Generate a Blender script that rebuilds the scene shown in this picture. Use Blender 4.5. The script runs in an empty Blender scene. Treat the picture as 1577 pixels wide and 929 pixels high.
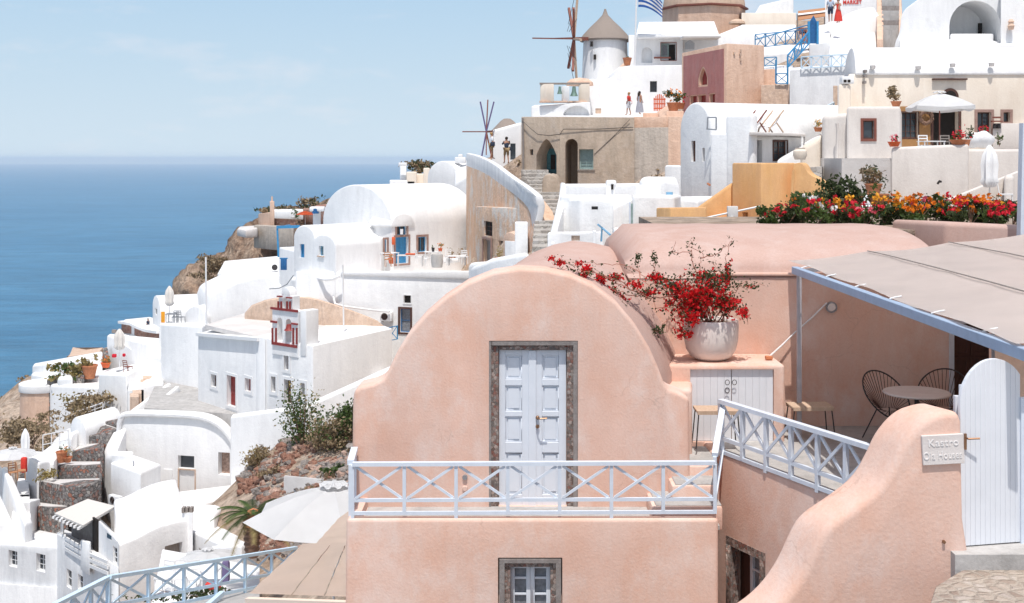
import bpy, bmesh, math, random
from math import radians, sin, cos, pi, atan2, sqrt
from mathutils import Vector, Matrix, noise
import numpy as np
R = random.Random(7)
SC = bpy.context.scene
COL = SC.collection
# ---------------------------------------------------------------- camera, sky, sun, exposure
F = 1903.0; CX = 788.5; HY = 245.0
cam = bpy.data.cameras.new('camera'); camo = bpy.data.objects.new('camera', cam); COL.objects.link(camo)
camo.location = (0, 0, 0); camo.rotation_euler = (radians(90), 0, 0)
cam.sensor_width = 36.0; cam.lens = 36.0 * F / 1577.0
cam.shift_y = -(464.5 - HY) / 1577.0
cam.clip_start = 0.1; cam.clip_end = 60000
SC.camera = camo
SUN_EL = radians(69); SUN_AZ = radians(182)      # azimuth clockwise from +Y: behind the camera, a little to the right
sd = Vector((sin(SUN_AZ) * cos(SUN_EL), cos(SUN_AZ) * cos(SUN_EL), sin(SUN_EL)))
world = bpy.data.worlds.new('World'); SC.world = world; world.use_nodes = True
wn = world.node_tree.nodes; wl = world.node_tree.links
bg = wn['Background']; sky = wn.new('ShaderNodeTexSky'); sky.sky_type = 'NISHITA'; sky.sun_disc = False
sky.sun_elevation = SUN_EL; sky.sun_rotation = SUN_AZ; sky.altitude = 100
sky.air_density = 1.0; sky.dust_density = 1.6; sky.ozone_density = 1.6
bg.inputs['Strength'].default_value = 0.108
# faint thin cloud banks low in the sky (a real direction-based cloud layer)
tc = wn.new('ShaderNodeTexCoord'); mp = wn.new('ShaderNodeMapping'); mp.inputs['Scale'].default_value = (1.0, 1.0, 3.2)
mp.inputs['Location'].default_value = (0.35, 0, 0.12)
ns = wn.new('ShaderNodeTexNoise'); ns.inputs['Scale'].default_value = 6.5; ns.inputs['Detail'].default_value = 7; ns.inputs['Roughness'].default_value = .62
cr = wn.new('ShaderNodeValToRGB'); cr.color_ramp.elements[0].position = .54; cr.color_ramp.elements[1].position = .86
cr.color_ramp.elements[1].color = (.55, .55, .55, 1)
mx = wn.new('ShaderNodeMix'); mx.data_type = 'RGBA'; mx.inputs['B'].default_value = (7.6, 6.9, 7.0, 1)
sx = wn.new('ShaderNodeSeparateXYZ'); wl.new(tc.outputs['Generated'], sx.inputs[0])
hr = wn.new('ShaderNodeValToRGB'); he = hr.color_ramp.elements; he[0].position = .0; he[0].color = (1, 1, 1, 1); he[1].position = .24; he[1].color = (0, 0, 0, 1)
he.new(.135).color = (.80, .80, .80, 1); wl.new(sx.outputs['Z'], hr.inputs['Fac'])
hz = wn.new('ShaderNodeValToRGB'); ze = hz.color_ramp.elements; ze[0].position = 0; ze[0].color = (.46, .545, .61, 1); ze[1].position = .13; ze[1].color = (.325, .465, .60, 1); wl.new(sx.outputs['Z'], hz.inputs['Fac'])
hm = wn.new('ShaderNodeMix'); hm.data_type = 'RGBA'; hv = wn.new('ShaderNodeVectorMath'); hv.operation = 'SCALE'; hv.inputs['Scale'].default_value = 11.2
wl.new(hz.outputs['Color'], hv.inputs[0]); wl.new(hr.outputs['Color'], hm.inputs['Factor']); hs = wn.new('ShaderNodeHueSaturation'); hs.inputs['Saturation'].default_value = .72; wl.new(sky.outputs['Color'], hs.inputs['Color']); wl.new(hs.outputs['Color'], hm.inputs['A']); wl.new(hv.outputs[0], hm.inputs['B'])
wl.new(tc.outputs['Generated'], mp.inputs['Vector']); wl.new(mp.outputs['Vector'], ns.inputs['Vector']); wl.new(ns.outputs['Fac'], cr.inputs['Fac'])
wl.new(cr.outputs['Color'], mx.inputs['Factor']); wl.new(hm.outputs['Result'], mx.inputs['A']); wl.new(mx.outputs['Result'], bg.inputs['Color'])
sun = bpy.data.lights.new('sun', 'SUN'); suno = bpy.data.objects.new('sun', sun); COL.objects.link(suno)
sun.energy = 3.15; sun.angle = radians(0.53); sun.color = (1.0, 0.955, 0.90)
suno.rotation_euler = sd.to_track_quat('Z', 'Y').to_euler(); suno.location = (0, -20, 60)
SC.view_settings.view_transform = 'Standard'; SC.view_settings.look = 'None'; SC.view_settings.gamma = 1
SC.view_settings.exposure = 0.30; SC.view_settings.use_curve_mapping = False
SC.cycles.volume_bounces = 1; SC.cycles.max_bounces = 8

# ---------------------------------------------------------------- helpers
DS = 1.0   # depth scale used while one group is being placed
def P(px, py, Y): Y = Y * DS; return Vector(((px - CX) / F * Y, Y, (HY - py) / F * Y))
def XY(px, Y): Y = Y * DS; return Vector(((px - CX) / F * Y, Y))
def Zp(py, Y): return (HY - py) / F * Y * DS
def V(*a): return Vector(a)
def roots(o):
    v = Vector((0, 0, 0))
    while o is not None: v = v + o.location; o = o.parent
    return v
def tag(o, label=None, cat=None, group=None, kind=None):
    if label: o['label'] = label
    if cat: o['category'] = cat
    if group: o['group'] = group
    if kind: o['kind'] = kind
    return o
def thing(name, label, cat, loc, group=None):
    o = bpy.data.objects.new(name, None); COL.objects.link(o); o.location = Vector(loc); o.empty_display_size = .2
    return tag(o, label, cat, group)
def add(name, bm, mat, parent=None, label=None, cat=None, group=None, kind=None, smooth=35, keep=False):
    me = bpy.data.meshes.new(name); bmesh.ops.recalc_face_normals(bm, faces=bm.faces) if not keep else None
    bm.to_mesh(me); bm.free(); me.materials.append(mat)
    return addme(name, me, parent, label, cat, group, kind, smooth)
def addme(name, me, parent=None, label=None, cat=None, group=None, kind=None, smooth=35):
    if parent is not None: off = roots(parent)
    elif len(me.vertices):
        co = np.empty(len(me.vertices) * 3); me.vertices.foreach_get('co', co); co = co.reshape(-1, 3)
        off = Vector(((co[:, 0].min() + co[:, 0].max()) / 2, (co[:, 1].min() + co[:, 1].max()) / 2, co[:, 2].min()))
    else: off = Vector((0, 0, 0))
    me.transform(Matrix.Translation(-off))
    if smooth: me.shade_smooth(); me.set_sharp_from_angle(angle=radians(smooth))
    else: me.shade_flat()
    o = bpy.data.objects.new(name, me); COL.objects.link(o)
    if parent is not None: o.parent = parent
    else: o.location = off
    return tag(o, label, cat, group, kind)
def copy_tree(o, parent=None, dz=None):
    c = o.copy(); COL.objects.link(c); c.parent = parent
    for ch in list(o.children): copy_tree(ch, c)
    return c
def NB(): return bmesh.new()
def bev(bm, w, seg=2, ang=35):
    bmesh.ops.remove_doubles(bm, verts=bm.verts, dist=1e-4); bmesh.ops.recalc_face_normals(bm, faces=bm.faces)
    es = [e for e in bm.edges if len(e.link_faces) == 2 and e.calc_face_angle(0) > radians(ang)]
    if es and w > 0: bmesh.ops.bevel(bm, geom=es, offset=w, segments=seg, profile=.5, affect='EDGES', clamp_overlap=True)
    return bm
def prism(bm, pts, vec):
    vec = Vector(vec); a = [bm.verts.new(p) for p in pts]; b = [bm.verts.new(Vector(p) + vec) for p in pts]; n = len(pts)
    bm.faces.new(a[::-1]); bm.faces.new(b)
    for i in range(n): bm.faces.new((a[i], a[(i + 1) % n], b[(i + 1) % n], b[i]))
    return bm
def box(bm, c, s, rz=0, u=None):
    # centre c, full size s, turned rz about z
    m = Matrix.Translation(Vector(c)) @ Matrix.Rotation(rz, 4, 'Z') @ Matrix.Diagonal((s[0], s[1], s[2], 1))
    bmesh.ops.create_cube(bm, size=1, matrix=m); return bm
def beam(bm, p, q, w, h=None, up=(0, 0, 1)):
    p = Vector(p); q = Vector(q); d = q - p; L = d.length
    if L < 1e-6: return bm
    d.normalize(); up = Vector(up)
    if abs(d.dot(up)) > .98: up = Vector((0, 1, 0))
    s = d.cross(up).normalized(); t = s.cross(d).normalized(); h = h or w
    vs = [bm.verts.new(e + s * (w / 2 * i) + t * (h / 2 * j)) for e in (p, q) for i, j in ((-1, -1), (1, -1), (1, 1), (-1, 1))]
    for f in ((0, 1, 2, 3), (7, 6, 5, 4), (0, 4, 5, 1), (1, 5, 6, 2), (2, 6, 7, 3), (3, 7, 4, 0)): bm.faces.new([vs[i] for i in f])
    return bm
def tube(bm, pts, r, n=6, r1=None):
    pts = [Vector(p) for p in pts]; rings = []; m = len(pts); ref = Vector((.3, .2, .93)).normalized()
    for i, p in enumerate(pts):
        d = (pts[min(i + 1, m - 1)] - pts[max(i - 1, 0)])
        if d.length < 1e-7: d = Vector((0, 0, 1))
        d.normalize(); s = d.cross(ref)
        if s.length < .05: s = d.cross(Vector((1, 0, 0)))
        s.normalize(); t = s.cross(d); rr = r if r1 is None else r + (r1 - r) * i / (m - 1)
        rings.append([bm.verts.new(p + s * (rr * cos(2 * pi * k / n)) + t * (rr * sin(2 * pi * k / n))) for k in range(n)])
    for a, b in zip(rings, rings[1:]):
        for k in range(n): bm.faces.new((a[k], a[(k + 1) % n], b[(k + 1) % n], b[k]))
    bm.faces.new(rings[0][::-1]); bm.faces.new(rings[-1]); return bm
def lathe(bm, c, prof, n=24, sx=1, sy=1):
    c = Vector(c); rings = []
    for r, z in prof:
        if r < 1e-5: rings.append([bm.verts.new(c + Vector((0, 0, z)))])
        else: rings.append([bm.verts.new(c + Vector((r * sx * cos(2 * pi * k / n), r * sy * sin(2 * pi * k / n), z))) for k in range(n)])
    for a, b in zip(rings, rings[1:]):
        for k in range(n):
            l = (k + 1) % n
            if len(a) == 1 and len(b) == 1: continue
            if len(a) == 1: bm.faces.new((a[0], b[l], b[k]))
            elif len(b) == 1: bm.faces.new((a[k], a[l], b[0]))
            else: bm.faces.new((a[k], a[l], b[l], b[k]))
    for rg in (rings[0], rings[-1]):
        if len(rg) > 1: bm.faces.new(rg)
    return bm
def blk(foot, top, zb):
    # foot [(px, Y)..]; top: a number = image row of the flat roof at the first corner, ('z', v) = height, or a row per corner
    xy = [XY(*f) for f in foot]
    if isinstance(top, tuple): zt = [top[1]] * len(foot)
    elif isinstance(top, list): zt = [Zp(t, f[1]) for t, f in zip(top, foot)]
    else: zt = [Zp(top, foot[0][1])] * len(foot)
    bm = NB(); n = len(xy)
    a = [bm.verts.new((p.x, p.y, zb)) for p in xy]; b = [bm.verts.new((p.x, p.y, z)) for p, z in zip(xy, zt)]
    bm.faces.new(a); f = bm.faces.new(b)
    for i in range(n): bm.faces.new((a[i], a[(i + 1) % n], b[(i + 1) % n], b[i]))
    bmesh.ops.recalc_face_normals(bm, faces=bm.faces)
    return bm
def vault(A, B, back, zb, zs, rise, n=22, ex=2.0, taper=1.0, dzb=0, sub=1):
    # barrel-vaulted volume: front edge A-B (plan points), pulled along `back`; walls from zb to zs, arc of height `rise` above
    A = Vector(A); B = Vector(B); back = Vector(back); M = (A + B) / 2; h = (B - A) / 2
    bm = NB(); rings = []
    for j in range(sub + 1):
        k = j / sub; o = back * k; tp = 1 + (taper - 1) * k; dz = dzb * k; ring = []
        ring.append(bm.verts.new((M.x + o.x - h.x * tp, M.y + o.y - h.y * tp, zb)))
        for i in range(n + 1):
            t = pi * (1 - i / n); c = cos(t); s = sin(t)
            cc = math.copysign(abs(c) ** (2 / ex), c); ss = abs(s) ** (2 / ex)
            ring.append(bm.verts.new((M.x + o.x + h.x * tp * cc, M.y + o.y + h.y * tp * cc, zs + dz + rise * ss)))
        ring.append(bm.verts.new((M.x + o.x + h.x * tp, M.y + o.y + h.y * tp, zb))); rings.append(ring)
    bm.faces.new(rings[0][::-1]); bm.faces.new(rings[-1]); m = len(rings[0])
    for a, b in zip(rings, rings[1:]):
        for i in range(m): bm.faces.new((a[i], a[(i + 1) % m], b[(i + 1) % m], b[i]))
    bmesh.ops.recalc_face_normals(bm, faces=bm.faces)
    return bm
class W:
    """a wall plane between two plan points, A the left end and B the right end seen from outside"""
    def __init__(s, A, B, world=False):
        s.A = Vector(A) if world else XY(*A); s.B = Vector(B) if world else XY(*B)
        s.u = (s.B - s.A).normalized(); s.n = Vector((s.u.y, -s.u.x)); s.U = Vector((s.u.x, s.u.y, 0)); s.N = Vector((s.n.x, s.n.y, 0))
    def off(s, d): return W(s.A - s.n * d, s.B - s.n * d, True)
    def hit(s, px, py):
        a = (px - CX) / F; ux, uy = s.u; # Y*(a,1) = A + k u
        den = ux - a * uy; k = (a * s.A.y - s.A.x) / den; y = s.A.y + k * uy
        return Vector((a * y, y, (HY - py) / F * y))
    def rect(s, px0, py0, px1, py1):
        m = s.hit((px0 + px1) / 2, py0); m2 = s.hit((px0 + px1) / 2, py1); w = (s.hit(px1, py0) - s.hit(px0, py0)); w.z = 0
        h = m.z - m2.z; c = m.copy(); c.z = (m.z + m2.z) / 2
        return c, w.length, h
def obox(bm, wl_, c, du, dn, dv, su, sn, sv):
    """box in a wall's frame: centre c + du*U + dn*N + dv*Z"""
    m = Matrix((wl_.U, wl_.N, Vector((0, 0, 1)))).transposed().to_4x4()
    ctr = c + wl_.U * du + wl_.N * dn + Vector((0, 0, dv))
    bmesh.ops.create_cube(bm, size=1, matrix=Matrix.Translation(ctr) @ m @ Matrix.Diagonal((su, sn, sv, 1))); return bm
def cutout(wl_, c, w, h, d, arch=False, pointed=False):
    bm = NB()
    if not arch: obox(bm, wl_, c, 0, -d / 2 + .15, 0, w, d + .3, h)
    else:
        pts = [c + wl_.U * (-w / 2) + V(0, 0, -h / 2)]; r = w / 2; rz_ = min(r * (1.35 if pointed else 1), h * .98); zz = h / 2 - rz_
        for i in range(13):
            t = pi * (1 - i / 12); e = 1.35 if pointed else 1
            x = r * cos(t); z = rz_ * (1 - abs(cos(t)) ** 1.6 if pointed else sin(t))
            pts.append(c + wl_.U * x + V(0, 0, zz + z))
        pts.append(c + wl_.U * (w / 2) + V(0, 0, -h / 2))
        prism(bm, [p + wl_.N * .3 for p in pts], wl_.N * -(d + .3))
    bmesh.ops.recalc_face_normals(bm, faces=bm.faces); return bm
def solid(name, bm, mat, parent=None, cuts=(), bevel=.06, seg=2, smooth=35, **kw):
    bev(bm, bevel, seg)
    if not cuts: return add(name, bm, mat, parent, smooth=smooth, **kw)
    me = bpy.data.meshes.new(name); bm.to_mesh(me); bm.free(); o = bpy.data.objects.new('tmp', me); COL.objects.link(o); tmp = []
    for cb in cuts:
        m2 = bpy.data.meshes.new('cut'); cb.to_mesh(m2); cb.free(); co = bpy.data.objects.new('cut', m2); COL.objects.link(co); tmp.append(co)
        md = o.modifiers.new('b', 'BOOLEAN'); md.operation = 'DIFFERENCE'; md.object = co; md.solver = 'EXACT'
    dg = bpy.context.evaluated_depsgraph_get(); me2 = bpy.data.meshes.new_from_object(o.evaluated_get(dg))
    for t in [o] + tmp: bpy.data.objects.remove(t, do_unlink=True)
    me2.name = name; me2.materials.clear(); me2.materials.append(mat)
    if 'noisefn' in kw: kw.pop('noisefn')(me2)
    return addme(name, me2, parent, smooth=smooth, **kw)

# ---------------------------------------------------------------- materials
def newmat(name):
    m = bpy.data.materials.new(name); m.use_nodes = True; nt = m.node_tree; b = nt.nodes['Principled BSDF']; return m, nt, b
def pos(nt, scale=(1, 1, 1)):
    g = nt.nodes.new('ShaderNodeNewGeometry'); mpg = nt.nodes.new('ShaderNodeMapping'); mpg.inputs['Scale'].default_value = scale
    nt.links.new(g.outputs['Position'], mpg.inputs['Vector']); return mpg.outputs['Vector']
def nz(nt, vec, scale, detail=4, rough=.6):
    n = nt.nodes.new('ShaderNodeTexNoise'); n.inputs['Scale'].default_value = scale; n.inputs['Detail'].default_value = detail
    n.inputs['Roughness'].default_value = rough; nt.links.new(vec, n.inputs['Vector']); return n.outputs['Fac']
def ramp(nt, fac, stops):
    r = nt.nodes.new('ShaderNodeValToRGB'); e = r.color_ramp.elements
    while len(e) < len(stops): e.new(.5)
    for k, (p, c) in enumerate(stops): e[k].position = p; e[k].color = (*c, 1)
    nt.links.new(fac, r.inputs['Fac']); return r.outputs['Color']
def mixc(nt, fac, a, b, mode='MIX'):
    m = nt.nodes.new('ShaderNodeMix'); m.data_type = 'RGBA'; m.blend_type = mode
    for k, v in (('Factor', fac), ('A', a), ('B', b)):
        if hasattr(v, 'links'): nt.links.new(v, m.inputs[k])
        else: m.inputs[k].default_value = (*v, 1) if isinstance(v, tuple) else v
    return m.outputs['Result']
def bump(nt, b, hgt, strength, dist):
    n = nt.nodes.new('ShaderNodeBump'); n.inputs['Strength'].default_value = strength; n.inputs['Distance'].default_value = dist
    nt.links.new(hgt, n.inputs['Height']); nt.links.new(n.outputs['Normal'], b.inputs['Normal'])
def plaster(name, c1, c2, c3=None, scale=.8, streak=0.35, bumpd=.012, fine=28, rough=.92, stain=None, stainamt=(.62, .75)):
    m, nt, b = newmat(name); v = pos(nt); n1 = nz(nt, v, scale, 6, .62)
    c = ramp(nt, n1, [(.36, c1), (.64, c2)])
    if c3: c = mixc(nt, ramp(nt, nz(nt, pos(nt, (1.7, 1.7, .5)), scale * 1.9, 5, .7), [(.46, (0, 0, 0)), (.68, (1, 1, 1))]), c, c3)
    if streak:
        st = nz(nt, pos(nt, (1.5, 1.5, .24)), 1.6, 6, .7)
        c = mixc(nt, streak, c, ramp(nt, st, [(.35, tuple(k * .86 for k in c1)), (.65, tuple(min(1, k * 1.06) for k in c2))]))
    if stain: c = mixc(nt, ramp(nt, nz(nt, pos(nt, (1, 1, .7)), scale * 1.3, 8, .72), [(stainamt[0], (0, 0, 0)), (stainamt[1], (1, 1, 1))]), c, stain)
    g = nz(nt, v, fine, 3, .6); c = mixc(nt, .10, c, ramp(nt, g, [(.3, (0, 0, 0)), (.7, (1, 1, 1))]), 'SOFT_LIGHT')
    nt.links.new(c, b.inputs['Base Color']); b.inputs['Roughness'].default_value = rough; b.inputs['Specular IOR Level'].default_value = .2
    a = nt.nodes.new('ShaderNodeMath'); a.operation = 'MULTIPLY_ADD'; nt.links.new(nz(nt, v, 2.2, 5, .6), a.inputs[0]); a.inputs[1].default_value = 2.5
    nt.links.new(g, a.inputs[2]); bump(nt, b, a.outputs[0], .55, bumpd); return m
def cracks(m, scale=1.1, amt=.16):
    nt = m.node_tree; b = nt.nodes['Principled BSDF']; v = pos(nt); n = nt.nodes.new('ShaderNodeTexNoise'); n.inputs['Scale'].default_value = 2.4; n.inputs['Detail'].default_value = 6; nt.links.new(v, n.inputs['Vector'])
    a = nt.nodes.new('ShaderNodeVectorMath'); a.operation = 'MULTIPLY_ADD'; a.inputs[1].default_value = (.55,) * 3; nt.links.new(n.outputs['Color'], a.inputs[0]); nt.links.new(v, a.inputs[2])
    vo = nt.nodes.new('ShaderNodeTexVoronoi'); vo.feature = 'DISTANCE_TO_EDGE'; vo.inputs['Scale'].default_value = scale; nt.links.new(a.outputs[0], vo.inputs['Vector'])
    e = ramp(nt, vo.outputs['Distance'], [(0, (1, 1, 1)), (.007, (0, 0, 0))]); k = ramp(nt, nz(nt, v, .9, 3, .5), [(.52, (0, 0, 0)), (.62, (1, 1, 1))])
    f = mixc(nt, 1.0, e, k, 'MULTIPLY'); g = mixc(nt, 1.0, f, (amt * 2, amt * 2, amt * 2), 'MULTIPLY'); src = b.inputs['Base Color'].links[0].from_socket
    nt.links.new(mixc(nt, g, src, (.36, .22, .16)), b.inputs['Base Color'])
def flat(name, c, rough=.6, metal=0, var=.12, scale=9, spec=.4, bd=0):
    m, nt, b = newmat(name); n = nz(nt, pos(nt), scale, 4, .6)
    c = ramp(nt, n, [(.3, tuple(k * (1 - var) for k in c)), (.7, tuple(min(1, k * (1 + var)) for k in c))])
    nt.links.new(c, b.inputs['Base Color']); b.inputs['Roughness'].default_value = rough; b.inputs['Metallic'].default_value = metal
    b.inputs['Specular IOR Level'].default_value = spec
    if bd: bump(nt, b, n, .6, bd)
    return m
def rubble(name, cols, scale=4, mortar=(.3, .27, .24), bumpd=.05, sq=(1, 1, 1.4), edge=.08):
    m, nt, b = newmat(name); v = pos(nt, sq); dn = nt.nodes.new('ShaderNodeVectorMath'); dn.operation = 'MULTIPLY_ADD'
    n = nt.nodes.new('ShaderNodeTexNoise'); n.inputs['Scale'].default_value = scale * 1.2; nt.links.new(v, n.inputs['Vector'])
    nt.links.new(n.outputs['Color'], dn.inputs[0]); dn.inputs[1].default_value = (.35 / scale * 1.6,) * 3; nt.links.new(v, dn.inputs[2])
    vo = nt.nodes.new('ShaderNodeTexVoronoi'); vo.inputs['Scale'].default_value = scale; nt.links.new(dn.outputs[0], vo.inputs['Vector'])
    ve = nt.nodes.new('ShaderNodeTexVoronoi'); ve.feature = 'DISTANCE_TO_EDGE'; ve.inputs['Scale'].default_value = scale; nt.links.new(dn.outputs[0], ve.inputs['Vector'])
    s = nt.nodes.new('ShaderNodeSeparateColor'); nt.links.new(vo.outputs['Color'], s.inputs[0]); k = len(cols)
    c = ramp(nt, s.outputs[0], [(.1 + .8 * i / (k - 1), q) for i, q in enumerate(cols)])
    c = mixc(nt, .35, c, ramp(nt, nz(nt, v, scale * 5, 5, .7), [(.3, (.12, .12, .12)), (.7, (.8, .8, .8))]), 'SOFT_LIGHT')
    e = ramp(nt, ve.outputs['Distance'], [(0, (0, 0, 0)), (edge, (1, 1, 1))])
    c = mixc(nt, e, mortar, c); nt.links.new(c, b.inputs['Base Color']); b.inputs['Roughness'].default_value = .95; b.inputs['Specular IOR Level'].default_value = .15
    bump(nt, b, e, .8, bumpd); return m
def rock(name, cols, scale=.25, bumpd=.4, rough=.95):
    m, nt, b = newmat(name); v = pos(nt); k = len(cols); n1 = nz(nt, v, scale, 10, .68)
    c = ramp(nt, n1, [(.32 + .36 * i / (k - 1), q) for i, q in enumerate(cols)])
    n2 = nz(nt, v, scale * 7, 8, .7); c = mixc(nt, .55, c, ramp(nt, n2, [(.34, (.08, .07, .06)), (.66, (.85, .84, .8))]), 'OVERLAY')
    nt.links.new(c, b.inputs['Base Color']); b.inputs['Roughness'].default_value = rough; b.inputs['Specular IOR Level'].default_value = .1
    a = nt.nodes.new('ShaderNodeMath'); a.operation = 'MULTIPLY_ADD'; nt.links.new(n1, a.inputs[0]); a.inputs[1].default_value = 3; nt.links.new(n2, a.inputs[2])
    bump(nt, b, a.outputs[0], .9, bumpd); return m
def wood(name, c1, c2, scale=(8, 8, .8), rough=.7, s=3):
    m, nt, b = newmat(name); n = nz(nt, pos(nt, scale), s, 6, .7)
    nt.links.new(ramp(nt, n, [(.3, c1), (.7, c2)]), b.inputs['Base Color']); b.inputs['Roughness'].default_value = rough; bump(nt, b, n, .3, .004); return m
def leafm(name, c1, c2, scale=6, trans=.25, rough=.55):
    m, nt, b = newmat(name); n = nz(nt, pos(nt), scale, 3, .6)
    nt.links.new(ramp(nt, n, [(.35, c1), (.65, c2)]), b.inputs['Base Color']); b.inputs['Roughness'].default_value = rough; b.inputs['Specular IOR Level'].default_value = .25
    t = nt.nodes.new('ShaderNodeBsdfTranslucent'); t.inputs['Color'].default_value = (*[min(1, k * 1.5) for k in c2], 1)
    ms = nt.nodes.new('ShaderNodeMixShader'); ms.inputs[0].default_value = trans
    nt.links.new(b.outputs[0], ms.inputs[1]); nt.links.new(t.outputs[0], ms.inputs[2]); nt.links.new(ms.outputs[0], nt.nodes['Material Output'].inputs['Surface']); return m
def glass(name, c=(.05, .06, .07), rough=.08):
    m, nt, b = newmat(name); b.inputs['Base Color'].default_value = (*c, 1); b.inputs['Roughness'].default_value = rough; b.inputs['Specular IOR Level'].default_value = .6; return m
M = {}
M['white'] = plaster('whitewash', (.80, .80, .80), (.86, .86, .855), (.76, .76, .765), scale=.35, streak=.26, bumpd=.018, fine=11, stain=(.69, .685, .675), stainamt=(.60, .74))
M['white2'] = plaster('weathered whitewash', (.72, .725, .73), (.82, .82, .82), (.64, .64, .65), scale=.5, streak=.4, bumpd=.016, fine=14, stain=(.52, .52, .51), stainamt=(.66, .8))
M['cream'] = plaster('cream plaster', (.76, .67, .565), (.83, .745, .645), (.72, .62, .52), scale=.4, streak=.2, bumpd=.010, fine=14)
M['greige'] = plaster('warm grey plaster', (.68, .63, .585), (.75, .70, .655), (.63, .58, .54), scale=.5, streak=.2, bumpd=.010, fine=14)
M['peach'] = plaster('peach plaster', (.725, .44, .33), (.765, .54, .45), (.735, .53, .445), scale=1.0, streak=.2, bumpd=.006, fine=34, stain=(.785, .64, .575), stainamt=(.49, .74))
M['rose'] = plaster('rose plaster', (.515, .345, .29), (.555, .39, .335), (.56, .41, .36), scale=.9, streak=.1, bumpd=.006, fine=30, stain=(.58, .44, .39), stainamt=(.56, .74))
cracks(M['peach'])
M['ochre'] = plaster('ochre plaster', (.70, .40, .17), (.78, .48, .24), (.64, .37, .19), scale=.7, streak=.3, bumpd=.015)
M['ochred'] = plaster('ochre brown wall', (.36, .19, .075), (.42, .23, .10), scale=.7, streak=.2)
M['tan'] = plaster('old tan render', (.42, .335, .26), (.54, .44, .35), (.36, .30, .24), scale=.5, streak=.4, bumpd=.03, fine=8, stain=(.50, .43, .37), stainamt=(.5, .7))
M['tan2'] = plaster('pale grey render', (.42, .37, .32), (.52, .46, .40), (.36, .32, .29), scale=.5, streak=.7, bumpd=.05, fine=8)
M['peel'] = plaster('peeling peach render', (.62, .41, .27), (.70, .50, .37), (.54, .36, .26), scale=.6, streak=.6, bumpd=.06, fine=8, stain=(.62, .57, .52), stainamt=(.5, .6))
M['salmon'] = plaster('salmon plaster', (.68, .46, .34), (.75, .55, .43), (.62, .41, .30), scale=.5, streak=.5, bumpd=.04, fine=10, stain=(.45, .30, .22), stainamt=(.62, .75))
M['pink'] = plaster('dusky pink plaster', (.40, .17, .16), (.48, .23, .215), (.44, .25, .24), scale=.6, streak=.4, bumpd=.02)
M['stucco'] = plaster('brown pebble render', (.55, .40, .30), (.68, .52, .41), (.46, .34, .27), scale=1.8, streak=.15, bumpd=.05, fine=5)
M['dome'] = plaster('weathered dome', (.58, .41, .30), (.66, .50, .38), (.50, .37, .28), scale=.5, streak=.35, bumpd=.04)
M['concrete'] = plaster('grey concrete', (.40, .385, .37), (.50, .485, .47), (.33, .32, .31), scale=1.2, streak=.1, bumpd=.008)
M['roofgrey'] = plaster('pale flat roof', (.58, .55, .53), (.68, .66, .64), scale=.6, streak=.05, bumpd=.02)
M['trimstone'] = rubble('dark lava stone trim', [(.17, .12, .10), (.30, .22, .19), (.24, .11, .085), (.36, .31, .28), (.14, .12, .11), (.42, .33, .29)], scale=26, mortar=(.28, .25, .235), bumpd=.012, sq=(1, 1, 1), edge=.05)
M['trimplain'] = plaster('grey stone trim', (.24, .215, .20), (.33, .30, .285), (.20, .17, .16), scale=4, streak=.2, bumpd=.012)
M['brownstone'] = plaster('brown stone trim', (.30, .19, .16), (.40, .27, .23), scale=3, streak=.2, bumpd=.02)
M['rubble'] = rubble('dry stone', [(.18, .17, .165), (.29, .27, .26), (.22, .20, .19), (.15, .145, .14), (.36, .16, .11), (.20, .19, .185), (.34, .31, .285)], scale=4.2, mortar=(.09, .08, .075), bumpd=.10)
M['redrubble'] = rubble('red stone wall', [(.38, .19, .14), (.46, .26, .20), (.30, .15, .12), (.42, .30, .25)], scale=4, mortar=(.36, .25, .2), bumpd=.06)
M['cobble'] = rubble('cobbled path', [(.36, .29, .24), (.46, .39, .33), (.30, .23, .19), (.52, .46, .41)], scale=9, mortar=(.44, .38, .32), bumpd=.02, sq=(1, 1, 1), edge=.22)
M['steps'] = rubble('worn stone steps', [(.42, .40, .38), (.52, .49, .45), (.36, .33, .30)], scale=3, mortar=(.46, .43, .39), bumpd=.03, sq=(1, 1, 1))
M['cliff'] = rock('cliff rock', [(.17, .105, .075), (.35, .235, .17), (.46, .34, .26), (.54, .43, .34)], .22, .7)
M['dirt'] = rock('dry earth', [(.30, .22, .16), (.42, .32, .25), (.50, .41, .34), (.36, .25, .18)], .3, .25)
M['redrock'] = rock('red lava rock', [(.21, .10, .075), (.32, .175, .13), (.22, .17, .15)], 1.2, .1)
M['greyrock'] = rock('grey lava rock', [(.17, .15, .145), (.30, .27, .255), (.40, .36, .34)], 1.2, .1)
M['pinkrock'] = rock('pink tuff rock', [(.38, .24, .19), (.52, .37, .31), (.44, .32, .27)], 1.2, .1)
M['door'] = flat('pale lilac paint', (.71, .745, .80), .5, var=.04, scale=3)
M['gate'] = flat('white lilac planks', (.76, .78, .82), .55, var=.04, scale=3)
M['rail'] = flat('pale blue paint', (.68, .74, .82), .45, var=.05)
M['postm'] = flat('grey pink post paint', (.44, .42, .44), .6, var=.08)
M['beamb'] = flat('faded blue paint', (.36, .46, .60), .5, var=.08)
M['canvas2'] = flat('sandy canvas', (.76, .64, .55), .85, var=.05, scale=1.2, bd=.004)
M['railblue'] = flat('sky blue paint', (.62, .79, .92), .45, var=.05)
M['teal'] = flat('bright blue paint', (.05, .26, .50), .45, var=.15)
M['blue'] = flat('deep blue paint', (.02, .12, .30), .5, var=.2)
M['lblue'] = flat('light blue paint', (.20, .42, .60), .5, var=.1)
M['tealdoor'] = flat('faded teal paint', (.06, .17, .19), .6, var=.25)
M['tealsh'] = flat('pale teal shutters', (.28, .38, .37), .6, var=.2)
M['brownw'] = wood('dark brown wood', (.055, .022, .016), (.11, .045, .03))
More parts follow.
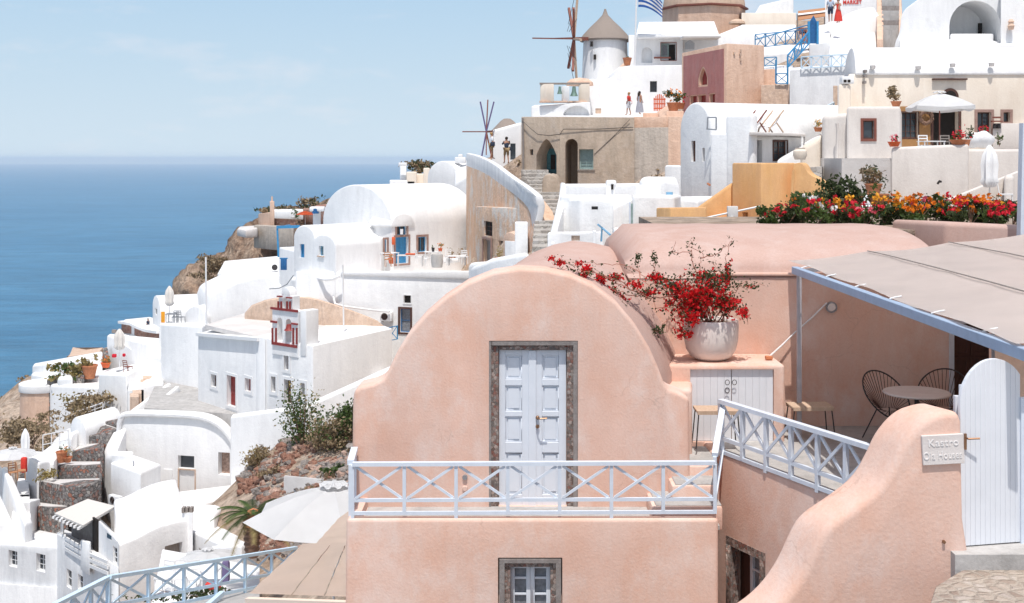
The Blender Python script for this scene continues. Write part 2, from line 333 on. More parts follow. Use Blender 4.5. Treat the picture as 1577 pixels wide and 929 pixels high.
M['redw'] = wood('red brown wood', (.17, .05, .035), (.26, .09, .06))
M['oldw'] = wood('old grey wood', (.20, .17, .15), (.34, .30, .27))
M['orangew'] = wood('varnished teak', (.36, .16, .075), (.50, .25, .12))
M['lightw'] = wood('light slats', (.46, .32, .22), (.60, .44, .32))
M['maroon'] = flat('maroon paint', (.26, .035, .03), .55, var=.2)
M['red'] = flat('red cloth', (.62, .045, .03), .8)
M['orange'] = flat('orange paint', (.70, .13, .04), .6)
M['terracotta'] = flat('terracotta', (.50, .19, .09), .8, var=.2)
M['marblew'] = flat('white lettering stone', (.80, .77, .75), .6, var=.04)
M['dark'] = flat('dark interior', (.018, .014, .012), .9)
M['glass'] = glass('window glass')
M['curtain'] = flat('grey net curtain', (.22, .23, .25), .8, var=.3, scale=14)
M['metal'] = flat('grey metal', (.32, .33, .35), .45, .6)
M['iron'] = flat('dark iron', (.05, .045, .045), .5, .3)
M['bronze'] = flat('green bronze', (.16, .25, .21), .5, .4)
M['brass'] = flat('old brass', (.30, .17, .10), .4, .7)
M['whitep'] = flat('white paint', (.78, .78, .78), .5, var=.03)
M['pot'] = flat('cream glazed pot', (.76, .69, .645), .6, var=.04, scale=3)
M['canvas'] = flat('beige canvas', (.78, .70, .655), .85, var=.05, scale=1.2, bd=.004)
M['umb'] = flat('white umbrella cloth', (.84, .845, .85), .85, var=.03, scale=2, bd=.004)
M['umbb'] = flat('cream umbrella cloth', (.70, .66, .61), .85, var=.05)
M['thatch'] = wood('grey thatch', (.20, .165, .14), (.36, .30, .26), (10, 10, 1.2), .95, 2)
M['marble'] = plaster('pale marble', (.66, .60, .57), (.74, .69, .66), scale=3, streak=0, bumpd=.003, fine=60, rough=.6)
M['leaf'] = leafm('green leaves', (.035, .065, .018), (.10, .15, .04))
M['leafd'] = leafm('dark leaves', (.025, .04, .014), (.065, .085, .03))
M['leafy'] = leafm('dry yellow leaves', (.22, .17, .07), (.36, .29, .12))
M['scrub'] = leafm('dry scrub', (.20, .145, .085), (.34, .26, .16), trans=.1)
M['bract'] = leafm('crimson bracts', (.50, .008, .012), (.72, .025, .03), 20, .35)
M['fred'] = leafm('magenta flowers', (.58, .012, .03), (.74, .035, .06), 20, .2)
M['fora'] = leafm('orange flowers', (.70, .14, .01), (.82, .26, .015), 20, .2)
M['fyel'] = leafm('amber flowers', (.80, .32, .02), (.88, .45, .05), 20, .2)
M['fwhi'] = leafm('white flowers', (.75, .72, .68), (.85, .82, .8), 20, .2)
M['fpin'] = leafm('pink flowers', (.72, .10, .16), (.80, .2, .25), 20, .2)
M['stem'] = flat('brown stems', (.22, .13, .09), .8)
M['stemr'] = flat('reddish stems', (.40, .17, .12), .8)
M['stemp'] = flat('pale bark', (.42, .36, .31), .85)
M['skin'] = flat('skin', (.45, .25, .17), .6, var=.03)
M['hair'] = flat('dark hair', (.03, .018, .012), .6)
M['fair'] = flat('fair hair', (.40, .24, .10), .6)
M['navy'] = flat('navy cloth', (.03, .045, .08), .85)
M['khaki'] = flat('khaki cloth', (.34, .24, .13), .85)
M['shirtw'] = flat('white shirt cloth', (.72, .74, .78), .85, var=.04)
M['shirtb'] = flat('pale blue cloth', (.42, .50, .60), .85, var=.04)
M['greyc'] = flat('grey violet cloth', (.36, .37, .43), .85)
M['flagb'] = flat('flag blue cloth', (.05, .17, .48), .8)
M['grape'] = flat('purple cloth', (.16, .13, .26), .85)
# ---------------------------------------------------------------- more builders
def frame_bm(bm, wl, c, w, h, dn, t, th):
    obox(bm, wl, c, 0, dn, h / 2 - t / 2, w, th, t); obox(bm, wl, c, 0, dn, -h / 2 + t / 2, w, th, t)
    for s in (-1, 1): obox(bm, wl, c, s * (w / 2 - t / 2), dn, 0, t, th, h - 2 * t)
    return bm
def opn(wl, x0, y0, x1, y1, kind='win', fm='whitep', gm='glass', d=.22, sur=None, sw=.12, sill=None, nx=2, ny=2, arch=False, pointed=False, name=None, ft=.05, label=None, handle=False):
    c, w, h = wl.rect(x0, y0, x1, y1)
    return dict(wl=wl, c=c, w=w, h=h, kind=kind, fm=fm, gm=gm, d=d, sur=sur, sw=sw, sill=sill, nx=nx, ny=ny, arch=arch, pointed=pointed, name=name, ft=ft, label=label, handle=handle)
def fill(parent, o):
    wl, c, w, h, d = o['wl'], o['c'], o['w'], o['h'], o['d']; k = o['kind']; e = .003
    nm = o['name'] or ('door' if k.startswith('door') else 'window'); res = None
    dn = -d + .035
    if k in ('win', 'shut'):
        bm = frame_bm(NB(), wl, c, w - e, h - e, dn + .03, o['ft'], .05)
        iw = w - 2 * o['ft']; ih = h - 2 * o['ft']
        for i in range(1, o['nx']): obox(bm, wl, c, -iw / 2 + iw * i / o['nx'], dn + .03, 0, .035, .035, ih)
        for j in range(1, o['ny']): obox(bm, wl, c, 0, dn + .03, -ih / 2 + ih * j / o['ny'], iw, .028, .03)
        res = add(nm, bm, M[o['fm']], parent)
        gb = NB(); obox(gb, wl, c, 0, dn - .012, 0, iw + .02, .02, ih + .02); add('pane', gb, M[o['gm']], res)
    elif k == 'dark':
        gb = NB(); obox(gb, wl, c, 0, dn, 0, w - e, .03, h - e); res = add(nm, gb, M[o['gm']], parent)
    elif k == 'door':
        bm = NB(); obox(bm, wl, c, 0, dn, 0, w - e, .04, h - e)
        for i in range(o['nx']):
            cw = w / o['nx']
            for j in range(o['ny']):
                ch = h / o['ny']; frame_bm(bm, wl, c + wl.U * (-w / 2 + cw * (i + .5)) + V(0, 0, -h / 2 + ch * (j + .5)), cw * .94, ch * .95, dn + .03, cw * .16, .02)
        res = add(nm, bm, M[o['fm']], parent)
        if o['handle']: hb = NB(); obox(hb, wl, c, w * .3, dn + .08, -.05, .12, .04, .04); add('handle', hb, M['brass'], res)
    elif k == 'none': pass
    if o['label'] and res: res['label'] = o['label']
    if o['sur']:
        sw = o['sw']; bm = frame_bm(NB(), wl, c, w + 2 * sw, h + 2 * sw, .012, sw, .06)
        add(nm + '_surround', bm, M[o['sur']], parent)
    if o['sill']:
        bm = NB(); obox(bm, wl, c, 0, .05, -h / 2 - .04, w + .2, .16, .07); add('sill', bm, M[o['sill']], res or parent)
    return res
def wallmesh(parent, name, bm, mat, ops=(), bevel=.08, seg=2, smooth=35, **kw):
    cuts = [cutout(o['wl'], o['c'], o['w'], o['h'], o['d'], o['arch'] or o['pointed'], o['pointed']) for o in ops if o['d'] > 0]
    w = solid(name, bm, M[mat] if isinstance(mat, str) else mat, parent, cuts, bevel, seg, smooth, **kw)
    for o in ops: fill(parent, o)
    return w
def base_of(bm):
    xs = [v.co.x for v in bm.verts]; ys = [v.co.y for v in bm.verts]; return Vector(((min(xs) + max(xs)) / 2, (min(ys) + max(ys)) / 2, min(v.co.z for v in bm.verts)))
def house(name, label, cat, bm, mat, ops=(), group=None, wname='wall', bevel=.08, seg=2, smooth=35):
    t = thing(name, label, cat, base_of(bm), group); wallmesh(t, wname, bm, mat, ops, bevel, seg, smooth); return t
def single(name, label, cat, bm, mat, group=None, kind=None, bevel=.06, seg=2, cuts=()):
    return tag(solid(name, bm, M[mat], None, cuts, bevel, seg), label, cat, group, kind)
def railing(label, A, B, h, n, mat, t=.045, hi=.30, lo=.07, group=None, long=(), cat='railing', x=True, mid=True, lift=0, name='railing', detail=True):
    A = Vector(A); B = Vector(B); T = thing(name, label, cat, (A + B) / 2, group); m = M[mat]; Z = V(0, 0, 1); dz = Z * lift
    add('top_rail', beam(NB(), A + Z * h, B + Z * h, t * 1.7, t * 1.1), m, T)
    if mid: add('middle_rail', beam(NB(), A + Z * h * hi, B + Z * h * hi, t * .8, t), m, T)
    add('bottom_rail', beam(NB(), A + Z * h * lo, B + Z * h * lo, t * .8, t), m, T)
    for i in range(n + 1):
        p = A.lerp(B, i / n); add('post', beam(NB(), p + Z * ((-.03) if i in long else h * lo * .7), p + Z * (h - t * .5), t, t, up=(B - A).normalized()), m, T)
    if x:
        for i in range(n):
            p = A.lerp(B, (i + .06) / n); q = A.lerp(B, (i + .94) / n); h0 = h * ((hi if mid else lo)) + t * .6; h1 = h - t * .8; nn = (B - A).cross(Z).normalized() * (t * .25)
            bm = NB(); beam(bm, p + Z * h0 + nn, q + Z * h1 + nn, t * .45, t * .75); beam(bm, p + Z * h1 - nn, q + Z * h0 - nn, t * .45, t * .75)
            add('cross_brace', bm, m, T)
    return T
def pipe(name, label, pts, r, mat, cat='pipe', n=6, group=None):
    return add(name, tube(NB(), pts, r, n), M[mat], None, label, cat, group)
def text(parent, s, wl, c, size, mat, depth=.006, name='lettering', off=.02, bold=0, sx=1.0):
    cu = bpy.data.curves.new('t', 'FONT'); cu.body = s; cu.size = size; cu.extrude = depth; cu.align_x = 'CENTER'; cu.align_y = 'CENTER'; cu.offset = bold; cu.space_character = 1.08
    o = bpy.data.objects.new('t', cu); COL.objects.link(o); dg = bpy.context.evaluated_depsgraph_get(); me = bpy.data.meshes.new_from_object(o.evaluated_get(dg)); bpy.data.objects.remove(o, do_unlink=True)
    m = Matrix((wl.U * sx, V(0, 0, 1), wl.N)).transposed().to_4x4(); me.transform(Matrix.Translation(c + wl.N * off) @ m); me.materials.clear(); me.materials.append(M[mat]); me.name = name
    return addme(name, me, parent, smooth=0)
def leaves(bm, pts, size, rnd=R, jit=.5, flatz=0):
    for p in pts:
        s = size * (1 + rnd.uniform(-jit, jit)); a = Vector((rnd.gauss(0, 1), rnd.gauss(0, 1), rnd.gauss(0, 1) * (1 - flatz))).normalized(); b = a.cross(Vector((rnd.gauss(0, 1), rnd.gauss(0, 1), rnd.gauss(0, 1)))).normalized()
        c = a.cross(b) * s * .12
        v = [bm.verts.new(p - a * s), bm.verts.new(p + b * s * .55 + c), bm.verts.new(p + a * s), bm.verts.new(p - b * s * .55 + c)]; bm.faces.new(v)
    return bm
def cloud(c, r, n, rnd=R, hollow=.35, bias=0, clumps=0):
    c = Vector(c); out = []; cl = [Vector((rnd.uniform(-1, 1), rnd.uniform(-1, 1), rnd.uniform(-1, 1))) * .75 for _ in range(clumps)]
    for _ in range(n):
        if cl:
            q = rnd.choice(cl); v = q + Vector((rnd.gauss(0, .22), rnd.gauss(0, .22), rnd.gauss(0, .22)))
        else:
            v = Vector((rnd.gauss(0, 1), rnd.gauss(0, 1), rnd.gauss(0, 1))).normalized() * (hollow + (1 - hollow) * rnd.random() ** .5)
        out.append(c + Vector((v.x * r[0], v.y * r[1], v.z * r[2])))
    return out
def bush(name, label, cat, c, r, n, ls, mat, group=None, stems=5, clumps=9, mat2=None, n2=0, smat='stem'):
    """c = ground point; foliage sits on stems above it"""
    c = Vector(c); t = thing(name, label, cat, c, group); top = c + V(0, 0, r[2] * 1.0)
    bm = NB(); leaves(bm, cloud(top, r, n, clumps=clumps), ls); add('foliage', bm, M[mat], t, smooth=0, keep=True)
    if mat2: bm = NB(); leaves(bm, [p for p in cloud(top + V(0, 0, r[2] * .1), (r[0], r[1], r[2] * 1.05), n2, clumps=clumps, hollow=.7)], ls * .9); add('flowers' if 'f' == mat2[0] or mat2 == 'bract' else 'dry_foliage', bm, M[mat2], t, smooth=0, keep=True)
    bm = NB()
    for k in range(stems):
        e = top + Vector((R.uniform(-.7, .7) * r[0], R.uniform(-.7, .7) * r[1], R.uniform(-.2, .7) * r[2])); tube(bm, [c + V(R.uniform(-.1, .1) * r[0], 0, -.05), (c + e) / 2 + V(R.uniform(-.1, .1), 0, .05) * r[0], e], .03 * max(r[2], .3), 5, .008)
    add('stems', bm, M[smat], t); return t
def umbrella_open(label, c, r, h, mat='umb', n=8, drop=.22, group=None, polem='whitep', vent=True, valance=.0, tilt=0, zp=0, cat='umbrella', rot=.2):
    """c = foot of the pole; rim radius r, rim height h, apex h + drop*r"""
    c = Vector(c); t = thing('open_umbrella', label, cat, c, group)
    add('pole', tube(NB(), [c, c + V(0, 0, h + drop * r)], .028, 8), M[polem], t)
    bm = NB(); K = 6; prev = None; ap = c + V(0, 0, h + drop * r); N = n * 6; rings = []
    for j in range(1, K + 1):
        f = j / K; ring = []
        for i in range(N):
            a = 2 * pi * i / N + rot; q = (i % 6) / 6; sag = sin(pi * q); rr = r * f * cos(pi / n) / cos((q - .5) * 2 * pi / n) * (1 - .05 * sag * f)
            ring.append(ap + V(rr * cos(a), rr * sin(a), -drop * r * f - sag * .035 * r * f * f + (drop * r * .12) * sin(pi * f)))
        rings.append(ring)
    R_ = [[bm.verts.new(p) for p in rg] for rg in rings]; top = bm.verts.new(ap)
    for i in range(N): bm.faces.new((top, R_[0][i], R_[0][(i + 1) % N]))
    for a, b in zip(R_, R_[1:]):
        for i in range(N): bm.faces.new((a[i], b[i], b[(i + 1) % N], a[(i + 1) % N]))
    if valance:
        vr = [bm.verts.new(v.co + V(0, 0, -valance * (1 + .25 * sin(i * 1.05)))) for i, v in enumerate(R_[-1])]
        for i in range(N): bm.faces.new((R_[-1][i], vr[i], vr[(i + 1) % N], R_[-1][(i + 1) % N]))
    g = bm.faces[:]; ret = bmesh.ops.solidify(bm, geom=g, thickness=.02); cn = add('canopy', bm, M[mat], t, smooth=9)
    if vent:
        bm = NB(); N2 = 32; tp = bm.verts.new(ap + V(0, 0, .10)); a = [bm.verts.new(ap + V(.16 * r * cos(2 * pi * i / N2), .16 * r * sin(2 * pi * i / N2), .02 + (.03 if i % 4 < 2 else -.02))) for i in range(N2)]
        for i in range(N2): bm.faces.new((tp, a[i], a[(i + 1) % N2]))
        bmesh.ops.solidify(bm, geom=bm.faces[:], thickness=.006); add('vent_cap', bm, M[mat], cn)
    bm = NB()
    for i in range(n):
        a = 2 * pi * i / n + rot; beam(bm, ap + V(0, 0, -.03), ap + V(r * .98 * cos(a), r * .98 * sin(a), -drop * r - .02), .018)
    add('ribs', bm, M[polem], t)
    return t
def umbrella_closed(label, c, h, mat='umbb', r=.2, group=None):
    c = Vector(c); t = thing('closed_umbrella', label, 'umbrella', c, group)
    add('pole', tube(NB(), [c, c + V(0, 0, h)], .025, 8), M['whitep'], t)
    bm = NB(); N = 24; prof = [(.02, h + .06), (.05, h), (.14, h - .28), (.17, h - .6), (.15, h - 1.05), (.18, h - 1.2), (.10, h - 1.38)]; rings = []
    for rr, z in prof: rings.append([bm.verts.new(c + V(*(rr * r / .2 * (1 + .22 * (1 if i % 3 == 0 else -.4)) * q for q in (cos(2 * pi * i / N), sin(2 * pi * i / N))), z)) for i in range(N)])
    for a, b in zip(rings, rings[1:]):
        for i in range(N): bm.faces.new((a[i], b[i], b[(i + 1) % N], a[(i + 1) % N]))
    bm.faces.new(rings[0]); bm.faces.new(rings[-1]); add('folded_canopy', bm, M[mat], t, smooth=50)
    add('base', lathe(NB(), c, [(.0, .0), (.22, 0), (.22, .05), (.05, .08), (0, .08)]), M['metal'], t); return t
def potp(label, c, r, h, mat='terracotta', plant='leaf', pr=.25, n=60, flower=None, nf=20, group=None, cat='potted plant', ls=.05):
    """a plant pot (lathe) with its plant"""
    c = Vector(c); t = thing('potted_plant', label, cat, c, group)
    add('pot', lathe(NB(), c, [(0, 0), (r * .66, 0), (r * .9, h * .6), (r, h * .9), (r * 1.08, h * .9), (r * 1.08, h), (r * .9, h), (r * .85, h * .88), (0, h * .86)], 16), M[mat], t)
    if n: bm = NB(); leaves(bm, cloud(c + V(0, 0, h + pr * .7), (pr, pr, pr * .9), n, clumps=5), ls); add('foliage', bm, M[plant], t, smooth=0, keep=True)
    if flower: bm = NB(); leaves(bm, cloud(c + V(0, 0, h + pr * .9), (pr, pr, pr * .8), nf, hollow=.8), ls); add('flowers', bm, M[flower], t, smooth=0, keep=True)
    return t
def table(label, c, w, d, h, mat='whitep', rz=0, group=None, legm=None, round_=False):
    c = Vector(c); t = thing('table', label, 'table', c, group); rot = Matrix.Rotation(rz, 3, 'Z')
    if round_:
        add('tabletop', lathe(NB(), c, [(0, h - .03), (w / 2, h - .03), (w / 2 + .01, h - .015), (w / 2, h), (0, h)], 32), M[mat], t)
        add('pedestal', lathe(NB(), c, [(0, 0), (w * .28, 0), (w * .26, .03), (.03, .06), (.03, h - .03), (0, h - .03)], 16), M[legm or mat], t)
    else:
        add('tabletop', box(NB(), c + V(0, 0, h - .02), (w, d, .04), rz), M[mat], t)
        for i in (-1, 1):
            for j in (-1, 1): p = c + rot @ V(i * (w / 2 - .05), j * (d / 2 - .05), 0); add('leg', beam(NB(), p, p + V(0, 0, h - .04), .045), M[legm or mat], t)
    return t
def chair(label, c, rz=0, mat='whitep', seatm=None, group=None, s=1.0):
    c = Vector(c); t = thing('chair', label, 'chair', c, group); q = Matrix.Rotation(rz, 3, 'Z')
    f = lambda x, y, z: c + q @ V(x * s, y * s, z * s)
    add('seat', box(NB(), f(0, 0, .45), (.42 * s, .42 * s, .04 * s), rz), M[seatm or mat], t)
    for i in (-1, 1):
        add('leg', beam(NB(), f(i * .18, -.18, 0), f(i * .18, -.18, .43), .035), M[mat], t); add('leg', beam(NB(), f(i * .18, .18, 0), f(i * .18, .18, .43), .035), M[mat], t)
    bm = NB()
    for i in (-1, 1): beam(bm, f(i * .18, .19, .47), f(i * .18, .26, .88), .035)
    for z in (.62, .74, .86): beam(bm, f(-.18, .2 + (z - .5) * .15, z), f(.18, .2 + (z - .5) * .15, z), .02, .05)
    add('backrest', bm, M[mat], t); return t
def ac_unit(label, wl, px0, py0, px1, py1, group=None):
    c, w, h = wl.rect(px0, py0, px1, py1); t = thing('air_conditioner', label, 'air conditioner', c + V(0, 0, -h / 2), group)
    bm = NB(); obox(bm, wl, c, 0, .15, 0, w, .26, h); add('casing', bev(bm, .02), M['whitep'], t)
    bm = NB(); fc = c + wl.N * .29 + wl.U * (-w * .12)
    for k in range(5): 
        rr = h * .38 * (k + 1) / 5; tube(bm, [fc + wl.U * (rr * cos(a)) + V(0, 0, rr * sin(a)) for a in [2 * pi * i / 20 for i in range(21)]], .008, 4)
    g = add('fan_grille', bm, M['iron'], t); bm = NB()
    bmesh.ops.create_circle(bm, cap_ends=True, radius=h * .36, segments=20, matrix=Matrix.Translation(c + wl.N * .284 + wl.U * (-w * .12)) @ Matrix((wl.U, V(0, 0, 1), wl.N)).transposed().to_4x4()); add('fan', bm, M['brownw'], g)
    bm = NB()
    for s in (-1, 1): obox(bm, wl, c, s * w * .35, .14, -h / 2 - .03, .04, .28, .05)
    add('bracket', bm, M['metal'], t); return t
def person(label, c, h, face, pose='stand', top='shirtw', bottom='khaki', hair='hair', group=None, dress=False, hat=None, bag=None, longhair=False, stride=.12):
    """one continuous skinned body; face = heading angle (0 = facing +Y)"""
    c = Vector(c); t = thing('person', label, 'person', c, group); s = h / 1.75; q = Matrix.Rotation(face, 3, 'Z')
    f = lambda x, y, z: c + q @ V(x * s, y * s, z * s)
    J = dict(pel=(0, 0, .95), wa=(0, .01, 1.10), ch=(0, .01, 1.30), nk=(0, 0, 1.48), hd=(0, .02, 1.60), tp=(0, .02, 1.70), sl=(-.17, 0, 1.42), sr=(.17, 0, 1.42),
             hl=(-.09, 0, .92), hr=(.09, 0, .92), kl=(-.10, .03 + stride * .5, .50), kr=(.10, .03 - stride * .3, .50), al=(-.10, stride, .08), ar=(.10, -stride, .08), tl=(-.11, stride + .15, .03), tr=(.11, -stride + .15, .03))
    arms = dict(stand=((-.23, -.02, 1.15), (-.24, .08, .92), (-.24, .12, .84)), phone=((-.24, .16, 1.24), (-.08, .34, 1.44), (-.04, .38, 1.50)), bent=((-.25, -.02, 1.16), (-.16, .20, 1.12), (-.10, .26, 1.13)), out=((-.32, .08, 1.24), (-.30, .30, 1.30), (-.29, .38, 1.33)))
    a = arms[pose]; b = arms['stand' if pose == 'bent' else pose]
    J.update(el=a[0], wl=a[1], fl=a[2], er=(-b[0][0], b[0][1], b[0][2]), wr=(-b[1][0], b[1][1], b[1][2]), fr=(-b[2][0], b[2][1], b[2][2]))
    rad = dict(pel=.135, wa=.115, ch=.14, nk=.055, hd=.10, tp=.075, sl=.06, sr=.06, hl=.09, hr=.09, kl=.058, kr=.058, al=.04, ar=.04, tl=.038, tr=.038, el=.042, er=.042, wl=.03, wr=.03, fl=.035, fr=.035)
    E = [('pel', 'wa'), ('wa', 'ch'), ('ch', 'nk'), ('nk', 'hd'), ('hd', 'tp'), ('ch', 'sl'), ('ch', 'sr'), ('sl', 'el'), ('sr', 'er'), ('el', 'wl'), ('er', 'wr'), ('wl', 'fl'), ('wr', 'fr'), ('pel', 'hl'), ('pel', 'hr'), ('hl', 'kl'), ('hr', 'kr'), ('kl', 'al'), ('kr', 'ar'), ('al', 'tl'), ('ar', 'tr')]
    def skin(name, names, grow, mat, extra=None, par=t):
        nm = [k for k in J if k in names]; me = bpy.data.meshes.new(name); ex = extra or []
        me.from_pydata([f(*J[k]) for k in nm] + [f(*e[0]) for e in ex], [(nm.index(x), nm.index(y)) for x, y in E if x in nm and y in nm] + [(nm.index(e[2]), len(nm) + i) for i, e in enumerate(ex)], [])
        o = bpy.data.objects.new('tmp', me); COL.objects.link(o); o.modifiers.new('s', 'SKIN'); sv = me.skin_vertices[0].data
        for i, k in enumerate(nm): sv[i].radius = ((rad[k] + grow) * s,) * 2; sv[i].use_root = (k == nm[0])
        for i, e in enumerate(ex): sv[len(nm) + i].radius = (e[1] * s,) * 2
        sb = o.modifiers.new('u', 'SUBSURF'); sb.levels = 1; sb.render_levels = 1
        dg = bpy.context.evaluated_depsgraph_get(); m2 = bpy.data.meshes.new_from_object(o.evaluated_get(dg)); bpy.data.objects.remove(o, do_unlink=True); m2.name = name; m2.materials.clear(); m2.materials.append(M[mat])
        return addme(name, m2, par, smooth=80)
    skin('body', list(J), 0, 'skin')
    if dress:
        bm = NB(); pr = [(.15, 1.38), (.135, 1.2), (.125, 1.08), (.19, .9), (.27, .5), (.31, .16)]
        lathe(bm, c, [(r * s, z * s) for r, z in pr], 20, sy=.75); add('dress', bm, M[top], t, smooth=60)
    else:
        skin('shirt', ['pel', 'wa', 'ch', 'sl', 'sr', 'el', 'er'], .022, top)
        skin('trousers', ['pel', 'hl', 'hr', 'kl', 'kr'], .024, bottom)
    bm = NB(); hc = f(0, -.012, 1.665); bmesh.ops.create_uvsphere(bm, u_segments=12, v_segments=8, radius=.105 * s, matrix=Matrix.Translation(hc) @ Matrix.Diagonal((1, 1.05, .95, 1)))
    if longhair: bmesh.ops.create_uvsphere(bm, u_segments=10, v_segments=8, radius=.1 * s, matrix=Matrix.Translation(f(0, -.09, 1.50)) @ Matrix.Diagonal((1, .6, 1.9, 1)))
    add('hair', bm, M[hair], t, smooth=60)
    bm = NB(); bmesh.ops.create_uvsphere(bm, u_segments=8, v_segments=6, radius=.018 * s, matrix=Matrix.Translation(f(0, .125, 1.60))); add('nose', bm, M['skin'], t)
    if bag: bm = NB(); b0 = f(.26, 0, .98); box(bm, b0, (.10 * s, .28 * s, .26 * s), face); bev(bm, .02); add('bag', bm, M[bag], t)
    return t
print('helpers ok')
# ---------------------------------------------------------------- sea and air
def grid(name, xs, ys, zf, mat, kind='structure', smooth=180, **kw):
    bm = NB(); vv = [[bm.verts.new((x, y, zf(x, y))) for x in xs] for y in ys]
    for a, b in zip(vv, vv[1:]):
        for i in range(len(xs) - 1): bm.faces.new((a[i], a[i + 1], b[i + 1], b[i]))
    return add(name, bm, mat, None, kind=kind, smooth=smooth, keep=True, **kw)
SEA = -110.0
m, nt, b = newmat('sea water'); v = pos(nt, (1, 1, 1)); b.inputs['Roughness'].default_value = .38; b.inputs['IOR'].default_value = 1.33; b.inputs['Specular IOR Level'].default_value = .35
big = nz(nt, pos(nt, (.35, 1, 1)), .006, 5, .6); c = ramp(nt, big, [(.35, (.038, .165, .30)), (.65, (.062, .21, .355))])
wv_ = nz(nt, pos(nt, (.28, 1, 1)), .045, 7, .75); c = mixc(nt, .28, c, ramp(nt, wv_, [(.38, (.15, .15, .15)), (.62, (.85, .85, .85))]), 'OVERLAY'); nt.links.new(c, b.inputs['Base Color']); w1 = nz(nt, pos(nt, (.5, 1, 1)), .12, 8, .72); bump(nt, b, w1, 1.0, 3.0); M['sea'] = m
bm = NB(); a = [bm.verts.new(q) for q in ((-26000, -400, SEA), (26000, -400, SEA), (26000, 26000, SEA), (-26000, 26000, SEA))]; bm.faces.new(a); add('sea', bm, M['sea'], None, 'open blue sea reaching the horizon', kind='structure', smooth=0)
m = bpy.data.materials.new('haze'); m.use_nodes = True; nt = m.node_tree; nt.nodes.remove(nt.nodes['Principled BSDF'])
pv = nt.nodes.new('ShaderNodeVolumePrincipled'); pv.inputs['Color'].default_value = (.86, .93, 1.0, 1); pv.inputs['Density'].default_value = .00008; pv.inputs['Anisotropy'].default_value = .1
nt.links.new(pv.outputs[0], nt.nodes['Material Output'].inputs['Volume'])
box(bm := NB(), (0, 12700, (SEA - 1 + 26) / 2), (53000, 26800, 26 - (SEA - 1))); add('haze', bm, m, None, kind='stuff', smooth=0)
# ---------------------------------------------------------------- foreground: the peach house
T = thing('peach_house', 'peach vaulted house with pale double door behind the long balcony railing', 'house', (0.2, 18, -4.54))
Y0 = 16.0
prof = [(543, 620), (545, 603), (553, 596), (575, 591), (590, 584), (600, 566), (612, 541), (630, 512), (655, 484), (685, 458), (720, 435), (760, 419), (800, 413), (840, 415), (880, 424), (915, 440), (950, 466), (978, 499), (1000, 535), (1014, 566), (1022, 588), (1030, 600), (1048, 606), (1062, 614)]
pts = [P(541, 830, Y0)] + [P(x, y, Y0) for x, y in prof] + [P(1064, 830, Y0)]
wA = W((400, Y0), (1200, Y0)); fc, fw, fh = wA.rect(753, 525, 890, 787)
bm = NB(); prism(bm, pts, (0, .55, 0)); bm2 = bm
cuts = [cutout(wA, fc, fw, fh, .16)]
wallmesh(T, 'facade', bm2, 'peach', (), .0) if False else None
solid('facade', bm2, M['peach'], T, cuts, .055, 4, 30)
# barrel roof behind the facade, a little lower than its rim
def curve_prof(lst, dy, sx=1.0, cx=805):
    return [(cx + (x - cx) * sx, y + dy) for x, y in lst]
rp = curve_prof([(590, 588), (600, 566), (612, 541), (630, 512), (655, 484), (685, 458), (720, 435), (760, 419), (800, 413), (840, 415), (880, 424), (915, 440), (950, 466), (978, 499), (1000, 535), (1014, 566), (1024, 592)], 4, .985)
bm = NB(); A0 = [P(x, y, Y0 + .3) for x, y in rp]; A0 = [P(596, 760, Y0 + .3)] + A0 + [P(1024, 760, Y0 + .3)]
NS = 14; rings = []
for j in range(NS + 1):
    k = j / NS; o = V(.95 * k + .18 * sin(k * 3), 5.6 * k, 0.035 * sin(k * 9)); rings.append([bm.verts.new(p + o + V(0, 0, .012 * sin(i * 2.1 + j))) for i, p in enumerate(A0)])
bm.faces.new(rings[0]); bm.faces.new(rings[-1][::-1])
for a, b in zip(rings, rings[1:]):
    for i in range(len(a)): bm.faces.new((a[i], a[(i + 1) % len(a)], b[(i + 1) % len(a)], b[i]))
add('barrel_roof', bm, M['rose'], T, smooth=60)
# body under the shoulders
add('side_wall', bev(blk([(556, 16.5), (1056, 16.5), (1056, 18.9), (575, 18.9)], ('z', -3.5), -9.5), .08, 3), M['peach'], T)
# stone door surround
bmx = NB(); l, w, h = wA.rect(753, 525, 768, 787); obox(bmx, wA, l, 0, -.10, 0, w - .004, .13, h)
r_, w2, h2 = wA.rect(873, 525, 890, 787); obox(bmx, wA, r_, 0, -.10, 0, w2 - .004, .13, h2)
tp, w3, h3 = wA.rect(768, 525, 873, 540); obox(bmx, wA, tp, 0, -.10, 0, w3 + .002, .13, h3)
bev(bmx, .008, 1); add('stone_surround', bmx, M['trimstone'], T)
bmx = NB(); q, w4, h4 = wA.rect(753, 526, 756.5, 787); obox(bmx, wA, q, 0, -.07, 0, w4, .14, h4); q, w4, h4 = wA.rect(883, 526, 889.5, 787); obox(bmx, wA, q, 0, -.07, 0, w4, .14, h4); q, w4, h4 = wA.rect(757, 526, 883, 532); obox(bmx, wA, q, 0, -.07, 0, w4, .14, h4)
add('outer_surround', bmx, M['trimplain'], T)
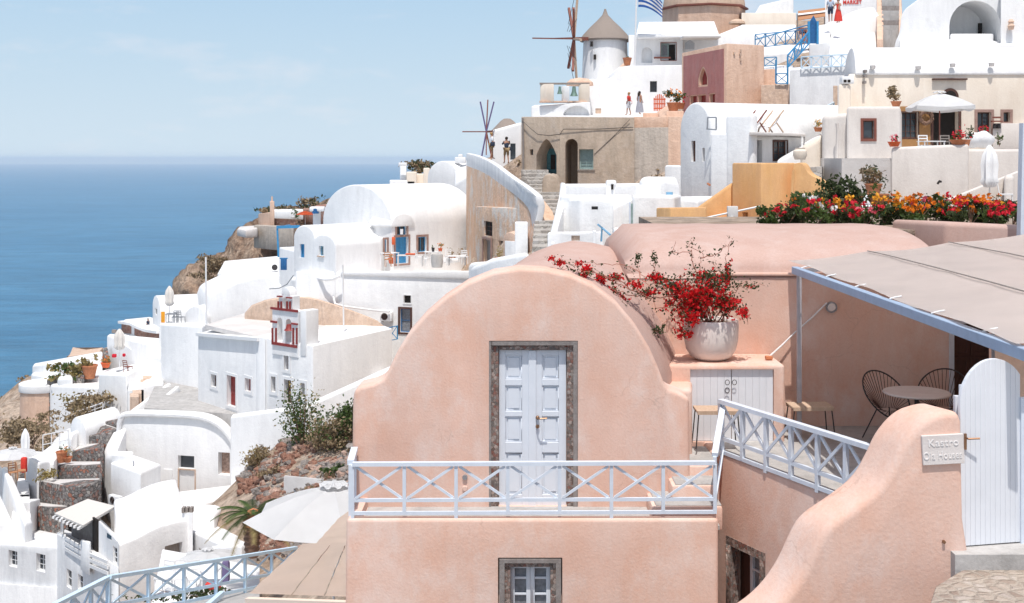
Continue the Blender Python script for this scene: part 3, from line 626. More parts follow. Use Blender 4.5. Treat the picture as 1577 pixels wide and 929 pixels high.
def leaf_door(x0, x1, px0, px1, lab):
    d = -.13; c, w, h = wA.rect(x0, 541, x1, 786); bm = NB(); obox(bm, wA, c, 0, d - .012, 0, w, .02, h)
    ys = [(541, 549), (586, 596), (636, 644), (684, 700), (765, 786)]
    for a, b in ((x0, px0), (px1, x1)):
        cc, ww, hh = wA.rect(a, 541, b, 786); obox(bm, wA, cc, 0, d + .013, 0, ww, .03, hh)
    for a, b in ys:
        cc, ww, hh = wA.rect(px0, a, px1, b); obox(bm, wA, cc, 0, d + .013, 0, ww - .001, .03, hh)
    for (a, b), (a2, b2) in zip(ys, ys[1:]):
        cc, ww, hh = wA.rect(px0, b, px1, a2); frame_bm(bm, wA, cc, ww - .002, hh - .002, d + .006, .014, .02)
        obox(bm, wA, cc, 0, d + .004, 0, ww - .07, .012, hh - .07)
    bev(bm, .004, 1); return add('door_leaf', bm, M['door'], T)
dl = leaf_door(768.5, 819, 778, 804, 0); dr = leaf_door(820, 872.5, 835, 861, 0)
bm = NB(); c, w, h = wA.rect(814, 541, 826, 786); obox(bm, wA, c, 0, -.093, 0, w, .03, h); bev(bm, .006, 1); add('centre_batten', bm, M['door'], dr)
bm = NB(); hp = wA.hit(828, 645) + V(0, -.0, 0); tube(bm, [hp + V(0, .1, 0), hp + V(0, .0, 0), hp + V(.03, -.03, .005), hp + V(.12, -.03, .01)], .010, 8); bmesh.ops.create_uvsphere(bm, u_segments=12, v_segments=8, radius=.026, matrix=Matrix.Translation(hp + V(0, .07, 0))); add('handle', bm, M['brass'], dr)
bm = NB(); hp = wA.hit(828, 659); bmesh.ops.create_uvsphere(bm, u_segments=12, v_segments=8, radius=.026, matrix=Matrix.Translation(hp + V(0, .075, 0)) @ Matrix.Diagonal((1, .6, 1, 1))); add('lock', bm, M['brass'], dr)
# small wall fittings
for (x, y, mt) in ((716, 735, 'metal'), (716, 752, 'peach')):
    bm = NB(); q = wA.hit(x, y); tube(bm, [q + V(0, .01, 0), q + V(0, -.03, 0)], .036, 14, .03); add('wall_fitting', bm, M[mt], T)
# ---------------------------------------------------------------- lower front block and balcony floor
YF = 15.05; wF = W((400, YF), (1200, YF)); T2 = thing('lower_house', 'lower peach block under the balcony, with a stone framed window', 'house', (0.2, 15.5, -9.5))
c, w, h = wF.rect(767, 859, 866, 990); fr = [XY(533, YF), XY(1106, YF)]
bm = NB(); n = 16; ring0 = []; 
poly = [Vector((fr[0].x, YF)), Vector((fr[1].x, YF)), Vector((fr[1].x + .12, 16.35)), Vector((fr[0].x + .05, 16.35))]
a = [bm.verts.new((p.x + (-.06 if i in (0, 3) else 0), p.y, -9.5)) for i, p in enumerate(poly)]; b_ = [bm.verts.new((p.x, p.y, -4.385)) for p in poly]
bm.faces.new(a); bm.faces.new(b_)
for i in range(4): bm.faces.new((a[i], a[(i + 1) % 4], b_[(i + 1) % 4], b_[i]))
lipc = NB(); box(lipc, ((fr[0].x + fr[1].x) / 2 + .1, 15.85, -4.3), (fr[1].x - fr[0].x - .10, 1.35, .42))
solid('front_wall', bm, M['peach'], T2, [cutout(wF, c, w, h, .2), lipc], .045, 4, 30)
add('balcony_floor', box(NB(), ((fr[0].x + fr[1].x) / 2 + .1, 15.6, -4.53), (fr[1].x - fr[0].x - .12, .85, .05)), M['concrete'], T2)
bm = NB(); ww = .075
for (x0, y0, x1, y1) in ((769, 861, 777, 990), (856, 861, 864, 990), (777, 861, 856, 867)):
    cc, w_, h_ = wF.rect(x0, y0, x1, y1); obox(bm, wF, cc, 0, -.055, 0, w_, .14, h_)
add('outer_surround', bm, M['trimplain'], T2)
bm = NB()
for (x0, y0, x1, y1) in ((777, 867, 786, 990), (848, 867, 856, 990), (786, 867, 848, 874)):
    cc, w_, h_ = wF.rect(x0, y0, x1, y1); obox(bm, wF, cc, 0, -.09, 0, w_, .14, h_)
add('stone_surround', bm, M['trimstone'], T2)
def casement(parent, wl, x0, y0, x1, y1, ycuts, d):
    cc, w_, h_ = wl.rect(x0, y0, x1, y1); bm = NB(); t = .05; frame_bm(bm, wl, cc, w_, h_, d + .02, t, .045)
    for y in ycuts: q = wl.hit((x0 + x1) / 2, y); obox(bm, wl, Vector((cc.x, cc.y, q.z)), 0, d + .02, 0, w_ - 2 * t, .03, .028)
    bev(bm, .004, 1); o = add('casement', bm, M['door'], parent); g = NB(); obox(g, wl, cc, 0, d - .005, 0, w_ - .06, .01, h_ - .06); add('pane', g, M['curtain'], o); return o
casement(T2, wF, 786.5, 874, 817, 990, (896, 921), -.17); casement(T2, wF, 817.5, 874, 848, 990, (896, 921), -.17)
# ---------------------------------------------------------------- balcony railing and its return
wR = 15.10
railing('long pale blue balcony railing in front of the peach house door', P(543, 798, wR), P(1101, 796, wR), .66, 7, 'rail', .042, .33, .09, long=(0, 2, 3, 5, 7) and (0, 2, 5))
railing('short pale blue side railing at the left end of the balcony', P(540, 800, 15.22), P(546, 775, 15.95), .70, 1, 'rail', .05, .33, .09, x=False, mid=False)
railing('short sloping pale blue rail between the balcony and the terrace', P(1101, 778, 15.25), P(1113, 701, 16.5), .62, 1, 'rail', .045, .33, .09, x=False, mid=False)
# ---------------------------------------------------------------- terrace block, steps, ledge
ZT = -3.94; T3 = thing('terrace', 'peach terrace block with grey floor, right of the balcony', 'terrace', (4.5, 15.5, -9.5))
q0 = V(2.68, 16.75); q1 = V(3.83, 14.33); q2 = V(4.6, 12.6)
wT = W(q0, q1, True)
tf = [Vector((2.62, 18.6)), q0.xy if hasattr(q0, 'xy') else q0, q1, q2, Vector((9, 12.6)), Vector((9, 18.6))]
bm = NB(); a = [bm.verts.new((p.x, p.y, -9.5)) for p in tf]; b_ = [bm.verts.new((p.x, p.y, ZT)) for p in tf]; bm.faces.new(a); bm.faces.new(b_)
for i in range(len(tf)): bm.faces.new((a[i], a[(i + 1) % len(tf)], b_[(i + 1) % len(tf)], b_[i]))
cT, wTw, wTh = wT.rect(1118, 838, 1178, 960)
solid('terrace_wall', bm, M['peach'], T3, [cutout(wT, cT, wTw, wTh, .25)], .04, 3, 30)
bm = NB(); ins = [Vector((2.75, 18.5)), Vector((2.8, 16.8)), Vector((3.95, 14.36)), Vector((4.72, 12.7)), Vector((8.9, 12.7)), Vector((8.9, 18.5))]
prism(bm, [V(p.x, p.y, ZT - .1) for p in ins], (0, 0, .106)); add('terrace_floor', bm, M['concrete'], T3)
bm = NB(); frame_bm(bm, wT, cT, wTw - .004, wTh, -.055, .11, .13); bev(bm, .012, 1); add('stone_surround', bm, M['trimstone'], T3)
casement(T3, wT, 1140, 850, 1169, 960, (885, 915), -.2)
bm = NB(); obox(bm, wT, cT, -wTw * .25, -.21, 0, wTw * .4, .02, wTh - .1); add('window_shutter', bm, M['brownw'], T3)
railing('pale blue railing along the edge of the shaded terrace', (2.79, 16.55, ZT), (4.28, 13.35, ZT), .70, 7, 'rail', .05, .30, .04, long=(0, 2, 4, 6))
# steps from the balcony up to the terrace
ST = thing('terrace_steps', 'peach steps with grey treads between the balcony and the terrace', 'steps', (2.3, 16, -4.6))
for (x0, x1, y0, y1, zt) in ((1.74, 2.62, 15.35, 16.02, -4.32), (2.02, 2.62, 15.62, 16.4, -4.13), (2.17, 2.70, 16.05, 17.1, -3.99)):
    bm = box(NB(), ((x0 + x1) / 2, (y0 + y1) / 2, (zt - 4.62) / 2), (x1 - x0, y1 - y0, zt + 4.62)); add('step', bev(bm, .03, 2), M['peach'], ST)
    add('tread', bev(box(NB(), ((x0 + x1) / 2 + .02, (y0 + y1) / 2 + .01, zt + .005), (x1 - x0 - .06, y1 - y0 - .05, .03)), .01, 1), M['concrete'], ST)
# back house with a barrel roof running across
YB = 18.2; HB = thing('back_house', 'wide peach house with a long rounded roof behind the flower pot', 'house', (4, 20, -4.5))
xl = XY(968, YB).x; xr = 6.62
bm = NB(); sec = [(YB, -1.76)]
for i in range(0, 15):
    t = pi / 2 * i / 14; sec.append((YB + .08 + 2.6 * (1 - cos(t)), -1.70 + .565 * sin(t) ** .85))
sec += [(YB + 4.0, -1.16), (YB + 5, -1.7), (YB + 5, -1.76)]
NSB = 18; rings = []
for j in range(NSB + 1):
    k = j / NSB; x = xl + (xr - xl) * k; e = min(k / .05, (1 - k) / .05, 1); sh = (1 - sqrt(max(0, 1 - (1 - e) ** 2))) ; rings.append([bm.verts.new((x, y + (.0 if z < -1.75 else sh * .25), z - (0 if z < -1.75 else sh * .30 * (z + 1.75) / .6) + .006 * sin(j * 1.9 + z * 3))) for y, z in sec])
bm.faces.new(rings[0]); bm.faces.new(rings[-1][::-1])
for a, b in zip(rings, rings[1:]):
    for i in range(len(a)): bm.faces.new((a[i], a[(i + 1) % len(a)], b[(i + 1) % len(a)], b[i]))
bmesh.ops.recalc_face_normals(bm, faces=bm.faces)
wb_ = box(NB(), ((xl + .03 + xr - .03) / 2, YB + 2.4, (-9.5 - 1.76) / 2), (xr - xl - .06, 4.78, 9.5 - 1.76))
wB = W(V(2, YB), V(9, YB), True); opd = opn(wB, 1468, 497, 1527, 657, 'door', 'brownw', d=.15, nx=2, ny=3, handle=False)
c_ = cutout(wB, opd['c'], opd['w'], opd['h'], .15)
add('rounded_roof', bm, M['rose'], HB, smooth=50); solid('wall', wb_, M['peach'], HB, [c_], 0, 2, 50); fill(HB, opd)
bm = frame_bm(NB(), wB, opd['c'], opd['w'] + .12, opd['h'] + .1, .02, .06, .05); add('door_surround', bm, M['rail'], HB)
add('ledge_moulding', bev(box(NB(), ((xl + xr) / 2 + .4, YB + .02, -1.70), (xr - xl - 1.2, .08, .05)), .02, 2), M['peach'], HB)
# side house right of the terrace; its hidden front is extended to block light
SH = single('side_house', 'dusky red wall at the right end of the shaded terrace', 'house', blk([(1532, 12.9), (1900, 12.9), (1900, 18.15), (1532, 18.15)], ('z', -1.85), -4.1), 'salmon')
# cupboard ledge
CB = thing('ledge_cupboard', 'peach masonry ledge with white double cupboard doors', 'cupboard', (3.0, 17.7, ZT)); YC = 17.2; wC = W(V(2, YC), V(5, YC), True)
x0 = XY(1030, YC).x; x1 = XY(1209, YC).x; zt = Zp(562, YC)
bm = box(NB(), ((x0 + x1) / 2, (YC + YB) / 2, (zt + ZT - .3) / 2), (x1 - x0, YB - YC, zt - ZT + .3)); cc, cw, ch = wC.rect(1063, 569, 1192, 681)
solid('masonry', bm, M['peach'], CB, [cutout(wC, cc, cw, ch, .09)], .045, 4, 30)
for a, b in ((1063.5, 1127), (1128, 1191.5)):
    bm = NB(); n = 6
    for i in range(n): q, qw, qh = wC.rect(a + (b - a) * i / n, 570, a + (b - a) * (i + 1) / n - .22, 680); obox(bm, wC, q, 0, -.06, 0, qw, .03, qh)
    dd = add('cupboard_door', bm, M['gate'], CB)
    for yy in ((589, 601) if a < 1100 else (589,)):
        bm = NB(); q = wC.hit(1120 if a < 1100 else 1131, yy) + V(0, -.0, 0)
        tube(bm, [q + V(.030 * cos(t), .04 - .045, .035 * sin(t)) for t in [2 * pi * i / 14 for i in range(15)]], .005, 5); add('ring_handle', bm, M['iron'], dd)
# low curb between the barrel and the ledge, and valley filler
single('low_parapet', 'small peach curb between the barrel roof and the ledge', 'wall', blk([(1026, 16.6), (1066, 16.6), (1066, 18.2), (1026, 18.2)], 600, -4.6), 'peach', bevel=.06, seg=3)
# flower pot
pc = V((1095 - CX) / F * 17.66, 17.66, zt + .002)
PT = thing('flower_pot', 'large cream bowl planter standing on the cupboard ledge', 'planter', pc)
add('bowl', lathe(NB(), pc, [(0, 0), (.20, 0), (.29, .05), (.355, .15), (.385, .30), (.39, .47), (.385, .56), (.375, .575), (.355, .56), (.35, .50), (0, .49)], 48), M['pot'], PT, smooth=50)
add('soil', lathe(NB(), pc, [(0, .485), (.352, .485), (.352, .515), (.2, .53), (0, .52)], 24), M['dirt'], PT)
# ---------------------------------------------------------------- bougainvillea growing from the pot
RB = random.Random(11); BG = thing('bougainvillea', 'bougainvillea with crimson bracts sprawling out of the cream bowl over the barrel roof', 'plant', pc + V(0, 0, .5))
YP = 17.66
def br(pts, wob=.03):
    out = []; pts = [P(x, y, d) for x, y, d in pts]
    for a, b in zip(pts, pts[1:]):
        for k in range(5): out.append(a.lerp(b, k / 5) + Vector((RB.uniform(-wob, wob), RB.uniform(-wob, wob), RB.uniform(-wob, wob))) * (0 if k == 0 else 1))
    return out + [pts[-1]]
mains = [ # rows: pixel x, pixel y, depth
 [(1090, 497, 17.6), (1060, 450, 17.4), (1035, 436, 17.3), (1005, 452, 17.1), (975, 448, 16.9), (940, 430, 16.75), (905, 418, 16.65), (880, 408, 16.6), (850, 398, 16.6)],
 [(1085, 497, 17.6), (1040, 455, 17.3), (1000, 460, 17.0), (965, 440, 16.85), (930, 425, 16.7), (885, 416, 16.6), (862, 412, 16.6)],
 [(1000, 452, 17.1), (975, 455, 16.9), (955, 450, 16.8), (940, 443, 16.7), (962, 468, 16.7)],
 [(975, 448, 16.9), (985, 420, 17.4), (965, 411, 17.6), (930, 406, 17.6), (900, 404, 17.4)],
 [(1095, 497, 17.65), (1075, 440, 17.7), (1068, 410, 17.8), (1065, 385, 17.8), (1034, 390, 17.8), (1040, 372, 17.8)],
 [(1095, 497, 17.65), (1080, 450, 17.8), (1078, 410, 17.9), (1082, 390, 17.9), (1060, 380, 17.9), (1070, 370, 17.9)],
 [(1078, 398, 17.9), (1100, 392, 17.8), (1118, 380, 17.7), (1128, 372, 17.7)], [(1110, 497, 17.7), (1118, 450, 17.75), (1119, 410, 17.8), (1122, 385, 17.8), (1127, 370, 17.8)],
 [(1112, 497, 17.7), (1125, 455, 17.6), (1140, 440, 17.6), (1160, 441, 17.6), (1178, 440, 17.6)], [(1105, 497, 17.6), (1130, 470, 17.5), (1150, 478, 17.4), (1152, 500, 17.4)],
 [(1090, 497, 17.5), (1060, 490, 17.2), (1048, 478, 17.1), (1020, 500, 17.1), (1008, 510, 17.0)], [(1095, 497, 17.6), (1050, 470, 17.2), (1010, 475, 17.0), (1000, 440, 17.3), (982, 410, 17.6), (980, 388, 17.7)],
 [(1040, 460, 17.3), (1010, 440, 17.5), (1007, 410, 17.7), (1004, 385, 17.7)], [(1090, 490, 17.5), (1075, 470, 17.3), (1062, 495, 17.2), (1058, 515, 17.2)], [(1100, 495, 17.6), (1090, 455, 17.3), (1100, 430, 17.5), (1110, 415, 17.7), (1095, 405, 17.8)],
 [(1095, 497, 17.6), (1115, 470, 17.4), (1108, 450, 17.4), (1130, 440, 17.5), (1150, 432, 17.7)]]
bm = NB(); bp = []
for i, mpts in enumerate(mains):
    p = br(mpts); bp.append(p); tube(bm, p, .011 if i in (0, 1, 4, 9) else .008, 5, .003)
add('branches', bm, M['stemr'], BG)
bm = NB(); tube(bm, br([(1095, 500, 17.6), (1075, 470, 17.5), (1060, 450, 17.35), (1040, 433, 17.3), (1020, 438, 17.2), (1005, 452, 17.1)], .01), .014, 6, .009); add('bare_branch', bm, M['stemp'], BG)
lv = NB(); fl = NB()
def rp_(c, s): return c + Vector((RB.gauss(0, s), RB.gauss(0, s * .8), RB.gauss(0, s)))
for p in bp:
    for q in p:
        if RB.random() < .55: leaves(lv, [rp_(q, .035) for _ in range(RB.randint(2, 6))], .022, RB)
for (x, y, sx, sy, n, f) in ((1085, 463, 30, 20, 420, .55), (1060, 468, 20, 20, 260, .75), (1100, 440, 22, 16, 260, .30), (1030, 436, 18, 8, 150, .25), (1115, 470, 18, 16, 170, .3), (1062, 485, 18, 12, 200, .8), (1075, 455, 20, 12, 260, .85), (1010, 427, 12, 6, 80, .65), (1125, 466, 12, 8, 110, .75), (1085, 425, 26, 8, 160, .2), (1120, 420, 6, 14, 90, .25), (1146, 482, 5, 9, 50, .9),
        (862, 405, 6, 4, 28, .95), (892, 405, 6, 3, 20, .8), (903, 415, 5, 5, 40, .9), (900, 427, 4, 5, 36, .95), (925, 430, 8, 5, 60, .85), (948, 428, 10, 4, 60, .6), (940, 450, 8, 6, 50, .85), (955, 460, 7, 6, 40, .85), (965, 470, 4, 4, 20, .5), (978, 438, 10, 5, 46, .5), (1000, 452, 12, 5, 60, .5), (850, 397, 3, 2, 10, .9), (1012, 510, 7, 5, 34, .0), (982, 398, 3, 6, 26, .0), (1006, 400, 3, 7, 26, .0), (1155, 440, 12, 2, 26, .15), (1048, 512, 8, 8, 50, .6), (1062, 515, 4, 5, 26, .95), (1045, 445, 16, 12, 150, .5), (1035, 470, 12, 12, 60, .5)):
    dep = 17.35 if x > 1020 else 16.65 + max(0, (x - 880)) / 140 * .45
    for k in range(n):
        c = P(x + RB.gauss(0, sx * .6), y + RB.gauss(0, sy * .6), dep + RB.gauss(0, .12 if x > 1020 else .03))
        if RB.random() < f: leaves(fl, [rp_(c, .012) for _ in range(3)], .024, RB)
        else: leaves(lv, [rp_(c, .02) for _ in range(2)], .021, RB)
add('leaves', lv, M['leafd'], BG, smooth=0, keep=True); add('bracts', fl, M['bract'], BG, smooth=0, keep=True)
# ---------------------------------------------------------------- canopy over the terrace
CN = thing('terrace_canopy', 'beige canvas canopy on a pale blue frame over the terrace', 'canopy', (6, 13, ZT))
add('edge_beam', bev(beam(NB(), (3.97, 17.35, -1.56), (4.113, 9.75, -1.56), .09, .10), .006, 1), M['beamb'], CN)
add('post', bev(beam(NB(), (4.02, 17.3, ZT), (4.02, 17.3, -1.6), .062), .006, 1), M['postm'], CN)
add('rear_beam', beam(NB(), (4.0, 17.5, -1.60), (8.8, 17.5, -1.08), .06), M['rail'], CN)
bm = NB(); NX, NY = 40, 70; vv = []
for i in range(NX + 1):
    u = i / NX; x = 4.06 + 4.7 * u; row = []
    for j in range(NY + 1):
        v_ = j / NY; y = 18.16 - 8.22 * v_; z = -1.475 + .50 * u + .012 * sin(y * 2.3 + x) * sin(x * 1.3) - .05 * sin(pi * ((x - 4.06) % 1.18) / 1.18) * .6 - .015 * abs(sin(pi * v_ * 7)) * (1 - u) + .02 * noise.noise(Vector((x * .8, y * .5, 0)))
        sh = .035 * sin(v_ * pi * 7) ** 2 * (1 if i == 0 else 0); row.append(bm.verts.new((x + sh, y, z)))
    vv.append(row)
for a, b in zip(vv, vv[1:]):
    for j in range(NY): bm.faces.new((a[j], a[j + 1], b[j + 1], b[j]))
bmesh.ops.solidify(bm, geom=bm.faces[:], thickness=.006); add('canvas', bm, M['canvas'], CN, smooth=60)
for xs in (5.19, 6.37, 7.55):
    bm = NB(); uu = (xs - 4.06) / 4.7; tube(bm, [(xs + .012 * sin(y * 2), y, -1.46 + .50 * uu + .02 * noise.noise(Vector((xs * .8, y * .5, 0))) + .004) for y in [18.0 - k * .3 for k in range(27)]], .008, 5); add('seam', bm, M['oldw'], CN)
for k in range(6):
    yy = 17.0 - k * 1.25; xb = 3.97 + (17.35 - yy) / 8.95 * .17; add('clip', tube(NB(), [(xb, yy, -1.50), (xb + .05, yy, -1.485), (xb + .13, yy, -1.47)], .009, 6), M['whitep'], CN)
# bulkhead lamp and its cable
lp = wB.hit(1280, 473); LT = thing('wall_lamp', 'round grey bulkhead lamp on the shaded peach wall', 'lamp', lp)
bm = NB(); tube(bm, [lp + V(0, .01, 0), lp + V(0, -.04, 0)], .082, 24); add('housing', bm, M['metal'], LT); bm = NB(); tube(bm, [lp + V(0, -.041, 0), lp + V(0, -.06, 0)], .06, 20, .045); add('lens', bm, M['pot'], LT)
pipe('white_cable', 'white cable sloping from the bulkhead lamp down to the ledge', [wB.hit(1272, 466) + V(0, -.05, 0), wB.hit(1250, 488) + V(0, -.04, 0), wB.hit(1222, 512) + V(0, -.06, 0), wB.hit(1200, 532) + V(0, -.1, 0), P(1185, 549, 17.8)], .013, 'whitep', 'cable')
single('junction_box', 'small brown junction box on the corner of the ledge', 'box', box(NB(), P(1184, 552, 17.6) + V(0, 0, .01), (.10, .08, .05)), 'terracotta', bevel=.008, seg=1)
# stools
def stool(label, c, rz, w, h, d=.36):
    c = Vector(c); t = thing('slatted_stool', label, 'stool', c, 'slatted stools on the terrace'); q = Matrix.Rotation(rz, 3, 'Z'); f = lambda x, y, z: c + q @ V(x, y, z)
    bm = NB(); n = 9
    for i in range(n): tube(bm, [f(-w / 2 - .01, -d / 2 + d * (i + .5) / n, h), f(w / 2, -d / 2 + d * (i + .5) / n, h)], d / n * .48, 6)
    [beam(bm, f(-w / 2, j * d / 2, h - .015), f(w / 2, j * d / 2, h - .015), .03, .05) for j in (-1, 1)]; add('seat', bm, M['lightw'], t); bm = NB()
    for i in (-1, 1):
        for j in (-1, 1): add('leg', tube(NB(), [f(i * (w / 2 - .02), j * (d / 2 - .02), h - .02), f(i * (w / 2 + .02), j * (d / 2 + .01), 0)], .009, 6), M['iron'], t)
        beam(bm, f(i * (w / 2 - .02), -d / 2, h - .025), f(i * (w / 2 - .02), d / 2, h - .025), .018)
    for j in (-1, 1): beam(bm, f(-w / 2 + .02, j * d / 2, h - .025), f(w / 2 - .02, j * d / 2, h - .025), .018)
    add('frame', bm, M['iron'], t)
stool('slatted wooden stool in front of the white cupboard doors', P(1103, 680, 16.75) + V(0, 0, -.06), 0, .56, .50)
stool('slatted wooden stool beside the blue canopy post', P(1247, 664, 17.2) + V(0, 0, -.06), .05, .56, .42)
# round table and wire chairs
tb = V(5.55, 16.95, ZT); TB = thing('round_table', 'round pale table in the shade under the canopy', 'table', tb)
add('tabletop', lathe(NB(), tb, [(0, .72), (.44, .72), (.455, .735), (.44, .75), (0, .75)], 40), M['marble'], TB)
add('pedestal', lathe(NB(), tb, [(0, 0), (.22, 0), (.2, .02), (.035, .05), (.03, .7), (.12, .72), (0, .72)], 20), M['iron'], TB)
def wire_chair(label, c, rz):
    c = Vector(c); t = thing('wire_chair', label, 'chair', c, 'wire chairs round the terrace table'); q = Matrix.Rotation(rz, 3, 'Z'); f = lambda x, y, z: c + q @ V(x, y, z)
    rim = [f(.36 * cos(a), .06 + .30 * sin(a) * .9, .62 + .30 * sin(a)) for a in [2 * pi * i / 36 for i in range(37)]]; add('rim', tube(NB(), rim, .011, 6), M['iron'], t)
    bm = NB()
    for i in range(36): tube(bm, [rim[i], f(.12 * cos(2 * pi * i / 36), .02 + .1 * sin(2 * pi * i / 36), .42)], .0045, 4)
    add('cord_seat', bm, M['brownw'], t)
    for a, b in ((-1, -1), (1, -1), (-1, 1), (1, 1)): add('leg', tube(NB(), [f(a * .12, b * .12, .42), f(a * .26, b * .26, 0)], .010, 6), M['iron'], t)
wire_chair('dark wire chair left of the round table', (5.30, 17.35, ZT), .5); wire_chair('dark wire chair behind the right side of the round table', (6.1, 17.5, ZT), -.5)
# ---------------------------------------------------------------- curved stair wall in the right foreground
YW = 10.0; CW = thing('stair_wall', 'tall peach wall curving down beside the white gate, carrying the name plaque', 'wall', P(1350, 929, YW) + V(0, 0, -2))
def smooth_poly(pts, it=2):
    for _ in range(it):
        o = [pts[0]]
        for a, b in zip(pts, pts[1:]): o += [(a[0] * .75 + b[0] * .25, a[1] * .75 + b[1] * .25), (a[0] * .25 + b[0] * .75, a[1] * .25 + b[1] * .75)]
        pts = o + [pts[-1]]
    return pts
top = smooth_poly([(1090, 985), (1160, 962), (1205, 930), (1238, 885), (1258, 838), (1275, 810), (1312, 786), (1358, 752), (1380, 712), (1395, 678), (1425, 645), (1458, 634), (1478, 634), (1484, 650)], 2)
pts = [P(1090, 1200, YW)] + [P(x, y, YW) for x, y in top] + [P(1485, 700, YW), P(1487, 800, YW), P(1497, 866, YW), P(1497, 1200, YW)]
bm = NB(); prism(bm, pts, (-.16, .38, .0)); bmesh.ops.subdivide_edges(bm, edges=[e for e in bm.edges if e.calc_length() > .3], cuts=1)
bmesh.ops.dissolve_limit(bm, angle_limit=.01, verts=bm.verts, edges=bm.edges)
solid('masonry', bm, M['peach'], CW, (), .09, 6, 60)
wW = W(V(2, YW), V(5, YW), True); c, w, h = wW.rect(1419, 667, 1483, 716); PL = thing('name_plaque', 'pale stone plaque with raised lettering on the curved peach wall', 'sign', c + V(0, -.02, -h / 2))
m0 = Matrix.Rotation(radians(-3.2), 4, 'Y'); bm = NB(); obox(bm, wW, c, 0, .012, 0, w, .03, h * .93); bmesh.ops.transform(bm, matrix=Matrix.Translation(c) @ m0 @ Matrix.Translation(-c), verts=bm.verts); add('slab', bev(bm, .004, 1), M['marble'], PL)
t1 = text(PL, 'Kastro', wW, c + V(.01, 0, .055), .085, 'marblew', .004, 'lettering', .028, 0); t2 = text(PL, 'Oia Houses', wW, c + V(.0, 0, -.048), .085, 'marblew', .004, 'lettering', .028, 0, .72)
for t_ in (t1, t2): t_.rotation_euler = (0, radians(-3.2), 0)
bm = NB(); q = wW.hit(1453, 834); tube(bm, [q + V(0, .02, 0), q + V(0, -.025, 0)], .016, 12, .012); add('pipe_stub', bm, M['brass'], CW)
# white gate
GT = thing('plank_gate', 'white arched plank gate at the right edge of the photo', 'gate', P(1525, 838, 10.6)); wG = W((1478, 10.08), (1572, 10.2)); NPL = 12
gc, gw, gh = wG.rect(1481, 553, 1570, 838); z0 = Zp(838, 10.14)
bm = NB(); Lg = (wG.hit(1571, 700) - wG.hit(1479, 700)).length; L0 = wG.hit(1479, 700)
def gtop(s): s = min(max(s, 0), 1); return 553 + 72 * (1 - sqrt(max(0, 1 - (2 * s - 1 - .12) ** 2 / 1.30)))
for i in range(NPL):
    a, b = i / NPL + .002, (i + 1) / NPL - .0005; pp = []
    for k in range(5): s = a + (b - a) * k / 4; q = L0 + wG.U * (Lg * s); pp.append(V(q.x, q.y, Zp(gtop(s), 10.14)))
    qa = L0 + wG.U * (Lg * a); qb = L0 + wG.U * (Lg * b); prism(bm, [V(qa.x, qa.y, z0)] + pp + [V(qb.x, qb.y, z0)], wG.N * -.035)
bev(bm, .002, 1); add('planks', bm, M['gate'], GT)
bm = NB(); 
for zz in (600, 720, 815): q = P(1525, zz, 10.2); obox(bm, wG, q, 0, -.03, 0, Lg * .96, .02, .09)
add('cross_bars', bm, M['gate'], GT)
bm = NB(); q = wG.hit(1488, 674); tube(bm, [q + V(-.01, .0, -.0), q + V(0, -.05, 0), q + V(.09, -.055, .005)], .008, 8); box(bm, q + V(-.012, -.01, -.03), (.02, .02, .13)); add('handle', bm, M['brass'], GT)
add('latch_post', beam(NB(), P(1480, 700, 10.16) + V(-.02, .03, -.75), P(1480, 620, 10.16) + V(-.02, .03, .05), .05), M['gate'], GT)
add('hinge_post', beam(NB(), V(*wG.hit(1576, 836)), V(*wG.hit(1576, 612)), .06), M['rail'], GT)
# landing and cobbled path
bm = NB(); z1 = -3.30
prism(bm, [V(3.55, 9.9, -9.5), V(8, 9.9, -9.5), V(8, 12.58, -9.5), V(3.55, 12.58, -9.5)], (0, 0, 9.5 - 3.17)); add('landing', bm, M['concrete'], None, kind='structure')
bm = NB(); pth = [V(3.02, 9.0), V(3.27, 9.55), V(3.72, 10.05), V(8, 10.6), V(8, 4.5), V(2.9, 4.5)]
prism(bm, [V(p.x, p.y, -9.5) for p in pth], (0, 0, 9.5 + z1 + .006)); bev(bm, .03, 2); add('path', bm, M['cobble'], None, kind='structure')
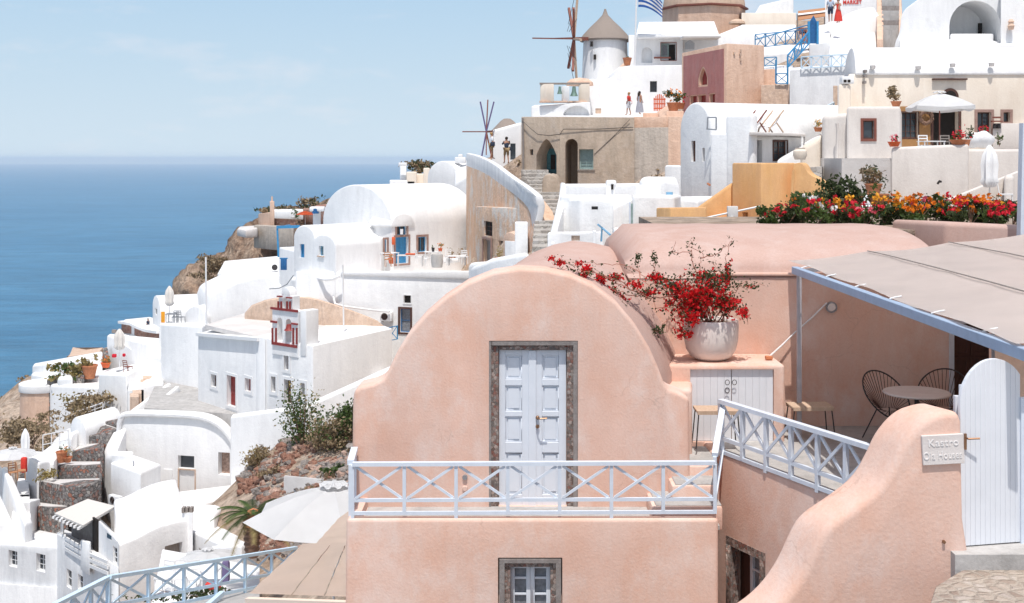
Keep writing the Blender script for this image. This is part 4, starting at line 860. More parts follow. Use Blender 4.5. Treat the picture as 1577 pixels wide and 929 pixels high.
# ================================================================ right side, from the flower bed up the hill
# flower bed terrace behind the canopy
single('bed_wall', 'peach parapet rising behind the back house under the flower bed', 'wall', blk([(1375, 23.4), (1455, 21.6), (1640, 20.6), (1640, 21.0), (1455, 22.1), (1375, 23.9)], [338, 342, 350, 350, 341, 338], -4), 'rose', bevel=.09, seg=4)
bm = box(NB(), (7.6, 25.2, -5.7), (9.5, 5.2, 8.8)); add('soil_terrace', bm, M['dirt'], None, kind='structure')
RF = random.Random(5)
def flower(i, px, py, Y, r, fm, lab, fm2=None, n=260, nf=90):
    c = P(px, 348, Y); topz = Zp(py, Y); h = topz - c.z; t = thing('flowering_plant', lab, 'flowering plant', c, 'flowering plants in the bed above the pink roof')
    bm = NB(); cc = c + V(0, 0, h * .5); leaves(bm, cloud(cc, (r * 1.1, r * .9, h * .55), int(n * 1.4), RF, clumps=8), .05, RF); add('foliage', bm, M['leafd' if i % 3 else 'leaf'], t, smooth=0, keep=True)
    bm = NB(); cl = [cc + V(RF.uniform(-1, 1) * r, RF.uniform(-1, .3) * r, RF.uniform(.0, .62) * h) for _ in range(nf // 6)]
    def blooms(bm, cs):
        for q in cs:
            for _ in range(9): leaves(bm, [q + V(RF.gauss(0, .028), RF.gauss(0, .02), RF.gauss(0, .02))], .042, RF)
    k = len(cl) if not fm2 else len(cl) * 2 // 3
    blooms(bm, cl[:k]); add('flowers', bm, M[fm], t, smooth=0, keep=True)
    if fm2: bm = NB(); blooms(bm, cl[k:]); add('flowers', bm, M[fm2], t, smooth=0, keep=True)
    bm = NB()
    for _ in range(5): tube(bm, [c, cc + V(RF.uniform(-r, r), 0, h * .3)], .012, 4, .005)
    add('stems', bm, M['stem'], t)
FL = [(1185, 318, .22, 'fred', None, 'small green plant at the left end of the flower bed', 30), (1212, 312, .30, 'fred', None, 'dark leaved plant with few magenta blooms near the left end of the flower bed', 30), (1236, 305, .30, 'fwhi', 'fora', 'white blooms low in the flower bed beside the ochre wall', 50),
      (1258, 310, .30, 'fred', 'fwhi', 'magenta and white blooms left of the dark bush', 90), (1282, 308, .34, 'fyel', 'fred', 'amber blooms above magenta ones in front of the dark bush', 110), (1308, 314, .30, 'fred', None, 'magenta blooms in front of the dark bush', 110), (1333, 318, .30, 'fred', 'fpin', 'crimson blooms just left of the red pots', 80),
      (1362, 305, .32, 'fyel', None, 'amber blooms right of the red pots', 80), (1386, 303, .34, 'fora', 'fyel', 'tall orange and amber blooms under the cream wall', 100), (1408, 308, .34, 'fora', None, 'orange blooms in the middle of the flower bed', 100), (1430, 303, .36, 'fora', 'fpin', 'orange over pink blooms in the middle of the flower bed', 110),
      (1452, 312, .34, 'fpin', 'fred', 'large pink blooms in the middle of the flower bed', 130), (1474, 305, .34, 'fred', None, 'tall red blooms right of the pink ones', 110), (1495, 308, .34, 'fora', 'fred', 'orange over red blooms below the closed umbrella', 110), (1517, 304, .36, 'fora', None, 'bright orange mound of blooms below the closed umbrella', 130),
      (1540, 316, .30, 'fred', None, 'red blooms near the right end of the flower bed', 100), (1560, 312, .32, 'fyel', None, 'amber yellow blooms near the right edge of the photo', 100), (1585, 312, .32, 'fyel', 'fora', 'amber blooms cut by the right edge of the photo', 80)]
for i, (x, y, r, a, b, lab, nf) in enumerate(FL): flower(i, x, y, 24.0 + (i % 3) * .35 - (1.2 if x > 1480 else 0), r, a, lab, b, 240, nf)
bush('dark_bush', 'dark green bush behind the flower bed, beside the red pots', 'bush', P(1296, 335, 27), (.62, .5, .42), 1500, .055, 'leafd', clumps=12)
bush('dark_bush', 'low dark bush behind the left end of the flower bed', 'bush', P(1248, 335, 26.5), (.5, .4, .26), 700, .05, 'leaf', clumps=8, mat2='leafd', n2=300)
bush('dry_bush', 'brown twiggy shrub growing in the upper red pot', 'bush', P(1345, 293, 30), (.30, .25, .30), 420, .045, 'scrub', mat2='leafd', n2=120)
potp('red clay pot on the steps under the brown shrub', P(1345, 302, 29.8), .20, .30, 'terracotta', n=0)
potp('lower red clay pot standing behind the flowers', P(1352, 316, 28.5), .24, .26, 'terracotta', n=20, pr=.15)
potp('small red pot left of the twiggy shrub', P(1318, 318, 28.5), .17, .24, 'terracotta', 'scrub', .18, 50)
for k in range(4): single('stone_step', 'pale stone step behind the flower bed', 'step', blk([(1318 + k * 4, 28.6 + k), (1366, 28.6 + k), (1366, 29.6 + k), (1318 + k * 4, 29.6 + k)], 324 - k * 8, -4), 'white2', group='steps behind the flower bed')
# cream house
Yc = 52.0
wall1 = W((1266, 50), (1372, 49)); 
H = thing('cream_house', 'large cream house with brown framed openings and a long white vaulted roof', 'house', P(1440, 320, 56))
cwall = W((1310, 57.5), (1600, 57.5))
ops = [opn(cwall, 1388, 173, 1414, 213, 'win', 'brownw', d=.3, sur='brownw', sw=.04, nx=3, ny=4), opn(cwall, 1437, 172, 1476, 224, 'dark', gm='dark', d=.5, sur='brownw', sw=.12, name='door'),
       opn(cwall, 1505, 173, 1526, 212, 'win', 'brownw', d=.3, sur='brownstone', sw=.13, ny=2), opn(cwall, 1545, 173, 1555, 188, 'win', 'brownw', d=.25, sur='brownstone', sw=.13, nx=1, ny=1)]
wallmesh(H, 'wall', blk([(1306, 57.5), (1620, 57.5), (1620, 66), (1306, 66)], [114, 112, 112, 114], -4), 'cream', ops, .12, 3)
# the fanlight above the door
c, w, h = cwall.rect(1450, 136, 1476, 150); bm = NB(); pp = [c + cwall.U * (-w / 2) + V(0, 0, -h / 2)] + [c + cwall.U * (-w / 2 * cos(pi * i / 12)) + V(0, 0, -h / 2 + h * sin(pi * i / 12)) for i in range(13)]; prism(bm, pp, cwall.N * .06); f = add('fanlight', bm, M['brownw'], H)
bm = NB(); pp = [c + V(0, 0, -h / 2) + cwall.U * (.72 * w / 2 * cos(pi * i / 12)) + V(0, 0, .72 * h * sin(pi * i / 12)) + cwall.N * .06 for i in range(13)]; prism(bm, pp, cwall.N * .02); add('pane', bm, M['dark'], f)
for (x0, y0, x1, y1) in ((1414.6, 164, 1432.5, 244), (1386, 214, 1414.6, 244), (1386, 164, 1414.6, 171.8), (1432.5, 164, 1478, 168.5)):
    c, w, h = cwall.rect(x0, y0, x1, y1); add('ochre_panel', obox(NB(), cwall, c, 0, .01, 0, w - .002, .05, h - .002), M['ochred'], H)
c, w, h = cwall.rect(1435, 121, 1488, 123.5); add('drip_ledge', obox(NB(), cwall, c, 0, .08, 0, w, .2, h), M['brownw'], H)
# long vaulted roof of the cream house, ridge running left-right
bm = NB(); sec = [(57.42, Zp(116, 57.5)), (57.42, Zp(113, 57.5))] + [(57.42 + 4.6 * (1 - cos(pi * i / 24)) , Zp(113, 57.5) + 1.55 * sin(pi * i / 24)) for i in range(1, 24)] + [(66.6, Zp(113, 57.5)), (66.6, Zp(118, 57.5))]
xa = XY(1306, 57.5).x; xb = XY(1625, 57.5).x; pa = [bm.verts.new((XY(1317 - 1.9 * (y - 57.4), y).x, y, z)) for y, z in sec]; pb = [bm.verts.new((XY(1640, y).x, y, z)) for y, z in sec]; bm.faces.new(pa); bm.faces.new(pb[::-1]); [bm.faces.new((pa[i], pa[(i + 1) % len(pa)], pb[(i + 1) % len(pa)], pb[i])) for i in range(len(pa))]; add('vaulted_roof', bev(bm, .08, 2, 50), M['white'], H, smooth=30)
for (x, y) in ((1344, 103), (1414, 104), (1467, 100), (1527, 99)):
    q = P(x, y, 57.3); add('roof_spout', lathe(NB(), q, [(0, -.1), (.12, -.1), (.14, .06), (0, .08)], 10), M['roofgrey'], H)
for (px_, py_) in ((1332, 110), (1332, 117), (1331, 127)): add('wall_peg', box(NB(), P(px_, py_, 57.3), (.12, .3, .12)), M['trimplain'], H)
# grey-beige lower wall tone at right + projecting block on the left
PB = thing('projecting_block', 'warm grey block with one brown framed window, left of the white umbrella', 'house', P(1340, 300, 53))
wpb = W((1304, 51.5), (1390, 51.5)); ob = opn(wpb, 1329, 186, 1346, 214, 'win', 'brownw', d=.15, sur='redw', sw=.1, nx=1, ny=1)
wallmesh(PB, 'wall', blk([(1304, 51.5), (1387, 51.5), (1389, 57.6), (1308, 57.6)], 164, -5), 'greige', [ob], .14, 3)
single('shoulder_wall', 'narrow warm grey wall with a drainpipe left of the projecting block', 'wall', blk([(1266, 52.5), (1308, 51.9), (1308, 57), (1270, 58)], [178, 174, 174, 178], -5), 'greige', bevel=.2, seg=4)
pipe('drainpipe', 'pale drainpipe down the warm grey wall', [P(1289, 190, 51.8), P(1290, 200, 51.8), P(1288, 270, 51.8), P(1287, 298, 51.8)], .07, 'greige')
single('chimney', 'small white chimney on the corner of the cream house', 'chimney', blk([(1291, 56), (1310, 56), (1310, 57.4), (1291, 57.4)], 130, -4), 'cream', bevel=.1)
TCN = thing('chimney_pot', 'white chimney pot with dark openings above the cream corner', 'chimney', P(1302, 130, 55.9)); add('cap', bev(box(NB(), P(1304, 124, 56.2), (.55, .5, .34)), .05), M['white'], TCN)
for dx in (-2.5, 3.5): add('vent', box(NB(), P(1304 + dx, 125, 55.93), (.12, .06, .12)), M['dark'], TCN)
# terrace wall
TW = single('terrace_wall', 'warm grey terrace wall in front of the cream house, behind the flowers', 'wall', blk([(1372, 49.5), (1492, 49.0), (1492, 49.8), (1378, 50.3)], [227, 222, 222, 227], -5), 'greige', bevel=.12, seg=3)
single('terrace_wall', 'lower warm grey terrace wall running to the right edge of the photo', 'wall', blk([(1488, 49.2), (1640, 48.8), (1640, 49.6), (1488, 50.0)], [230, 230, 230, 230], -5), 'greige', bevel=.12, seg=3)
bm = box(NB(), (17.5, 53.6, Zp(240, 49.5) - 2.6), (8.5, 7.9, 5)); add('upper_terrace_floor', bm, M['roofgrey'], None, kind='structure')
single('stair_parapet', 'pale stair parapet sloping up towards the closed umbrella', 'wall', blk([(1445, 44), (1570, 46), (1570, 46.8), (1445, 44.8)], [312, 262, 262, 312], -5), 'greige', bevel=.12, seg=3)
single('curved_wall', 'white curved wall behind the lounge chair at the right edge', 'wall', blk([(1546, 43), (1562, 43), (1562, 46), (1546, 46)], 270, -5), 'greige', bevel=.25, seg=4)
pipe('wall_lamp_bracket', 'tiny dark lamp on the warm grey terrace wall', [P(1444, 283, 48.8), P(1447, 279, 48.7), P(1449, 280, 48.6)], .05, 'iron', 'lamp')
umbrella_closed('closed white umbrella in front of the warm grey terrace wall', P(1524, 312, 42), Zp(226, 42) - Zp(312, 42), 'umb', .30)
chair('white lounge chair beside the closed umbrella', P(1549, 322, 42), 1.2, 'whitep', s=1.1)
# post at the right edge
add('blue_post', beam(NB(), P(1575, 400, 20.5), P(1580, 190, 20.5), .16), M['rail'], None, 'pale blue post at the right edge of the photo', 'post')
# umbrella, furniture on the cream terrace
umbrella_open('large white open umbrella shading the door of the cream house', P(1447, 236, 54), 1.72, Zp(164, 54) - Zp(236, 54), 'umb', 4, .34, valance=.16, rot=radians(38), polem='redw')
table('square white table under the open umbrella', P(1434, 244, 51), .9, .9, .72, 'whitep'); chair('white chair left of the terrace table', P(1424, 241, 50.9), 0, 'whitep', s=1.0); chair('white chair right of the terrace table', P(1458, 241, 51.2), 0, 'oldw', s=1.0)
potp('red geraniums in a clay trough on the terrace wall', P(1476, 223, 49.3), .34, .2, 'terracotta', 'leaf', .24, 90, 'fred', 70)
potp('pink flowers in a bowl on the terrace wall beside the grey block', P(1377, 226, 49.6), .25, .2, 'orange', 'leaf', .17, 50, 'fpin', 50)
potp('dark leafy plant near the umbrella foot', P(1487, 226, 52), .2, .3, 'terracotta', 'leafd', .38, 130, 'fred', 10)
potp('red flowers under the right brown framed window', P(1515, 212, 56.5), .2, .18, 'terracotta', 'leaf', .22, 60, 'fred', 60)
potp('bare brown plant on the roof of the grey block', P(1380, 164, 53), .22, .22, 'terracotta', 'scrub', .36, 420, ls=.06)
bush('small_plant', 'green plant against the grey wall at the right', 'plant', P(1539, 224, 56), (.18, .15, .25), 60, .06, 'leaf')
for (x, y, s_, lab) in ((1500, 222, .5, 'left pale boulder beside the right window'), (1513, 222, .6, 'right pale boulder beside the right window')):
    bm = NB(); bmesh.ops.create_icosphere(bm, subdivisions=3, radius=1, matrix=Matrix.Translation(P(x, y, 53) + V(0, 0, .2)) @ Matrix.Diagonal((s_ * .8, .4, .34, 1)))
    for v in bm.verts: v.co += Vector(noise.noise_vector(v.co * 1.7)) * .16
    add('boulder', bm, M['white2'], None, lab, 'boulder')
WR = P(1426, 181, 57.3); bm = NB(); tube(bm, [WR + V(.27 * cos(a), 0, .27 * sin(a)) for a in [2 * pi * i / 18 for i in range(19)]], .09, 6); leaves(bm, [WR + V(.27 * cos(a), -.05, .27 * sin(a)) + Vector((R.gauss(0, .05), R.gauss(0, .03), R.gauss(0, .05))) for a in [R.uniform(0, 6.28) for _ in range(160)]], .05); tube(bm, [WR + V(0, 0, .3), WR + V(0, .0, .5)], .05, 6); add('wreath', bm, M['stem'], None, 'dark round wreath on the wall under the umbrella', 'wreath')
SH2 = thing('wall_shelf', 'small red shelf with two dark jars between the right windows', 'shelf', P(1535, 190, 57.2)); add('shelf_board', box(NB(), P(1535, 187, 57.2), (.5, .2, .06)), M['redw'], SH2)
for dx in (-3, 3): add('jar', lathe(NB(), P(1535 + dx, 198, 57.25), [(0, 0), (.09, 0), (.09, .18), (.05, .22), (0, .22)], 10), M['iron'], SH2)
add('shelf_hood', beam(NB(), P(1529, 181, 57.2), P(1541, 181, 57.2), .08), M['redw'], SH2)
single('side_wall', 'ochre brown wall panel in the umbrella shade beside the dark door', 'wall', box(NB(), (cwall.hit(1407, 198).x + .1, 57.46, (Zp(166, 57.4) + Zp(240, 57.4)) / 2), (cwall.hit(1436, 198).x - cwall.hit(1388, 198).x - .0, .05, Zp(166, 57.4) - Zp(240, 57.4))), 'ochred', bevel=.005, cuts=[cutout(cwall, ops[0]['c'], ops[0]['w'] + .1, ops[0]['h'] + .1, .4)]) if False else None
single('garden_wall', 'warm grey lower wall below the smallest brown window', 'wall', blk([(1529, 57.3), (1620, 57.3), (1620, 57.48), (1529, 57.48)], 190, 0), 'greige', bevel=.02)
# ---------------------------------------------------------------- white house with the deck chairs
Yd = 56.0; wl_ = W((1043, 58.6), (1160, 54.5)); wr_ = W((1160, 54.5), (1262, 57))
D = thing('deck_house', 'white vaulted house with two deck chairs on its terrace', 'house', P(1130, 310, 57))
A_ = XY(1048, 59.2); B_ = XY(1100, 56.2); 
# left gable with a rounded top (blue-grey in shade) and its barrel running right
gw = W((1046, 58.6), (1096, 56.6)); o1 = [opn(gw, 1064, 217, 1071.5, 249, 'dark', gm='brownw', d=.2), opn(gw, 1084, 228, 1088.5, 249, 'dark', gm='brownw', d=.2)]
wallmesh(D, 'gable_wall', vault(XY(1047, 58.8), XY(1094, 56.4), (9.3, 4.0), -6, Zp(200, 57), Zp(157, 57) - Zp(200, 57), 20), 'white', o1, .1, 3, 45)
wallmesh(D, 'front_block', blk([(1094, 55.6), (1154, 54.0), (1154, 58), (1110, 60)], [205, 203, 205, 205], -6), 'white', [], .12, 3)
wallmesh(D, 'front_wall', blk([(1118, 54.9), (1158, 53.85), (1166, 54.1), (1166, 56.8), (1128, 57.6)], [177, 175, 175, 175, 177], -3), 'white', [], .15, 3)
add('terrace_slab', bev(blk([(1154, 53.5), (1240, 55.0), (1240, 60), (1154, 60)], [203, 206, 206, 203], Zp(209, 53.5)), .03), M['roofgrey'], D)
# recess under the terrace with the dark doors
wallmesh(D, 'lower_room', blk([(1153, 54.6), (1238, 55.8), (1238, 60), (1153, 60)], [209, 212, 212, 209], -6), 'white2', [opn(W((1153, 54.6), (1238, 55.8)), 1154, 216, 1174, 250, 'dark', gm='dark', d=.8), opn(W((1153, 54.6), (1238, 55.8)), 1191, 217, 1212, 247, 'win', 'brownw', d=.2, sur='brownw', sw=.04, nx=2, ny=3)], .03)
add('slab_post', tube(NB(), [P(1235, 262, 55), P(1235, 210, 55)], .05, 8), M['whitep'], D)
bm = NB(); beam(bm, P(1089, 200, 56), P(1090, 181, 56), .06); beam(bm, P(1090, 181, 56), P(1103, 181, 55.8), .06); beam(bm, P(1103, 200, 55.8), P(1103, 181, 55.8), .06); beam(bm, P(1089, 199, 56), P(1103, 200, 55.8), .06); add('metal_frame', bm, M['metal'], D)
def deckchair(label, c, rz, frm, cloth='umb'):
    c = Vector(c); t = thing('deck_chair', label, 'deck chair', c, 'deck chairs on the white terrace'); q = Matrix.Rotation(rz, 3, 'Z'); f = lambda x, y, z: c + q @ V(x, y, z)
    for s in (-.3, .3):
        add('side_rail', beam(NB(), f(-.55, s, .18), f(.45, s, 1.0), .05), M[frm], t); add('leg', beam(NB(), f(.42, s, 0), f(-.05, s, .42), .045), M[frm], t); add('foot', beam(NB(), f(-.55, s, .18), f(-.6, s, 0), .05), M[frm], t)
    pts = [(-.55, .22), (-.35, .24), (-.1, .36), (.15, .62), (.45, 1.0)]; bm = NB(); prev = None
    for (x0, z0_), (x1, z1_) in zip(pts, pts[1:]): prism(bm, [f(x0, -.28, z0_), f(x0, .28, z0_), f(x1, .28, z1_), f(x1, -.28, z1_)], (0, 0, .015))
    add('sling', bm, M[cloth], t); return t
deckchair('left deck chair with white sling and dark wooden frame on the terrace', P(1163, 204, 55.4), .75, 'redw'); deckchair('right deck chair with white sling and pale frame on the terrace', P(1189, 204, 55.8), .7, 'lightw')
potp('small yellow flower pot on the wall right of the deck chairs', P(1260, 203, 56.5), .2, .2, 'terracotta', 'leafy', .22, 60, 'fyel', 20)
add('orange_towel', bev(box(NB(), P(1157, 243, 54.2), (.22, .1, .45)), .03), M['orange'], None, 'orange towel hanging by the dark doorway under the terrace', 'towel')
single('white_block', 'small white block between the brown ruin and the blue-shaded gable', 'wall', blk([(1024, 62), (1050, 61), (1050, 64), (1024, 65)], 255, -7), 'white', bevel=.12)
# pale steps with jars right of the deck house
single('rounded_wall', 'cream rounded stair wall right of the deck house', 'wall', blk([(1232, 53), (1268, 53), (1272, 57), (1242, 57)], [226, 205, 205, 226], -5), 'cream', bevel=.3, seg=4)
single('rounded_wall', 'white sloping wall above the ochre house', 'wall', blk([(1196, 54), (1250, 54), (1268, 57), (1205, 57)], [247, 222, 203, 240], -5), 'white', bevel=.15, seg=3)
add('water_jar', lathe(NB(), P(1232, 246, 52), [(0, 0), (.22, 0), (.3, .2), (.28, .36), (.2, .44), (.22, .5), (.17, .5), (0, .42)], 16), M['cream'], None, 'white jar on the rounded stair wall', 'jar')
single('stone_step', 'grey stone ramp beside the ochre house', 'ramp', blk([(1242, 50), (1266, 50), (1266, 54), (1242, 54)], [258, 256, 256, 258], -5), 'steps', bevel=.04)
# ---------------------------------------------------------------- ochre house
YO = 41.0
O = thing('ochre_house', 'ochre yellow house with a tall block and a sloping stair wall', 'house', P(1150, 345, 42))
wallmesh(O, 'tall_block', blk([(1128, 42.5), (1172, 40.6), (1225, 41.4), (1225, 45), (1135, 45)], [251, 251, 251, 251, 251], -5), 'ochre', [opn(W((1128, 42.5), (1172, 40.6)), 1143, 327, 1152, 340, 'dark', d=.2, gm='ochred')], .06, 2)
wallmesh(O, 'stair_wall', blk([(1062, 43.4), (1129, 42.8), (1129, 43.3), (1062, 43.9)], [328, 280, 280, 328], -5), 'ochre', (), .12, 3)
wallmesh(O, 'low_block', blk([(1011, 40.2), (1032, 38.6), (1088, 38.9), (1088, 42.5), (1020, 42.5)], [320, 320, 319, 319, 320], -5), 'ochre', (), .05, 2)
wallmesh(O, 'ramp', blk([(1085, 40.5), (1130, 40.6), (1130, 43), (1085, 43)], 341, -5), 'ochre', (), .05, 2)
pts = smooth_poly([(1222, 252), (1236, 250), (1244, 268), (1262, 276), (1275, 290), (1282, 310)], 2)
bm = NB(); prism(bm, [P(1215, 420, 40.9)] + [P(x, y, 40.9) for x, y in pts] + [P(1282, 420, 40.9)], (.3, .55, 0)); wallmesh(O, 'curved_wall', bm, 'ochre', (), .09, 4, 60)
add('pipe', tube(NB(), [P(1222, 262, 40.8), P(1220, 285, 40.8), P(1219, 310, 40.8)], .05, 6), M['ochre'], O)
add('meter_box', bev(box(NB(), P(1128, 328, 38.6), (.32, .22, .42)), .02), M['roofgrey'], None, 'grey white meter box on a post at the ochre ramp', 'meter box')
pipe('thin_handrail', 'thin pale handrail running down to the meter box', [P(1076, 338, 38.5), P(1170, 318, 38.7)], .03, 'whitep', 'handrail'); pipe('meter_post', 'white post under the meter box', [P(1127, 350, 38.5), P(1127, 333, 38.5)], .05, 'whitep', 'post')
bm = NB()
for i in range(6):
    a = -1 + i / 3; b_ = a + .31; pp = [P(1058 + a * 13, 352, 33)] + [P(1058 + q * 13, 348 - 13 * sqrt(max(0, 1 - q * q)), 33) for q in (a, (a + b_) / 2, b_)] + [P(1058 + b_ * 13, 352, 33)]; prism(bm, pp, (0, .05, 0))
add('arched_gate', bm, M['gate'], None, 'rounded top of a pale plank gate showing above the pink roof', 'gate')
single('low_wall', 'low white wall top left of the flower bed', 'wall', blk([(1126, 27), (1200, 27), (1200, 27.6), (1126, 27.6)], [342, 338, 338, 342], -4), 'white', bevel=.08)
# ---------------------------------------------------------------- white cluster behind the pink roofs
C = thing('white_house', 'low white house with two narrow recessed doors beside the stone stairs', 'house', P(950, 400, 48))
wc = W((884, 46), (972, 46)); ops = [opn(wc, 884.5, 312, 888, 353, 'dark', d=.3, gm='trimplain'), opn(wc, 911, 317.5, 921, 323, 'win', 'iron', d=.1, nx=3, ny=1)]
wallmesh(C, 'wall', blk([(866, 47), (893, 45.8), (973, 45.8), (973, 52), (866, 52)], [308, 306, 306, 300, 300], -7), 'white', [opn(W((893, 45.8), (973, 45.8)), 911, 318, 921, 323, 'dark', d=.15, gm='iron')], .1, 3)
wallmesh(C, 'recess_wall', blk([(862, 46.8), (891, 46.3), (891, 47.5), (862, 47.8)], 302, -7), 'white', [opn(W((862, 46.8), (891, 46.3)), 883.5, 312, 887, 353, 'dark', d=.25, gm='trimplain')], .08)
wallmesh(C, 'right_block', blk([(974, 44.8), (1040, 44.8), (1050, 50), (974, 50)], [300, 302, 300, 300], -7), 'white', [opn(W((974, 44.8), (1040, 44.8)), 974.6, 314, 978, 353, 'dark', d=.3, gm='tealsh')] if False else [], .12, 3)
wallmesh(C, 'door_recess', blk([(944, 44.6), (975, 45.6), (975, 47), (944, 47)], [322, 306, 306, 306], -7), 'white', (), .06)
bm = NB(); obox(bm, W((966, 44.5), (980, 44.5)), P(972, 334, 44.5), 0, 0, 0, .13, .05, .95); add('side_door', bm, M['tealsh'], C)
bm = NB(); obox(bm, W((966, 44.5), (980, 44.5)), P(970, 334, 44.48), 0, 0, 0, .06, .07, 1.05); add('door_frame', bm, M['rail'], C)
wallmesh(C, 'front_wall', blk([(843, 43.5), (930, 43.5), (930, 44.6), (848, 44.6)], [358, 357, 357, 357], -7), 'white', [opn(W((843, 43.5), (930, 43.5)), 880, 363, 893, 371, 'dark', d=.12, gm='stucco')], .06)
wallmesh(C, 'stair_parapet', blk([(843, 43.6), (853, 43.4), (872, 47.5), (872, 52), (863, 52), (861, 47.5)], [372, 372, 303, 282, 280, 302], -7), 'white', (), .1, 3)
single('parapet', 'long white parapet behind the low white house', 'wall', blk([(866, 53), (905, 53), (1000, 52.5), (1000, 53.3), (905, 53.8), (866, 53.8)], [283, 286, 282, 282, 286, 283], -7), 'white', bevel=.1, seg=3)
single('chimney', 'small white chimney with two openings on the parapet', 'chimney', blk([(933, 51), (947, 51), (947, 52), (933, 52)], 283, -5), 'white', bevel=.08)
CHM = thing('chimney_pot', 'white chimney pot on the little white chimney', 'chimney', P(941, 286, 51)); add('hood', bev(box(NB(), P(941, 283, 51.2), (.42, .42, .3)), .08), M['white'], CHM); add('vent', box(NB(), P(943, 288, 50.95), (.10, .06, .22)), M['dark'], CHM)
single('roof_hump', 'white rounded roof between the brown ruin and the blue-shaded gable', 'roof', blk([(984, 52), (1020, 51), (1046, 52), (1044, 56), (990, 56)], [273, 272, 280, 272, 272], -6), 'white', bevel=.28, seg=4)
single('white_block', 'white box wall below the rounded roof', 'wall', blk([(978, 50), (1018, 49.5), (1018, 51.5), (978, 52)], [285, 285, 285, 285], -6), 'white', bevel=.1)
single('white_block', 'white wall at the foot of the blue-shaded gable', 'wall', blk([(1036, 49.5), (1075, 48.5), (1100, 50), (1100, 53), (1040, 53)], [303, 308, 302, 302, 303], -6), 'white', bevel=.15, seg=3)
single('white_block', 'low white box beside the blue handrail', 'wall', blk([(944, 40.5), (976, 40.5), (976, 43.5), (944, 43.5)], [352, 353, 352, 350], -7), 'white', bevel=.1)
single('white_curb', 'white curb just behind the pink roof', 'wall', blk([(942, 37), (985, 37), (985, 40), (942, 40)], [367, 370, 366, 364], -7), 'white', bevel=.2, seg=3)
pipe('handrail', 'thin blue handrail beside the low white box', [P(926, 372, 42), P(927, 351, 42), P(921, 346, 43), P(940, 362, 40.5)], .035, 'lblue', 'handrail')
single('post_stub', 'short white gate post near the blue handrail', 'post', blk([(913, 42.5), (918, 42.5), (918, 43), (913, 43)], 356, -7), 'white', bevel=.03)
# chimney stub mid-right
pipe('blue_bucket', 'small blue bucket on the white wall', [P(1031, 301, 49.3), P(1031, 296, 49.3)], .14, 'lblue', 'bucket', 12)
pipe('wall_spout', 'small red water spout on the blue-shaded wall', [P(1090, 283, 53.8), P(1093, 285, 53)], .05, 'terracotta', 'spout')
# ---------------------------------------------------------------- stone stairs climbing left of the white house
SS = thing('stone_stairs', 'worn stone stairs climbing between the white house and the peeling wall', 'steps', P(830, 390, 50)); NSt = 20
for i in range(NSt):
    k = i / (NSt - 1); Ys = 50 + 26 * k; yy = 392 - 130 * k ** .80; xl_ = 819 + 5 * sin(k * 3) - 45 * max(0, k - .62) ** 1.0; wd = 40 + 2 * k
    c = [(xl_, Ys), (xl_ + wd, Ys), (xl_ + wd, Ys + 3.2), (xl_, Ys + 3.2)]
    add('step', bev(blk(c, yy, Zp(yy, Ys) - 1.2), .02, 1), M['steps'], SS)
# ================================================================ the upper hill on the right
# tan ruin
wr1 = W((803, 78.2), (863, 76.5)); wr2 = W((863, 76.5), (1056, 75))
RN = thing('old_house', 'old unpainted tan house with a pointed arch doorway and teal shutters', 'house', P(930, 290, 78))
o1 = [opn(wr1, 826, 214, 857, 300, 'none', d=1.3, pointed=True), opn(wr1, 816, 230, 821, 239, 'dark', d=.3)]
wallmesh(RN, 'left_wall', blk([(803, 78.2), (863, 76.5), (885, 82), (862, 88), (806, 88)], [180, 180, 183, 183, 181], -8), 'tan', o1, .05, 2)
q, w_, h_ = wr1.off(1.2).rect(843, 229, 858, 285); bm = NB(); obox(bm, wr1, q, 0, 0, 0, w_, .1, h_); dd_ = add('door', bm, M['tealdoor'], RN); bm = NB(); obox(bm, wr1, q, .1, .06, .3, w_ * .45, .04, h_ * .4); add('pane', bm, M['dark'], dd_)
o2 = [opn(wr2, 871, 214, 890, 300, 'dark', d=2.4, arch=True, gm='tan'), opn(wr2, 892, 230, 914, 261, 'shut', 'tealsh', 'tealsh', d=.3, nx=2, ny=6, ft=.09, sill='oldw')]
wallmesh(RN, 'front_wall', blk([(862, 76.4), (977, 75.6), (977, 88), (886, 88)], [180, 181, 184, 184], -8), 'tan', o2, .04, 2)
wallmesh(RN, 'right_wall', blk([(976.5, 75.7), (1030, 75.3), (1030, 84), (976.5, 84)], [197, 196, 196, 197], -8), 'tan2', (), .03)
wallmesh(RN, 'end_wall', blk([(1029, 75.3), (1058, 75.0), (1058, 84), (1029, 84)], [180, 180, 180, 180], -8), 'salmon', (), .03)
add('roof_band', bev(blk([(976, 76.1), (1030, 75.8), (1030, 80), (976, 80)], [180, 180, 181, 181], Zp(197, 76)), .03), M['salmon'], RN)
pipe('roof_cable', 'dark cable sagging across the old tan house', [P(804, 186, 78.0), P(815, 196, 77.65), P(828, 207, 77.3), P(845, 209, 76.85), P(862, 207, 76.4), P(868, 199, 76.25), P(920, 199, 75.95), P(975, 196, 75.55)], .022, 'iron', 'cable')
pipe('thin_cable', 'thin dark cable rising from the teal shutters', [P(915, 238, 76.0), P(945, 210, 75.8), P(970, 184, 75.55)], .014, 'iron', 'cable'); pipe('drain_pipe', 'dark drainpipe on the left end of the old tan house', [P(805, 182, 78.05), P(806, 230, 78), P(806, 262, 78)], .06, 'trimplain', 'drainpipe')
pts = smooth_poly([(835, 300), (835, 274), (842, 268), (855, 271), (860, 285), (863, 288), (864, 320)], 1); bm = NB(); prism(bm, [P(x, y, 68) for x, y in pts], (.4, 5, 0)); single('stair_side_wall', 'low tan wall with rounded top at the head of the stone stairs', 'wall', bm, 'tan', bevel=.08, seg=2)
